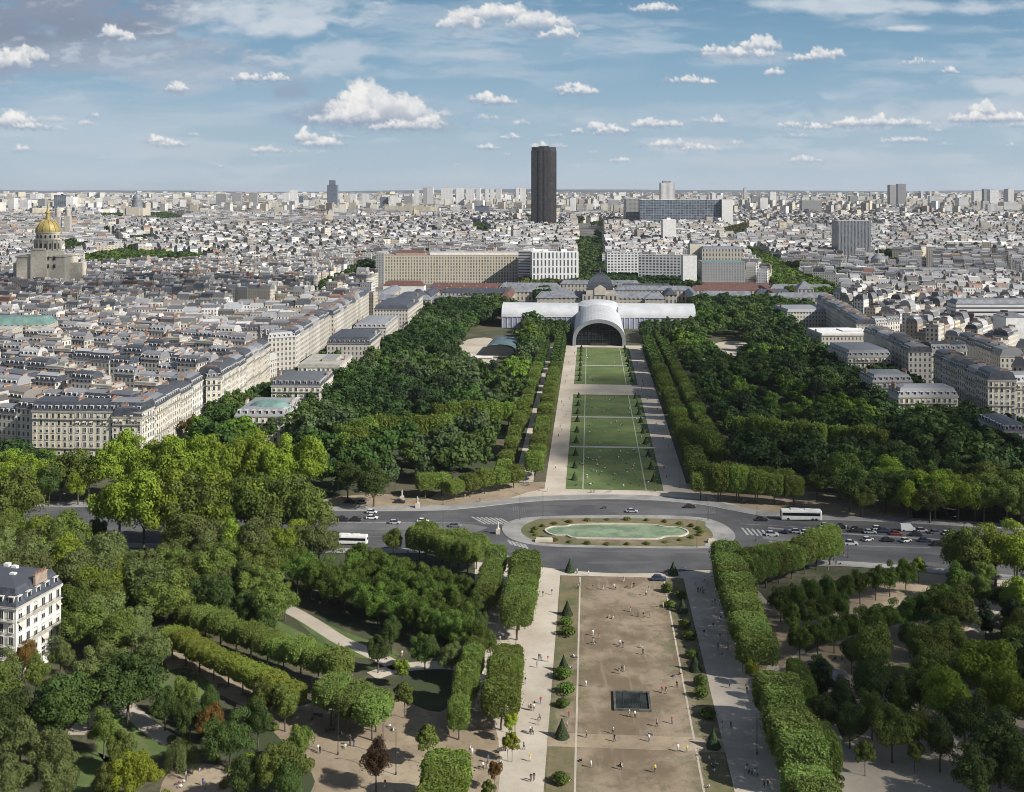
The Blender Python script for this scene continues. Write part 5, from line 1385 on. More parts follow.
def slab(e, x0, x1, py, Y, depth, m, roofm='concrete', rot=0.0, mans=0, plant=True, part='wall'):
    """a block whose near face spans two pixels at distance Y, its top at a pixel row"""
    a, b = xw(x0, Y), xw(x1, Y); z1 = zt(py, Y); z0 = tz(Y) - 2; w = b - a
    if e.location.length == 0: e.location = ((a + b) / 2, Y + depth / 2, tz(Y))
    ex, ey, ez = e.location
    c_, sn = math.cos(rot), math.sin(rot); mx = (a + b) / 2
    def loc(px_, py_): 
        dx, dy = px_ - mx, py_
        return (mx + dx*c_ - dy*sn - ex, Y + dx*sn + dy*c_ - ey)
    pl = [loc(a, 0), loc(b, 0), loc(b, depth), loc(a, depth)]
    mb = MB(); mb.prism(pl, z0 - ez, z1 - ez - mans, 0); o = mb.build(part, FM.get(m) or M[m], e)
    mb = MB()
    cx, cy = sum(p[0] for p in pl)/4, sum(p[1] for p in pl)/4
    def ins(q): return [(p[0] + (cx-p[0]) * q, p[1] + (cy-p[1]) * q * 1.0) for p in pl]
    if mans:
        # sloping roof
        k0 = [(p[0], p[1], z1 - ez - mans + .01) for p in ins(-.004)]
        def ins2(dm): 
            r = []
            for i, p in enumerate(pl):
                ux, uy = c_, sn; vx, vy = -sn, c_
                sx = 1 if i in (0, 3) else -1; sy = 1 if i in (0, 1) else -1
                r.append((p[0] + ux*sx*dm + vx*sy*dm, p[1] + uy*sx*dm + vy*sy*dm))
            return r
        mb.loft([k0, [(p[0], p[1], z1 - ez) for p in ins2(min(depth*.46, mans*.9))]], 0)
    else:
        mb.prism(ins(.004), z1 - ez + .01, z1 - ez + .7, 0)
        if plant:
            for q in range(max(1, int(w / 28))):
                u_ = (q + .5) / max(1, int(w / 28)) - .5
                mb.box(cx + u_*w*.8*c_, cy + u_*w*.8*sn, z1 - ez + .7, 7, min(5, depth*.4), random.uniform(1.8, 3.2), rot)
    mb.build('roof', M[roofm], e)
    return e
# long ministry, honeycomb and ribbed blocks, green roofed hall
e = big('ministry_building', 'long beige ministry block with rows of square windows left of the park axis', 'office building')
slab(e, 379, 519, 255.5, 1400, 26, 'beige', 'brick'); slab(e, 376, 384, 253, 1394, 36, 'grey', 'concrete', plant=False, part='end_wing')
slab(e, 396, 425, 250.5, 1404, 16, 'brick', 'redtile', mans=3, part='attic'); slab(e, 430, 519, 252.5, 1404, 14, 'white', 'concrete', plant=False, part='attic')
e = big('office_building', 'white office block with tall ribbed windows bending beside the tree avenue', 'office building')
slab(e, 532, 579, 252.5, 1330, 18, 'stripe', 'white', rot=.10); slab(e, 518, 534, 251, 1352, 40, 'hband', 'white', rot=-.35, part='side_wing')
e = big('office_building', 'white honeycomb fronted office block with blank white end wall', 'office building')
slab(e, 607, 640, 253, 1420, 18, 'honey', 'concrete', rot=.05); slab(e, 638, 686, 255.5, 1370, 18, 'honey', 'concrete', rot=-.28, part='curved_wing'); slab(e, 683, 697, 256, 1300, 16, 'white', 'concrete', rot=.0, part='end_wall', plant=False)
e = big('conference_hall', 'low fluted grey hall with pale green copper roof right of the honeycomb block', 'hall')
slab(e, 702, 745, 262.5, 1330, 40, 'grey', 'green_roof', rot=-.05, plant=False)
e = big('mansion_block', 'cream corner block above the green roofed hall', 'apartment building'); slab(e, 702, 742, 247, 1440, 26, 'arcade', 'lead', mans=3)
e = big('mansion_block', 'narrow cream tower house left of the cream corner block', 'apartment building'); slab(e, 690, 702, 244, 1460, 20, 'cream', 'lead')
e = big('exhibition_palace', 'long low cream building with teal roof at the left edge', 'public building'); slab(e, -40, 46, 318, 760, 22, 'arcade', 'green_roof', rot=.06, mans=5); slab(e, -40, 12, 330, 735, 16, 'arcade', 'concrete', part='front_wing', plant=False)
e = big('barracks', 'long house with dark roof and a row of tall red brick chimneys', 'apartment building')
slab(e, 94, 138, 338, 745, 16, 'arcade', 'slate', mans=5); slab(e, 138, 184, 336, 760, 18, 'arcade', 'slate', mans=5, rot=.06, part='side_wing')
ex, ey, ez = e.location
for k in range(9):
    px = 100 + k * 10.5; Yk = 752 + (k % 2) * 12
    mb = MB(); mb.box(0, 0, 0, 1.6, 4, 6.5, mi=0); mb.box(0, 0, 6.5, 1.9, 4.3, .3)
    for q in range(4): mb.lathe(0, -1.5 + q, [(.25, 6.8), (.2, 7.6)], 6)
    mb.build('chimney', M['terra'], e).location = (xw(px, Yk) - ex, Yk + 9 - ey, zt(337, Yk) - ez - 3)
e = big('office_building', 'broad pale block with many balcony bands on the far right', 'apartment building', None); slab(e, 946, 1002, 242, 1900, 30, 'hband', 'white', rot=.1)
e = big('office_building', 'grey rectangular office block right of the right boulevard', 'office building'); slab(e, 838, 871, 221, 1700, 34, 'darkglass', 'concrete')
e = big('apartment_building', 'long white terrace with blue attic panes at right edge', 'apartment building'); slab(e, 956, 1060, 300, 880, 18, 'hband', 'lead', mans=3)
e = big('apartment_building', 'low white arcaded terrace below the round church on the right', 'apartment building'); slab(e, 866, 952, 268, 1350, 16, 'arcade', 'lead', mans=3, rot=-.03)
e = big('garage_building', 'tall blank white gabled wall at the right edge behind the avenue', 'apartment building'); slab(e, 1006, 1030, 318, 760, 20, 'white', 'lead')
# station slab with glass front, its white tower, and neighbours
e = big('station_building', 'long glass fronted station slab right of the black tower', 'office building')
slab(e, 640, 724, 200, 2650, 30, 'glassy', 'white', plant=False); slab(e, 626, 641, 199, 2700, 60, 'grey', 'concrete', part='side_wing'); slab(e, 722, 733, 199.5, 2640, 40, 'white', 'concrete', part='end_wall', plant=False)
e = big('tower_block', 'pale tower standing above the long glass slab', 'tower block'); slab(e, 661, 675, 183, 3200, 40, 'tower_w', 'concrete'); slab(e, 663, 671, 181, 3205, 20, 'grey', 'concrete', part='plant_room', plant=False)
e = big('office_building', 'white box building in front of the glass slab', 'office building'); slab(e, 663, 676, 220, 1990, 26, 'white', 'white')
e = big('office_building', 'dark cube office left of the black tower', 'office building'); slab(e, 475, 489, 206.5, 3300, 50, 'tower_d', 'dark')
e = big('tower', 'dark blue stepped tower rising alone above the left horizon', 'tower'); slab(e, 327, 337, 185, 4300, 34, 'tower_d', 'dark', plant=False); slab(e, 329, 335, 180.5, 4310, 20, 'tower_d', 'dark', plant=False, part='crown_block')
e = big('tower_block', 'blue glass office pair behind the golden dome', 'office building'); slab(e, 54, 66, 195, 3900, 40, 'glassy', 'dark'); slab(e, 66, 73, 197, 3900, 40, 'white', 'white', part='side_wing')
i0 = 0
TW = [(38,45,199,'grey'),(216,226,194,'grey'),(232,241,193,'grey'),(249,257,193,'grey'),(283,289,193,'tower_w'),(290,297,190,'tower_w'),(299,303,196,'tower_d'),(350,356,194,'tower_w'),(362,369,194,'tower_w'),
      (380,388,197,'tower_d'),(390,398,195.5,'tower_w'),(414,419,189,'tower_w'),(423,427,187.5,'grey'),(427,433,187.5,'tower_w'),(441,452,187.5,'tower_w'),(456,464,188,'tower_w'),(466,474,188,'tower_w'),(476,480,188,'tower_w'),
      (485,489,189,'tower_w'),(490,494,188.5,'tower_w'),(496,501,189,'tower_w'),(404,412,196,'grey'),(516,519,187,'tower_w'),(520,526,187.5,'tower_w'),(527,531,193,'grey'),(608,619,200,'grey'),(744,747,188,'tower_w'),(599,605,196,'tower_w'),
      (570,576,198,'tower_w'),(890,896,185,'grey'),(898,906,184,'grey'),(802,822,200.5,'grey'),(944,952,206,'tower_w'),(959,968,198,'tower_w'),(974,984,191,'tower_w'),(984,990,189,'grey'),(990,999,190,'tower_w'),(988,998,204,'tower_w'),
      (1004,1018,202,'tower_w'),(760,768,198,'tower_w'),(780,786,196,'tower_w'),(850,858,196,'grey'),(880,925,208,'hband'),(820,870,207,'hband'),(930,940,196,'tower_w'),(752,770,196,'grey'),(8,14,198,'tower_w'),(20,28,200,'tower_w'),
      (1008,1014,189,'tower_w'),(700,706,196,'tower_w'),(712,716,193,'tower_w'),(770,776,192,'tower_w')]
TI = []
for (a, b, py, m_) in TW:
    Y = random.uniform(4200, 5200) if py < 198 else random.uniform(3300, 3900)
    e = empty('tower_block'); e['category'] = 'tower block'; e['group'] = 'tower blocks along the skyline'
    slab(e, a, b, py, Y, random.uniform(20, 34), m_, 'concrete', rot=random.uniform(-.12, .12))
    TI.append((e, {'tower_w': 'pale tower block', 'grey': 'grey tower block', 'tower_d': 'dark tower block', 'hband': 'long low banded block'}[m_], (a+b)/2, py + 4))
single_out(TI, [(450,192,'the white cluster'),(332,188,'the dark blue tower'),(544,185,'the black tower'),(668,190,'the pale station tower'),(236,196,'the grey trio'),(985,196,'the far right towers'),(898,186,'the hilltop blocks'),(137,200,'the hazy dome'),(48,210,'the golden dome'),(790,198,'the right middle skyline')])

# black tower: bowed long sides, ribs, a pale crown
e = big('black_tower', 'tall dark ribbed tower rising alone above the skyline', 'tower'); Y = 2680; e.location = (xw(544, Y), Y + 16, tz(Y))
z1 = zt(147, Y) - tz(Y)
def tow(sx, k=1.0): 
    w_, d_ = 30 * k, 16 * k
    return [(-w_, -d_*.55), (-w_*.5, -d_*.9), (0, -d_), (w_*.5, -d_*.9), (w_, -d_*.55), (w_, d_*.55), (w_*.5, d_*.9), (0, d_), (-w_*.5, d_*.9), (-w_, d_*.55)]
mb = MB(); mb.prism(tow(0), -2, z1 - 8, 0); mb.build('wall', FM['darkrib'], e)
mb = MB(); mb.prism(tow(0, .985), z1 - 8, z1 - 3, 0); mb.prism(tow(0, 1.0), z1 - 3, z1, 0, bottom=True); mb.box(0, 0, z1, 26, 14, 2.5, mi=0); mb.build('crown_band', M['dark'], e)
mb = MB()
pts = tow(0, 1.012)
for i in range(10):
    a, b = pts[i], pts[(i+1) % 10]; n = int(math.hypot(b[0]-a[0], b[1]-a[1]) / 2.6)
    for k in range(n + 1): mb.box(a[0] + (b[0]-a[0])*k/n, a[1] + (b[1]-a[1])*k/n, 0, .7, .7, z1 - 8)
mb.build('ribs', mat('bronze', build=two((.04, .038, .04), (.075, .071, .073), .1), rough=.5), e)
mb = MB(); mb.lathe(14, 0, [(.5, z1), (.2, z1 + 12)], 6); 

# domed church with gilded dome
Y = 1262; e = big('domed_church', 'baroque church with gilded dome and lantern spire', 'church'); e.location = (xw(48, Y + 22), Y + 22, tz(Y))
def zl(py): return zt(py, Y) - tz(Y)
bw = 44 * Y / F
mb = MB(); mb.box(0, 0, -2, 54, 46, zl(257) + 2, .05); mb.box(0, 0, zl(257), 56, 48, 1.4, .05); mb.box(0, -23.5, -2, 18, 5, zl(250) + 2, .05); mb.box(0, -24.5, zl(250), 14, 4, 2, .05)
for sx in (-1, 1): mb.box(sx * 33, 6, -2, 14, 16, zl(264) + 2, .05, top=0)
mb.build('wall', [M['stone']], e)
mb = MB()
for zz in (zl(268), zl(260)):
    for k in (-17, -9, 0, 9, 17): mb.box(k, -23.2 if abs(k) > 9 else -26.2, zz, 2.6, .4, 4.2, .05)
mb2 = mb
for k_, it in enumerate([(k, zz) for zz in (zl(268), zl(260)) for k in (-17, -9.5, 9.5, 17)]):
    MB().box(0, 0, 0, 2.6, .5, 4.2).build('window', M['glass'], e).location = (it[0], -23.3, it[1])
mb = MB(); r = 13.6
mb.lathe(0, 0, [(r + 4.4, zl(257)), (r + 4.4, zl(252.5)), (r + 2.2, zl(251.5)), (r, zl(251)), (r, zl(241.5)), (r + 1.1, zl(241)), (r + 1.1, zl(239.8)), (r - .6, zl(239.5)), (r - .6, zl(234)), (r + .2, zl(233.5)), (r + .2, zl(232.8))], 32)
for k in range(16):
    a = 6.283 * k / 16; mb.tube([((r+1.1)*math.cos(a), (r+1.1)*math.sin(a), zl(251)), ((r+1.1)*math.cos(a), (r+1.1)*math.sin(a), zl(241))], .6, 6)
dr_ = mb.build('drum', M['stone'], e)
for k in range(16):
    a = 6.283 * (k + .5) / 16
    o = MB().box(0, 0, 0, 2.2, .5, 6.5).build('window', M['glass'], dr_); o.location = ((r+.05)*math.cos(a), (r+.05)*math.sin(a), zl(249.5)); o.rotation_euler = (0, 0, a + math.pi/2)
    o = MB().box(0, 0, 0, 1.8, .5, 3.4).build('window', M['glass'], dr_); o.location = ((r-.55)*math.cos(a), (r-.55)*math.sin(a), zl(238.5)); o.rotation_euler = (0, 0, a + math.pi/2)
mb = MB(); H_ = zl(220.5) - zl(232.8)
mb.lathe(0, 0, [((r - .4) * math.cos(q * 1.32 / 8), zl(232.8) + H_ * math.sin(q * 1.32 / 8) / math.sin(1.32)) for q in range(9)], 32)
for k in range(12):
    a = 6.283 * k / 12; mb.tube([((r-.1)*math.cos(q*1.3/8)*math.cos(a), (r-.1)*math.cos(q*1.3/8)*math.sin(a), zl(232.8) + H_*math.sin(q*1.3/8)/math.sin(1.32) + .15) for q in range(9)], .4, 5)
mb.build('dome', M['gold'], e, True)
mb = MB(); zb = zl(221)
mb.lathe(0, 0, [(3.6, zb - 1), (3.6, zb + 1), (2.6, zb + 1.2), (2.6, zb + 8.5), (3.3, zb + 8.8), (3.2, zb + 9.6), (1.9, zb + 11), (1.2, zb + 13.5), (.55, zb + 19), (.2, zb + 25)], 12)
mb.build('lantern_spire', M['gold'], e, False)

# far domed temple and twin church towers
Y = 3300; e = big('domed_temple', 'pale hazy dome on columned drum above the left middle distance', 'church'); e.location = (xw(137, Y), Y, tz(Y))
def zl2(py): return zt(py, Y) - tz(Y)
mb = MB(); mb.box(0, 0, -2, 58, 70, zl2(208) + 2); mb.prism([(-20, -37), (20, -37), (20, -35), (-20, -35)], -2, zl2(207)); mb.build('wall', M['stone'], e)
mb = MB(); mb.lathe(0, 0, [(16, zl2(208)), (16, zl2(206)), (14.5, zl2(205.8)), (14.5, zl2(201)), (16, zl2(200.7)), (16, zl2(200)), (11.8, zl2(199.6)), (11.8, zl2(198))], 24)
mb.lathe(0, 0, [(12, zl2(198)), (11.2, zl2(196.5)), (9, zl2(195)), (5, zl2(194)), (2.4, zl2(193.7)), (2.4, zl2(192.4)), (.8, zl2(191.6)), (.2, zl2(190.6))], 24); mb.build('dome', M['lead'], e, True)
Y = 2300; e = big('twin_tower_church', 'grey church with two round topped towers right behind the golden dome', 'church'); e.location = (xw(63, Y), Y, tz(Y))
for sx in (-5, 5):
    X_ = sx * Y / F; z_ = zt(208 if sx < 0 else 206.5, Y) - tz(Y)
    mb = MB(); mb.box(X_, 0, -2, 11, 11, z_ * .72 + 2); mb.lathe(X_, 0, [(5.4, z_*.72), (5.4, z_*.9), (4.6, z_*.92), (4.6, z_*.98), (1.5, z_ * 1.02), (.4, z_*1.05)], 12); mb.build('tower', M['stone_grey'], e)
MB().box(0, 20, -2, 26, 50, 26).build('nave', M['stone_grey'], e); MB().prism([(-13, -5), (13, -5), (13, 45), (-13, 45)], 24, 24.6).build('roof', M['lead'], e)
Y = 1500; e = big('round_church', 'small round church with cone roof and thin spire on the right', 'church'); e.location = (xw(878, Y), Y, tz(Y))
MB().lathe(0, 0, [(9, -2), (9, 24), (9.6, 24.2), (9.6, 25)], 20).build('wall', M['stone_grey'], e); MB().lathe(0, 0, [(9.8, 25), (1, 33), (.8, 37), (.1, 42)], 20).build('roof', M['lead'], e)
Y = 2350; e = big('church', 'grey church nave with square bell tower above the ministry roofs', 'church'); e.location = (xw(440, Y), Y, tz(Y))
MB().box(14, 18, -2, 24, 60, 22).build('nave', M['stone_grey'], e); MB().box(0, -8, -2, 9, 9, 46).build('tower', M['stone_grey'], e); MB().lathe(0, -8, [(5, 44), (3.5, 50), (.2, 58)], 8).build('spire', M['lead'], e)
Y = 1830; e = big('spired_church', 'white church with needle spire right of the right boulevard', 'church'); e.location = (xw(862, Y), Y, tz(Y))
MB().box(0, 8, -2, 16, 40, 20).build('nave', M['white'], e); MB().box(0, -14, -2, 6, 6, 26).build('tower', M['white'], e); MB().lathe(0, -14, [(3.2, 24), (.1, 42)], 8).build('spire', M['white'], e)

# ---- the military school: long wings, a square dome, yards with red and grey roofs
def park_empty(name, u, v, label, cat, group=None, z=0):
    x, y = P(u, v); e = empty(name, (x, y, z), -TH); tag(e, label, cat, group); return e
e = park_empty('military_school', 0, 1075, 'long classical stone palace with central square dome behind the exhibition hall', 'palace')
mb = MB(); mb.box(0, 0, -1, 124, 14, 16); mb.box(0, -1.5, -1, 34, 18, 20); 
for sx in (-1, 1): mb.box(sx * 52, -1, -1, 18, 17, 16)
mb.box(0, 0, 15, 125, 15, .6); mb.build('wall', FM['arcade'], e)
mb = MB(); 
def hip(mb, x, y, z, w_, d_, h_, mi=0): mb.loft([ring2(x, y, w_, d_, z), ring2(x, y, w_ - d_*.7, d_*.3, z + h_)], mi)
def ring2(x, y, w_, d_, z): return [(x-w_/2, y-d_/2, z), (x+w_/2, y-d_/2, z), (x+w_/2, y+d_/2, z), (x-w_/2, y+d_/2, z)]
hip(mb, 0, 0, 15.6, 125, 15, 5.5); hip(mb, -52, -1, 15.1, 19, 18, 6); hip(mb, 52, -1, 15.1, 19, 18, 6); mb.build('roof', M['lead'], e)
mb = MB(); mb.box(0, -1.5, 18.5, 27, 18, 5.5); mb.loft([[(-5.5, -11.2, 18.6), (5.5, -11.2, 18.6), (5.5, -10, 18.6), (-5.5, -10, 18.6)], [(-5.5, -11.2, 25), (5.5, -11.2, 25), (5.5, -10, 25), (-5.5, -10, 25)], [(-.5, -11.2, 28.5), (.5, -11.2, 28.5), (.5, -10, 28.5), (-.5, -10, 28.5)]])
mb.build('pediment', M['stone'], e)
mb = MB(); mb.loft([ring2(0, -1.5, 25*f_, 19*f_, 24 + 14*g_) for f_, g_ in ((1, 0), (.97, .25), (.88, .5), (.72, .73), (.5, .9), (.28, 1))])
mb.loft([ring2(0, -1.5, 6.5, 5.5, 38), ring2(0, -1.5, 6.5, 5.5, 39.4)]); mb.lathe(0, -1.5, [(.9, 39.4), (.25, 45)], 6); mb.build('dome', M['slate'], e, False)
SI = []
def wing(px0, px1, py, Y, dp, h, m_, rm, look, rot=-TH):
    a, b = xw(px0, Y), xw(px1, Y); cx = (a+b)/2
    e = empty('barrack_wing', (cx, Y, tz(Y)), rot); e['category'] = 'barrack'; e['group'] = 'low wings of the military school'
    MB().box(0, 0, -1, b-a, dp, h + 1).build('wall', FM.get(m_) or M[m_], e)
    mb = MB(); hip(mb, 0, 0, h, b-a+.8, dp+.8, dp*.38); mb.build('roof', M[rm], e)
    for k in range(int((b-a) / 14)): link('chimney', random.choice(CHM + CHM2), e, (-(b-a)/2 + 7 + 14*k, 0, h + dp*.2))
    SI.append((e, look, cx * F / Y + CX, py)); return e
wing(372, 432, 300, 1085, 12, 12, 'arcade', 'lead', 'grey roofed wing'); wing(410, 426, 292, 1090, 18, 15, 'arcade', 'slate', 'pavilion with hipped roof')
wing(430, 500, 299, 1100, 11, 10, 'arcade', 'lead', 'grey roofed wing'); wing(384, 425, 281, 1260, 14, 11, 'white', 'redtile', 'white wing with bright red roof')
for q, (a, b, Y, rm) in enumerate(((430, 505, 1250, 'redtile'), (432, 500, 1200, 'redtile'), (440, 512, 1160, 'slate'), (505, 570, 1190, 'lead'), (500, 560, 1240, 'lead'), (615, 690, 1190, 'lead'), (620, 672, 1240, 'slate'),
      (700, 770, 1240, 'redtile'), (690, 760, 1190, 'redtile'), (770, 832, 1230, 'lead'), (700, 752, 1140, 'lead'), (775, 828, 1110, 'lead'), (755, 790, 1170, 'slate'), (560, 640, 1275, 'lead'))):
    wing(a, b, 285, Y, 12, 10 + q % 3, 'arcade', rm, '%s roofed wing' % {'redtile': 'red', 'slate': 'dark', 'lead': 'grey'}[rm])
for (pa, pb, Y, rm) in (((388, 0), (0, 0), 1180, 'lead'), ((432, 0), (0, 0), 1180, 'slate'), ((508, 0), (0, 0), 1160, 'redtile'), ((668, 0), (0, 0), 1200, 'slate'), ((692, 0), (0, 0), 1160, 'lead'), ((768, 0), (0, 0), 1180, 'redtile')):
    X_ = xw(pa[0], Y); e = empty('barrack_wing', (X_, Y, 0), -TH + R(90)); e['category'] = 'barrack'; e['group'] = 'low wings of the military school'
    MB().box(0, 0, -1, 95, 12, 11).build('wall', FM['arcade'], e); mb = MB(); hip(mb, 0, 0, 10, 96, 13, 4.5); mb.build('roof', M[rm], e); SI.append((e, '%s roofed cross wing' % {'redtile': 'red', 'slate': 'dark', 'lead': 'grey'}[rm], pa[0], 288))
e = wing(796, 812, 292, 1150, 20, 17, 'arcade', 'lead', 'square pavilion with pediment'); e = wing(762, 800, 300, 1130, 10, 10, 'arcade', 'lead', 'grey roofed wing')
single_out(SI, [(598,290,'the square dome'),(448,262,'the long ministry block'),(650,262,'the honeycomb block'),(800,285,'the right boulevard'),(724,268,'the green roofed hall'),(375,275,'the left boulevard')])

# ---- the vaulted exhibition hall: nave towards us, wings across
e = park_empty('exhibition_hall', -2.8, 975, 'huge white vaulted exhibition hall with glazed arched front at the end of the lawns', 'exhibition hall')
def vault(mb, hw, h0, h1, v0, v1, along, mi=0, n=20, seg=1, ribs=0):
    pr = []
    for k in range(n + 1):
        a = math.pi * k / n; pr.append((-hw * math.cos(a), h0 + (h1 - h0) * math.sin(a) ** .9))
    for q in range(seg):
        s0, s1 = v0 + (v1-v0)*q/seg, v0 + (v1-v0)*(q+1)/seg
        for k in range(n):
            (a0, z0), (a1, z1_) = pr[k], pr[k+1]
            if along == 'v': pts = [(a0, s0, z0), (a1, s0, z1_), (a1, s1, z1_), (a0, s1, z0)][::-1]
            else: pts = [(s0, a0, z0), (s0, a1, z1_), (s1, a1, z1_), (s1, a0, z0)]
            mb.quad(pts, mi)
    return pr
mb = MB()
pr = vault(mb, 20.3, 4, 20.6, -128, 20, 'v', n=24, seg=14); mb2 = mb
mb.build('nave_roof', M['membrane'], e, True)
for q in ((-84, -17), (17, 84)): mb = MB(); vault(mb, 19, 9.5, 20.0, *q, 'u', n=18, seg=8); mb.build('wing_roof', M['membrane'], e, True)
mb = MB(); mb.lathe(0, 0, [(22, 15), (20, 18.6), (15, 21.2), (8, 22.6), (1, 23)], 24); mb.build('crossing_roof', M['membrane'], e, True)
for sx in (-1, 1):
    mb = MB()
    for sy in (-1, 1): mb.box(sx * 50.5, sy * 18.9, -.5, 67, .4, 10.2)
    mb.build('wing_wall', M['poly'], e)
    mb = MB(); n = 18; pl = [(sx*83.9, -19*math.cos(math.pi*k/n), 9.5 + 10.5*math.sin(math.pi*k/n)**.9) for k in range(n+1)]
    mb.quad([(sx*83.9, 19, 0)] + ([] ) + [(sx*83.9, -19, 0)] + pl if sx > 0 else ([(sx*83.9, 19, 0), (sx*83.9, -19, 0)] + pl)[::-1], 0); mb.build('end_wall', M['poly'], e)
    mb = MB()
    for k in range(16): mb.box(sx * (18.5 + k * 4.33), -19.3, -.5, .35, .5, 10.4)
    mb.box(sx * 50.5, -19.4, 9.6, 67, .5, .45); mb.build('wing_frame', M['white'], e)
    MB().box(sx * 19.9, -78, -.5, .5, 96, 5.2).build('nave_wall', M['poly'], e)
mb = MB(); n = 24
fr = [(-20.3*math.cos(math.pi*k/n), 4 + 16.6*math.sin(math.pi*k/n)**.9) for k in range(n+1)]
gl = [(-17.8*math.cos(math.pi*k/n), 3.2 + 14.6*math.sin(math.pi*k/n)**.9) for k in range(n+1)]
mb.quad([(-17.8, -124, 0), (17.8, -124, 0)] + [(a, -124, z) for a, z in reversed(gl)], 0); mb.build('glazed_front', mat('dark_front_glass', build=two((.010, .011, .013), (.025, .028, .032), .12), rough=.5, spec=.2), e)
mb = MB()
for k in range(n):
    (a0, z0), (a1, z1_) = fr[k], fr[k+1]; (b0, y0), (b1, y1_) = gl[k], gl[k+1]
    mb.quad([(b0, -128.3, y0), (b1, -128.3, y1_), (a1, -128.3, z1_), (a0, -128.3, z0)][::-1], 0)
    mb.quad([(b0, -128.3, y0), (b0, -124, y0), (b1, -124, y1_), (b1, -128.3, y1_)][::-1], 0)
    mb.quad([(a0, -128.3, z0), (a1, -128.3, z1_), (a1, -128, z1_), (a0, -128, z0)], 0)
for sx in (-1, 1): mb.box(sx * 19.05, -126.2, -.5, 2.5, 4.4, 4.4)
mb.build('arch_rim', M['steel'], e)
mb = MB()
for k in range(-6, 7):
    x_ = k * 2.7; zz = 3.2 + 14.6 * max(0, 1 - (x_/17.8)**2) ** .45; mb.box(x_, -124.3, 0, .22, .3, zz)
for z_ in (4.4, 8.0, 11.6, 14.8):
    ww = 17.8 * math.sqrt(max(0, 1 - max(0, (z_ - 3.2)/14.6)**2.2)) if z_ > 3.2 else 17.8; mb.box(0, -124.34, z_, 2*ww, .3, .22)
mb.box(0, -125, .4, 13, .6, 1.8); mb.build('mullion_grid', M['dark'], e)
mb = MB()
for sx in (-1, 1):
    for k in range(-24, 17): pass
for k in range(14):
    v_ = -128 + k * 10.6
    for q in range(24):
        (a0, z0), (a1, z1_) = pr[q], pr[q+1]; mb.quad([(a0*1.004, v_, z0+.1), (a1*1.004, v_, z1_+.1), (a1*1.004, v_+.35, z1_+.1), (a0*1.004, v_+.35, z0+.1)][::-1])
mb.build('roof_seams', M['steel'], e)
# dark curved shed left of the lawns
x, y = G(500, 356); e = empty('curved_shed', (x, y, 0), -.1); tag(e, 'low shed with dark blue curved roof and dark open front', 'shed')
mb = MB(); vault(mb, 11.5, 4, 8.5, 0, 42, 'v', n=12, seg=4); mb.build('roof', mat('blue_grey_canvas', build=two((.06, .10, .12), (.11, .16, .18), .2), rough=.6), e, True)
mb = MB(); mb.quad([(-11, .5, 0), (11, .5, 0)] + [(11.3*math.cos(math.pi*k/12), .5, 4 + 4.3*math.sin(math.pi*k/12)**.9) for k in range(13)], 0)
for sx in (-1, 1): mb.box(sx*11.3, 21, 0, .3, 42, 4.1)
mb.build('wall', M['dark'], e)
x, y = G(480, 362); e = empty('low_pavilion', (x, y, 0), -.05); tag(e, 'small flat roofed pale pavilion in front of the curved shed', 'pavilion'); MB().box(0, 0, 0, 17, 7, 3.4).build('wall', M['cream'], e); MB().box(0, 0, 3.4, 18, 8, .4).build('roof', M['white'], e)
# ================================================================ vehicles
CARP = {}
def car_meshes(kind):
    if kind in CARP: return CARP[kind]
    L_, W_, Hb, Hc = {'saloon': (4.4, 1.8, .78, 1.42), 'small': (3.8, 1.7, .8, 1.5), 'suv': (4.6, 1.9, .95, 1.72), 'van': (5.4, 2.0, 1.05, 2.35), 'pickup': (4.9, 1.9, 1.0, 1.75)}[kind]
    def sec(x, hw, z): return [(x, -hw, z[0]), (x, hw, z[0]), (x, hw, z[1]), (x, hw*.93, z[2]), (x, -hw*.93, z[2]), (x, -hw, z[1])]
    h = L_ / 2; mb = MB(); hw = W_ / 2
    rings = [sec(-h, hw*.86, (.38, .6, .72)), sec(-h*.93, hw, (.28, .7, Hb)), sec(-h*.3, hw, (.26, .74, Hb+.03)), sec(h*.45, hw, (.26, .74, Hb)), sec(h*.93, hw*.96, (.28, .62, Hb-.1)), sec(h, hw*.8, (.36, .52, .62))]
    mb.loft(rings, 0, True, True); body = mb.mesh('body', M['carpaint'], False)
    mb = MB()
    def cab(x, z, w2): return [(x, -w2, z), (x, w2, z)]
    if kind == 'van': a = [(-h*.97, Hb), (-h*.95, Hc), (h*.38, Hc), (h*.72, Hb+.05)]
    elif kind == 'small': a = [(-h*.95, Hb), (-h*.78, Hc), (h*.12, Hc), (h*.5, Hb)]
    else: a = [(-h*.82, Hb), (-h*.55, Hc), (h*.1, Hc), (h*.48, Hb)]
    pr = [(x, -hw*(.92 if z < Hc else .78), z) for x, z in a]; pl = [(x, hw*(.92 if z < Hc else .78), z) for x, z in a]
    for i in range(3): mb.quad([pr[i], pr[i+1], pl[i+1], pl[i]][::-1], 1 if i == 1 else (0 if kind != 'van' or i == 2 else 1))
    mb.quad(pr[::-1], 0 if kind != 'van' else 1); mb.quad(pl, 0 if kind != 'van' else 1)
    cabin = mb.mesh('cabin', [M['glass'], M['carpaint']])
    mb = MB(); mb.loft([[( .33*math.cos(6.283*k/14), y_, .33 + .33*math.sin(6.283*k/14)) for k in range(14)] for y_ in (-.11, .11)], 0, True, True)
    wh = mb.mesh('wheel', M['rubber'])
    mb = MB(); mb.box(0, 0, 0, .08, .38, .16); lt = mb.mesh('headlight', M['white'])
    CARP[kind] = (body, cabin, wh, lt, L_, W_); return CARP[kind]
CITEMS = []
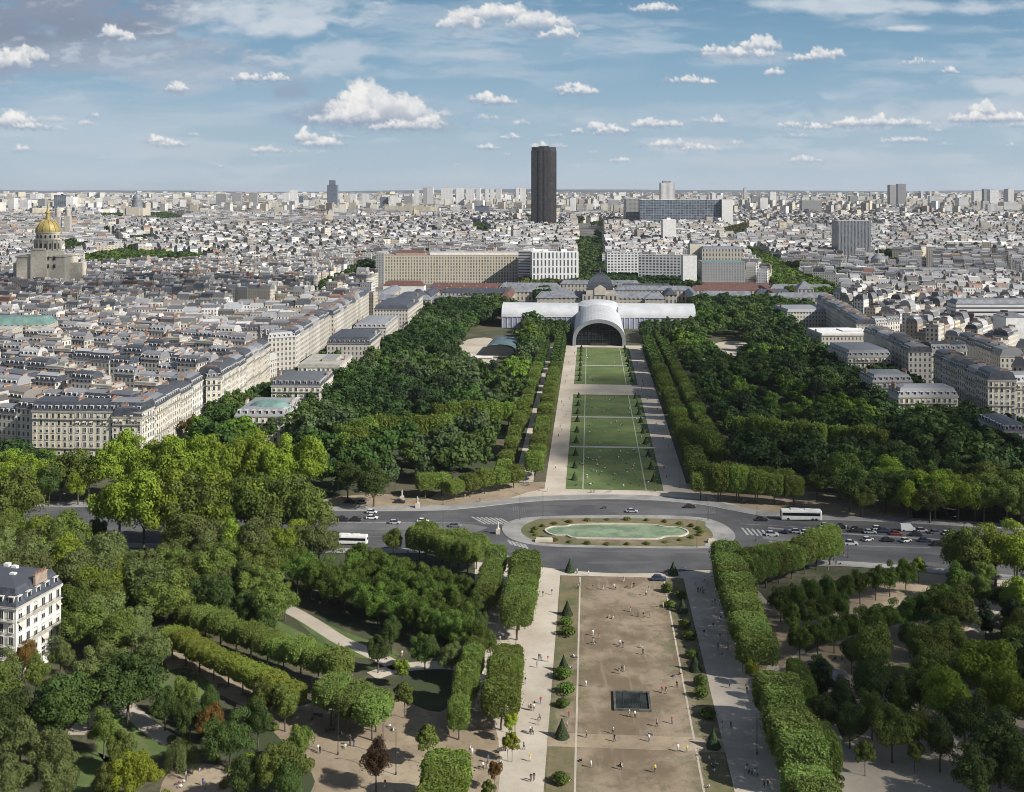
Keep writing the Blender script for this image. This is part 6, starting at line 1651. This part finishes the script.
def car(px, py, kind, col, cname, ang=0.0, group='cars on the road across the park'):
    x, y = G(px, py); body, cabin, wh, lt, L_, W_ = car_meshes(kind)
    name = {'van': 'van', 'pickup': 'pickup_truck'}.get(kind, 'car')
    e = empty(name, (x, y, .1), -TH + ang); e['category'] = name.replace('_', ' '); e['group'] = group
    b = link('body', body, e); b.color = (*col, 1); c = link('cabin', cabin, e); c.color = (*col, 1)
    for sx in (-.31, .31):
        for sy in (-1, 1): link('wheel', wh, e, (sx*L_, sy*(W_/2 - .1), 0))
    for sy in (-1, 1): link('headlight', lt, e, (L_/2 - .06, sy*W_*.33, .55))
    CITEMS.append((e, cname, px, py))
WH, BK, GY, SLV, DB, RD = (.72, .72, .72), (.02, .02, .022), (.16, .17, .18), (.42, .43, .45), (.03, .05, .10), (.25, .04, .03)
for it in ((372,513.5,'small',WH,'white hatchback'),(343,521,'suv',BK,'black sport utility car'),(356,521,'saloon',BK,'second black saloon'),(337,520.5,'small',BK,'black hatchback'),(423,522.5,'saloon',WH,'white saloon'),
           (317,531,'small',BK,'dark parked car',1.2),(372,519,'saloon',WH,'white saloon'),(632,512.5,'saloon',SLV,'silver saloon'),(659,580.5,'suv',DB,'dark blue delivery car'),
           (762,521,'saloon',BK,'black saloon'),(826,527,'saloon',SLV,'silver saloon'),(857,532,'pickup',BK,'black pickup'),(878,530,'small',WH,'white hatchback'),(884,532.5,'suv',DB,'dark sport utility car'),
           (908,531,'van',WH,'white delivery van'),(922,532,'small',SLV,'pale hatchback'),(868,541,'small',WH,'white small car',.5),(888,541.5,'saloon',BK,'black saloon'),(906,542,'small',WH,'white small car',.5),(925,542,'saloon',DB,'dark saloon'),
           (786,533,'small',DB,'dark blue hatchback',1.3),(797,533,'small',SLV,'silver hatchback'),(806,534,'saloon',WH,'white saloon'),(936,534,'saloon',GY,'grey saloon'),(948,535,'small',WH,'white hatchback'),(1006,523,'suv',GY,'grey parked car'),(896,535,'saloon',RD,'dark red saloon'),(870,533.5,'saloon',SLV,'silver saloon'),(842,529,'suv',BK,'black sport utility car'),(916,536,'saloon',BK,'black saloon'),(851,545,'suv',WH,'white sport utility car'),(938,546,'saloon',BK,'black saloon'),(772,536,'suv',SLV,'silver sport utility car'),(455,527,'saloon',GY,'grey saloon'),(395,524,'small',SLV,'silver hatchback'),(690,508,'saloon',BK,'black saloon'),
           (35,528,'small',WH,'white car under the trees'),(234,462,'van',WH,'white van'),(209,470,'saloon',SLV,'silver car'),(222,465,'saloon',BK,'dark car'),(400,503,'saloon',BK,'dark parked car'),(350,503,'saloon',BK,'black parked car'),(362,503.5,'saloon',GY,'grey parked car'),
           (965,553,'saloon',WH,'white car under the trees'),(975,553,'saloon',WH,'second white car under the trees'),(985,554,'small',SLV,'silver car under the trees')):
    car(*it)
for k in range(16):
    px = 962 + k * 3.8; py = 404 + k * 1.2
    X_, Y_ = T(px, py, 0); x, y = G(px, py)
    col, nm = random.choice([(WH, 'white'), (BK, 'black'), (GY, 'grey'), (SLV, 'silver'), (RD, 'red')]); car(px, py, random.choice(['saloon', 'small']), col, '%s car parked along the shaded avenue' % nm, 1.1 + .3, 'cars parked along the shaded right avenue')
single_out(CITEMS, [(800,515,'the white coach'),(350,535,'the white city bus'),(617,533,'the oval basin'),(908,531,'the delivery van'),(345,520,'the left traffic queue'),(865,537,'the right traffic queue'),(925,538,'the queue tail'),(425,540,'the clipped left block'),
   (795,538,'the paved divider'),(215,465,'the side street'),(985,412,'the slate villa'),(975,553,'the right road end'),(375,503,'the far left kerb'),(660,580,'the trodden lawn'),(35,528,'the left road end'),(1006,523,'the far right kerb')])
def bus(name, px, py, label, coach=True, ang=0.0):
    x, y = G(px, py); e = empty(name, (x, y, .1), -TH + ang); tag(e, label, 'coach' if coach else 'bus')
    L_, W_, H_ = (14.5, 2.7, 3.8) if coach else (12, 2.6, 3.1); h = L_/2; hw = W_/2
    mb = MB()
    def sec(x, k, dz=0): return [(x, -hw*k, .35), (x, hw*k, .35), (x, hw*k, H_-.5-dz), (x, hw*k*.86, H_-dz), (x, -hw*k*.86, H_-dz), (x, -hw*k, H_-.5-dz)]
    mb.loft([sec(-h, .94, .12), sec(-h*.97, 1), sec(h*.94, 1), sec(h, .9, .3)], 0, True, True); mb.box(-h*.3, 0, H_-.02, 3.2, 1.8, .3); mb.box(h*.35, 0, H_-.02, 2.4, 1.6, .22)
    mb.build('body', M['white'], e)
    for sy in (-1, 1):
        MB().box(-.1, sy*(hw+.005), H_*.47, L_*.93, .04, H_*.28).build('side_window', M['bus_glass'], e)
        MB().box(0, sy*(hw+.01), .55, L_*.9, .03, .12).build('trim_stripe', M['lead'], e)
    MB().box(-h-.0, 0, H_*.36, .06, W_*.82, H_*.45).build('windscreen', M['bus_glass'], e)
    MB().box(h-.02, 0, H_*.5, .06, W_*.76, H_*.26).build('rear_window', M['glass'], e)
    wh = MB().loft([[( .5*math.cos(6.283*k/16), y_, .5 + .5*math.sin(6.283*k/16)) for k in range(16)] for y_ in (-.15, .15)], 0, True, True).mesh('wheel', M['rubber'])
    for sx in (-.33, .27, .36 if coach else .28):
        for sy in (-1, 1): link('wheel', wh, e, (sx*L_, sy*(hw-.12), 0))
    for sy in (-1, 1): MB().box(-h-.03, sy*.95, .7, .06, .4, .22).build('headlight', M['steel'], e)
bus('coach', 801, 520, 'long white touring coach with dark window band on the far right lane')
bus('city_bus', 350, 544, 'white roofed city bus half hidden behind the left roadside trees', False)
x, y = G(604, 509); e = empty('motorcycle', (x, y, .1), .3); tag(e, 'lone motorcycle with rider crossing the road above the oval basin', 'motorcycle')
wh = MB().loft([[( .32*math.cos(6.283*k/14), y_, .32 + .32*math.sin(6.283*k/14)) for k in range(14)] for y_ in (-.06, .06)], 0, True, True).mesh('wheel', M['rubber'])
link('wheel', wh, e, (-.7, 0, 0)); link('wheel', wh, e, (.7, 0, 0)); MB().loft([[(-.6, -.12, .5), (-.6, .12, .5), (-.6, .1, .8), (-.6, -.1, .8)], [(.1, -.18, .45), (.1, .18, .45), (.1, .16, .95), (.1, -.16, .95)], [(.85, -.1, .7), (.85, .1, .7), (.85, .08, .85), (.85, -.08, .85)]], 0, True, True).build('body', M['dark'], e)
MB().tube([(-.65, 0, .6), (-.45, 0, 1.05), (-.4, .35, 1.1)], .03).build('handlebar', M['steel'], e)

# ================================================================ people
def body_mesh(pose, seed):
    """one continuous figure grown from a skeleton"""
    rg = random.Random(seed)
    if pose == 'walk': J = dict(pel=(0,0,.95), ch=(0,.02,1.35), nk=(0,.02,1.5), hd=(0,0,1.66), lk=(-.1,-.16,.52), lf=(-.1,-.12,.06), lt=(-.1,-.28,.04), rk=(.1,.1,.5), rf=(.1,.3,.1), rt=(.1,.18,.03), ls=(-.19,.02,1.4), le=(-.25,.1,1.12), lh=(-.24,-.04,.88), rs=(.19,.02,1.4), re=(.25,-.06,1.12), rh=(.23,-.2,.92))
    elif pose == 'stand': J = dict(pel=(0,0,.95), ch=(0,0,1.35), nk=(0,0,1.5), hd=(0,-.02,1.66), lk=(-.1,-.02,.5), lf=(-.11,0,.06), lt=(-.12,-.16,.03), rk=(.1,-.02,.5), rf=(.11,0,.06), rt=(.12,-.16,.03), ls=(-.19,0,1.4), le=(-.27,.02,1.13), lh=(-.25,-.08,.88), rs=(.19,0,1.4), re=(.27,.02,1.13), rh=(.2,-.16,1.0))
    elif pose == 'sit': J = dict(pel=(0,.1,.13), ch=(0,.16,.52), nk=(0,.14,.67), hd=(0,.1,.83), lk=(-.16,-.3,.36), lf=(-.14,-.62,.06), lt=(-.14,-.76,.08), rk=(.16,-.3,.34), rf=(.14,-.6,.06), rt=(.14,-.74,.08), ls=(-.19,.15,.57), le=(-.3,.02,.36), lh=(-.2,-.2,.36), rs=(.19,.15,.57), re=(.32,.3,.32), rh=(.34,.38,.06))
    E = [('pel','ch'),('ch','nk'),('nk','hd'),('pel','lk'),('lk','lf'),('lf','lt'),('pel','rk'),('rk','rf'),('rf','rt'),('ch','ls'),('ls','le'),('le','lh'),('ch','rs'),('rs','re'),('re','rh')]
    rad = dict(pel=.15, ch=.17, nk=.07, hd=.12, lk=.075, lf=.05, lt=.045, rk=.075, rf=.05, rt=.045, ls=.075, le=.05, lh=.04, rs=.075, re=.05, rh=.04)
    ks = list(J); me = bpy.data.meshes.new('person_skeleton'); me.from_pydata([J[k] for k in ks], [(ks.index(a), ks.index(b)) for a, b in E], [])
    o = bpy.data.objects.new('tmp', me); COL.objects.link(o)
    o.modifiers.new('s', 'SKIN'); sk = me.skin_vertices[0].data
    for i, k in enumerate(ks): sk[i].radius = (rad[k], rad[k] * (.75 if k in ('ch', 'pel') else 1)); sk[i].use_root = (i == 0)
    s_ = o.modifiers.new('u', 'SUBSURF'); s_.levels = 1
    bpy.context.view_layer.update(); dg = bpy.context.evaluated_depsgraph_get()
    m2 = bpy.data.meshes.new_from_object(o.evaluated_get(dg)); bpy.data.objects.remove(o)
    hip = J['pel'][2]; m2.name = 'person'
    return m2, J
TOPS = [((.75,.74,.72),'white'),((.02,.02,.025),'black'),((.05,.08,.18),'navy'),((.40,.05,.04),'red'),((.25,.25,.26),'grey'),((.30,.38,.48),'light blue'),((.45,.36,.22),'beige'),((.10,.16,.08),'green'),((.6,.45,.08),'yellow')]
LEGS = [((.03,.04,.08),'dark'),((.02,.02,.02),'black'),((.35,.30,.22),'tan'),((.10,.15,.26),'jeans'),((.5,.5,.5),'pale')]
CLOTH = {}
def cloth(c):
    if c not in CLOTH: CLOTH[c] = mat('garment', c, .9)
    return CLOTH[c]
HAIR = [mat('hair', (.03, .02, .015), .8), mat('hair', (.16, .09, .04), .8)]
BASE = {p: body_mesh(p, i) for i, p in enumerate(('walk', 'stand', 'sit'))}
def person_mesh(pose, top, leg, hair):
    me = BASE[pose][0].copy(); J = BASE[pose][1]; me.materials.clear()
    for m_ in (cloth(top), cloth(leg), M['skin'], HAIR[hair]): me.materials.append(m_)
    up = J['ch'][2]
    for p in me.polygons:
        c = p.center
        if pose != 'sit':
            if c.z > 1.53: k = 3 if (c.z > 1.70 or c.y > .03) else 2
            elif c.z > .98 and abs(c.x) < .235: k = 0
            elif c.z > 1.2: k = 0
            elif abs(c.x) > .2 and c.z > .78: k = 2
            elif c.z > .12: k = 1
            else: k = 3
        else:
            if c.z > .70: k = 3 if (c.z > .87 or c.y > .17) else 2
            elif c.y > 0 and c.z > .2: k = 0
            elif c.y < -.62: k = 3
            else: k = 1
        p.material_index = k; p.use_smooth = True
    return me
PM = {}; PITEMS = []
POSE = {'walk': 'walking', 'stand': 'standing', 'sit': 'seated'}
def person(x, y, pose, look_sfx='', tp=None, z=.09, group='people in the park'):
    ti = random.randrange(len(TOPS)) if tp is None else tp; li = random.randrange(len(LEGS)); hi = random.randrange(2)
    k = (pose, ti, li, hi)
    if k not in PM: PM[k] = person_mesh(pose, TOPS[ti][0], LEGS[li][0], hi)
    o = link('person', PM[k], None, (x, y, z), random.uniform(0, 6.28)); s = random.uniform(.96, 1.08); o.scale = (s, s, s)
    o['category'] = 'person'; o['group'] = group
    px, py = PX(x, y); PITEMS.append((o, '%s person in %s' % (POSE[pose], TOPS[ti][1]), px, py))
def pp(px, py, pose='walk', tp=None): x, y = G(px, py); person(x, y, pose, '', tp)
for q in ((577,574),(588.5,576),(578,589),(580,588),(593,590),(603,590),(614,589,'walk',0),(615.5,590),(624,582,'walk',6),(631,589,'stand',3),(632.5,588),(634,588,'walk',1),(646,596,'walk',0),(649,591),(630.5,612,'stand',3),(638,617,'stand',1),(643.5,618,'stand',1),
          (650,618,'stand',4),(609,618,'sit'),(613,619,'sit',6),(593,636,'stand',0),(599,639),(593.5,645,'walk',0),(620,646,'stand',0),(623,648,'stand',1),(641,648,'sit'),(552,595),(543,597),(537,609),(663,608),(681,622,'sit',0),(695,585,'walk',0),(698,593,'stand',1),(700.5,593),(703,594),(705,594,'walk',1),
          (713,629),(721,622,'stand',2),(704,636,'walk',1),(712,606),(715,605),(718,648,'stand',1),(720,640,'stand',3),(539,660),(541,661),(548,662),(537,668,'walk',4),(573,657,'sit',0),(575,658,'sit',0),(570,669,'sit',0),(586,687,'stand',0),(619,674,'stand',1),(622,671),(624,672,'stand',6),(643,655,'walk',1),(594,643,'sit',0),
          (662,693),(666,694,'walk',1),(677,688,'walk',1),(680,675,'sit',3),(674,677,'sit'),(629,717,'walk',0),(635,718),(569,718,'walk',3),(567,729,'stand',6),(657,727,'walk',4),(650,736,'sit',2),(649,742,'walk',0),(614.5,742,'walk',1),(613,734,'walk',0),(586.5,738),(529,710),(531,711),(534,711,'walk',0),(538.5,725,'walk',6),(530,734,'walk',0),(531,733),
          (524,750,'walk',4),(531,782,'walk',1),(534,781,'walk',1),(591,768,'walk',0),(581,762,'sit',1),(621,770,'walk',1),(621,767,'sit',0),(655,773),(678,752,'walk',0),(687,753),(569,782,'sit',0),(672,724,'stand',3),(710,760,'sit',0),(712,768,'sit',1),(714,772,'sit',0),(709,788,'sit',0),(716,765,'sit',5),(731,729,'walk',1),(722,728,'stand',2),(746,774,'walk',0),(749,775),(752,776,'walk',4),
          (755,777,'walk',0),(758,778,'walk',5),(757,775),(747,771),(718,651,'walk',1),(722,659,'walk',2),(746,690,'stand',1),(747,694,'stand',1),(764,788,'walk',1),(768,789,'walk',1),(470,753,'walk',0),(472,756),(468,760,'walk',4),(483,770,'walk',0),(487,769,'walk',1),(488,763,'stand',2),(385,788,'walk',3),(318,752,'walk',0),(320,754,'walk',1),(345,748,'sit'),(350,746,'stand',1),(354,747,'stand',2),
          (390,728,'sit',0),(393,731,'sit',0),(341,735,'sit',0),(132,708,'stand',0),(127,745,'sit',5),(131,746,'sit',0),(178,785,'sit',3),(181,788,'sit',0),(184,783,'sit',0),(186,780,'stand',4),(200,770,'sit',4),(203,786,'stand',2),(205,789,'stand',0),(402,657,'walk',0),(345,655,'sit',0),(810,662,'sit',0),(814,663,'sit',0),(822,668,'sit',3),(835,660,'sit',1),(842,661),(858,676,'sit',0),(818,768,'walk'),(826,767,'walk',1),
          (846,530,'stand',0),(844,557,'walk'),(834,563,'walk'),(836,566,'walk',1),(840,565,'sit',1),(828,572),(408,554,'walk',1),(456,560),(463,563,'walk',1),(397,560),(498,622,'walk',1),(502,624,'walk',2),(505,618),(500,642,'walk',6),(727,578,'walk'),(733,603,'walk',1),(735,640,'walk'),(765,702,'stand',0),
          (702,500,'walk',1),(706,501,'walk',1),(712,502),(591,493),(594,493,'walk',1),(609,493,'stand',2),(611,492,'walk',3),(655,492),(524,485,'walk',5),(527,486,'walk',2),(529,486),(545,488),(548,492),(742,503,'walk',1),(744,504),(465,498),(480,502)):
    pp(*q)
for k in range(46):     # along the walks
    u = random.choice([random.uniform(-26, -21), random.uniform(21, 28)]); v = random.choice([random.uniform(190, 340), random.uniform(445, 830), random.uniform(445, 830)]); x, y = P(u, v); person(x, y, random.choice(['walk', 'walk', 'stand']))
for k in range(125):     # resting on the green lawns, mostly the nearest ones
    v = random.choice([random.uniform(446, 510), random.uniform(446, 510), random.uniform(446, 510), random.uniform(516, 580), random.uniform(590, 640), random.uniform(690, 830)])
    u = random.choice([random.gauss(8, 4), random.uniform(-18, 18), random.gauss(-9, 3)]); u = max(-18.5, min(18.5, u)); x, y = P(u, v); person(x, y, 'sit', ' on the grass', random.choice([0, 0, 0, 1, 5, 4, 6]), .07)
single_out(PITEMS, [(617,533,'the oval basin'),(632,700,'the dark square pool'),(560,590,'the near left yew'),(690,590,'the near right yew'),(530,640,'the left axial walk'),(530,710,'the left lampposts'),(528,770,'the left walk foot'),(712,630,'the right axial walk'),(722,700,'the right walk bend'),(752,775,'the right walk foot'),
   (600,610,'the upper trodden lawn'),(645,620,'the trodden lawn centre'),(600,645,'the bare patch'),(630,735,'the cross path'),(600,770,'the lower trodden lawn'),(712,770,'the lower right yew'),(570,670,'the left grass strip'),(680,680,'the right grass strip'),(660,580,'the dark delivery car'),
   (470,755,'the left gravel'),(345,745,'the southwest promenade'),(180,780,'the playground'),(130,720,'the curved lawn path'),(400,660,'the shaded path'),(820,665,'the eastern picnic ground'),(822,768,'the southeast gravel'),(840,560,'the right kerb'),(430,556,'the left kerb'),(500,625,'the clipped alley'),
   (735,600,'the right hedge foot'),(705,500,'the right crossing'),(600,492,'the lawn head walk'),(530,487,'the left hedge corner'),(470,500,'the far left gravel'),(560,450,'the far left walk'),(672,450,'the far right walk'),(585,470,'the nearest lawn'),(640,470,'the right lawn edge'),(600,430,'the second lawn'),
   (620,410,'the third lawn'),(600,370,'the last lawn'),(562,390,'the distant left walk'),(645,390,'the distant right walk'),(600,388,'the cross walk'),(385,788,'the purple plum')])

# ================================================================ street furniture
def lamp_mesh():
    mb = MB(); mb.lathe(0, 0, [(.16, 0), (.16, .5), (.09, .6), (.06, 9.2), (.05, 9.3)], 8); return mb.mesh('pole', M['dark'])
LPM = lamp_mesh()
ARM = MB().tube([(0, 0, 9.1), (.5, 0, 9.5), (1.5, 0, 9.6)], .04).mesh('arm', M['dark'])
LH = MB().loft([[(1.3, -.12, 9.5), (2.0, -.1, 9.5), (2.0, .1, 9.5), (1.3, .12, 9.5)], [(1.35, -.09, 9.66), (1.9, -.07, 9.64), (1.9, .07, 9.64), (1.35, .09, 9.66)]], 0, True, True).mesh('lamp_head', M['lead'])
LI = []
for (px, py) in ((338,506),(365,518),(397,550),(443,505),(419,504),(443,540),(520,520),(708,521),(697,548),(543,517),(757,519),(756,541),(809,559),(848,558),(905,521),(950,545),(516,668),(515,735),(522,590),(728,650),(757,755),(735,610),(383,755),(396,775),(338,755),(312,720),(806,745),(680,600),(503,478),(680,488),(300,540),(944,564),(60,520),(90,527)):
    x, y = G(px, py); e = empty('street_lamp', (x, y, .1), random.choice([0, math.pi]) - TH); e['category'] = 'street lamp'; e['group'] = 'street lamps'
    link('pole', LPM, e); link('arm', ARM, e); link('lamp_head', LH, e); LI.append((e, 'tall slim dark street lamp', px, py))
single_out(LI, MARKS)
# sunken square basin under a dark sheet, in the trodden lawn
x, y = G(632, 702); e = empty('square_basin', (x, y, .05), -TH); tag(e, 'dark square basin with pale stone rim in the middle of the trodden lawn', 'basin')
mb = MB()
for (cx, cy, w_, d_) in ((0, -4.6, 8.6, .5), (0, 4.6, 8.6, .5), (-4.05, 0, .5, 8.7), (4.05, 0, .5, 8.7)): mb.box(cx, cy, 0, w_, d_, .5)
mb.build('rim', M['darkrim'], e); MB().box(0, 0, .02, 7.6, 8.7, .2).build('cover', M['blackpool'], e)
mb = MB()
for q in (-2, 0, 2): mb.box(q, 0, .23, .12, 8.6, .06)
mb.build('frame', M['dark'], e)
# oval pool
pool = smooth(GP([(544.5, 531.5), (552, 528), (566, 527.5), (574, 525.8), (617, 525.3), (652, 525.8), (664, 527.8), (680, 529), (689, 533.5), (682, 537.5), (666, 538), (656, 540.5), (617, 540.3), (576, 539.6), (566, 537), (552, 536.3)]), 4, True)
cx, cy = sum(p[0] for p in pool)/len(pool), sum(p[1] for p in pool)/len(pool)
e = empty('oval_basin', (cx, cy, .26)); tag(e, 'long pale green basin with scalloped stone rim in the oval island', 'basin')
pl = ccw([(p[0]-cx, p[1]-cy) for p in pool]); mb = MB(); inn = [(p[0]*.975, p[1]*.93) for p in pl]; n = len(pl)
for i in range(n):
    j = (i+1) % n
    mb.quad([(*pl[i], 0), (*pl[j], 0), (*pl[j], .45), (*pl[i], .45)]); mb.quad([(*pl[i], .45), (*pl[j], .45), (*inn[j], .45), (*inn[i], .45)]); mb.quad([(*inn[i], .45), (*inn[j], .45), (*inn[j], .1), (*inn[i], .1)])
mb.build('rim', M['stone'], e)
w_ = sheet('water', [(p[0], p[1]) for p in inn], .22, M['water'], kind=None); w_.parent = e
for (px, py) in ((660, 532), (562, 534)):
    pass
for (px, py, nm, lb) in ((544, 542, 'stone_plinth', 'broad pale stone plinth at the near left end of the oval island'), (712, 543, 'stone_plinth', 'pale stone plinth at the right end of the oval island')):
    x, y = G(px, py); mb = MB(); mb.box(0, 0, 0, 6 if px < 600 else 3, 1.6, .9); mb.box(0, 0, .9, 5.4 if px < 600 else 2.4, 1.2, .25); o = mb.build(nm, M['stone']); o.location = (x, y, .23); tag(o, lb, 'plinth')
for (px, py, lb) in ((402, 501, 'pale statue on a tall plinth beside the far left pavement'), (417.5, 508, 'small pale statue standing near the far left kerb'), (498, 534, 'white information pillar at the left tip of the oval island')):
    x, y = G(px, py); e = empty('statue', (x, y, .1)); tag(e, lb, 'statue'); MB().box(0, 0, 0, 1.5, 1.5, 1.8).build('plinth', M['stone'], e)
    MB().lathe(0, 0, [(.5, 1.8), (.36, 2.3), (.3, 2.9), (.42, 3.4), (.36, 3.7), (.14, 3.85), (.2, 4.05), (.14, 4.3), (.03, 4.38)], 10).build('figure', M['stone'], e, True)
BI = []
for (px, py) in ((502, 752), (296, 752), (318, 718), (330, 732), (270, 725), (240, 710), (185, 675), (192, 678), (222, 688), (245, 697), (452, 690)):
    x, y = G(px, py); e = empty('bench', (x, y, .05), random.uniform(-.6, .6)); e['category'] = 'bench'; e['group'] = 'benches along the walks'
    MB().box(0, 0, .42, 2.2, .45, .06).build('seat', M['bark'], e); MB().box(0, .24, .55, 2.2, .06, .4).build('backrest', M['bark'], e)
    for sx in (-.9, .9): MB().box(sx, 0, 0, .08, .42, .42).build('leg', M['dark'], e)
    BI.append((e, 'dark wooden park bench', px, py))
single_out(BI, MARKS)
x, y = G(839, 687); e = empty('kiosk', (x, y, .05), .2); tag(e, 'small kiosk with pale hipped roof among the dark conifers', 'kiosk'); MB().box(0, 0, 0, 3.6, 3.6, 2.6).build('wall', M['dark'], e); MB().loft([ring2(0, 0, 4.6, 4.6, 2.6), ring2(0, 0, .6, .6, 4)], 0, True, True).build('roof', M['concrete'], e)
x, y = G(684, 385); e = empty('kiosk', (x, y, .05), .2); tag(e, 'grey round kiosk beside the far right clipped rows', 'kiosk'); MB().lathe(0, 0, [(2.4, 0), (2.4, 2.8)], 12).build('wall', M['cream'], e); MB().lathe(0, 0, [(3.2, 2.8), (.2, 4.4)], 12).build('roof', M['zinc'], e)
MB_ = MB().box(0, 0, 0, 5, 14, 2.6); o = MB_.build('market_tent', M['membrane']); 
x, y = G(440, 392); o.location = (x, y, 0); tag(o, 'white market tent among trees below the curved shed', 'tent')
x, y = G(418, 400); o2 = MB().box(0, 0, 0, 7, 10, 2.4).loft([ring2(0, 0, 7.4, 10.4, 2.4), ring2(0, 0, 1, 5, 4)], 0).build('market_tent', M['membrane']); o2.location = (x, y, 0); tag(o2, 'white peaked tent among dark trees above the long hedge', 'tent')
# thin barrier rail between the left carriageways
mb = MB(); a, b = G(336, 547), G(400, 549)

# ================================================================ clouds overhead, towards the sun: their shade falls on the park and parts of the city
def cloud(gx, gy, rx, ry, alt, label, seed, dens=1.0):
    """a flat based cumulus whose shadow centre falls on ground point gx, gy"""
    rg = np.random.default_rng(seed); k = alt / sv.z; cx, cy = gx + sv.x * k, gy + sv.y * k
    import bmesh
    bm = bmesh.new(); n = int(26 * dens)
    for i in range(n):
        a = rg.random() * 6.283; q = math.sqrt(rg.random()); r = rg.uniform(.22, .42) * min(rx, ry) * (1.15 - .5*q)
        mt = Matrix.Translation((q*math.cos(a)*rx*.8, q*math.sin(a)*ry*.8, r * .35)) @ Matrix.Diagonal((r*rx/min(rx, ry)*.9, r*ry/min(rx, ry)*.9, r*.75, 1))
        bmesh.ops.create_icosphere(bm, subdivisions=3, radius=1, matrix=mt)
    for v in bm.verts:
        f_ = min(rx, ry) * .045
        v.co += Vector((math.sin(v.co.y/f_*.5 + v.co.z/f_), math.sin(v.co.x/f_*.6 + 1.3*v.co.z/f_), .5*math.sin(v.co.x/f_ + v.co.y/f_))) * f_ * .55
        if v.co.z < 0: v.co.z *= .25
    me0 = bpy.data.meshes.new('cloud'); bm.to_mesh(me0); bm.free()
    o0 = bpy.data.objects.new('tmp', me0); COL.objects.link(o0); rm = o0.modifiers.new('r', 'REMESH'); rm.mode = 'VOXEL'; rm.voxel_size = min(rx, ry) * .05
    bpy.context.view_layer.update(); me = bpy.data.meshes.new_from_object(o0.evaluated_get(bpy.context.evaluated_depsgraph_get())); bpy.data.objects.remove(o0); me.name = 'cloud'; me.materials.clear(); me.materials.append(M['cloud'])
    me.polygons.foreach_set('use_smooth', [True] * len(me.polygons))
    o = link('cloud', me, None, (cx, cy, alt)); tag(o, label, 'cloud')
    return o
m = bpy.data.materials.new('cloud_vapour'); m.use_nodes = True; t = NT(m.node_tree); out = t.n['Material Output']; t.n.remove(t.n['Principled BSDF'])
d_ = t.new('ShaderNodeBsdfDiffuse'); d_.inputs[0].default_value = (.9, .9, .9, 1); tr = t.new('ShaderNodeBsdfTransparent'); tr.inputs[0].default_value = (1, 1, 1, 1); ms = t.new('ShaderNodeMixShader')
g = t.new('ShaderNodeNewGeometry').outputs['Position']
t.l.new(t.m('ADD', .12, t.m('MULTIPLY', t.ramp(t.noise(g, .012, 4, .6), .35, .65), CLOUDOP)), ms.inputs[0]); t.l.new(tr.outputs[0], ms.inputs[1]); t.l.new(d_.outputs[0], ms.inputs[2]); t.l.new(ms.outputs[0], out.inputs[0])
M['cloud'] = m
for i, (gx, gy, rx, ry, lb) in enumerate(CLOUDS): cloud(gx, gy, rx, ry, 900, lb, 40 + i)

if HAZE:
    mb = MB(); mb.box(0, 18600, -3, 53000, 39000, 247)
    m = bpy.data.materials.new('haze_air'); m.use_nodes = True; t = NT(m.node_tree); out = t.n['Material Output']; t.n.remove(t.n['Principled BSDF'])
    v_ = t.new('ShaderNodeVolumePrincipled'); v_.inputs['Color'].default_value = (.80, .87, 1.0, 1); v_.inputs['Density'].default_value = HAZE; v_.inputs['Anisotropy'].default_value = .1
    t.l.new(v_.outputs[0], out.inputs['Volume'])
    o = mb.build('haze', m); o['kind'] = 'stuff'; o['label'] = 'thin blue summer haze over the city'
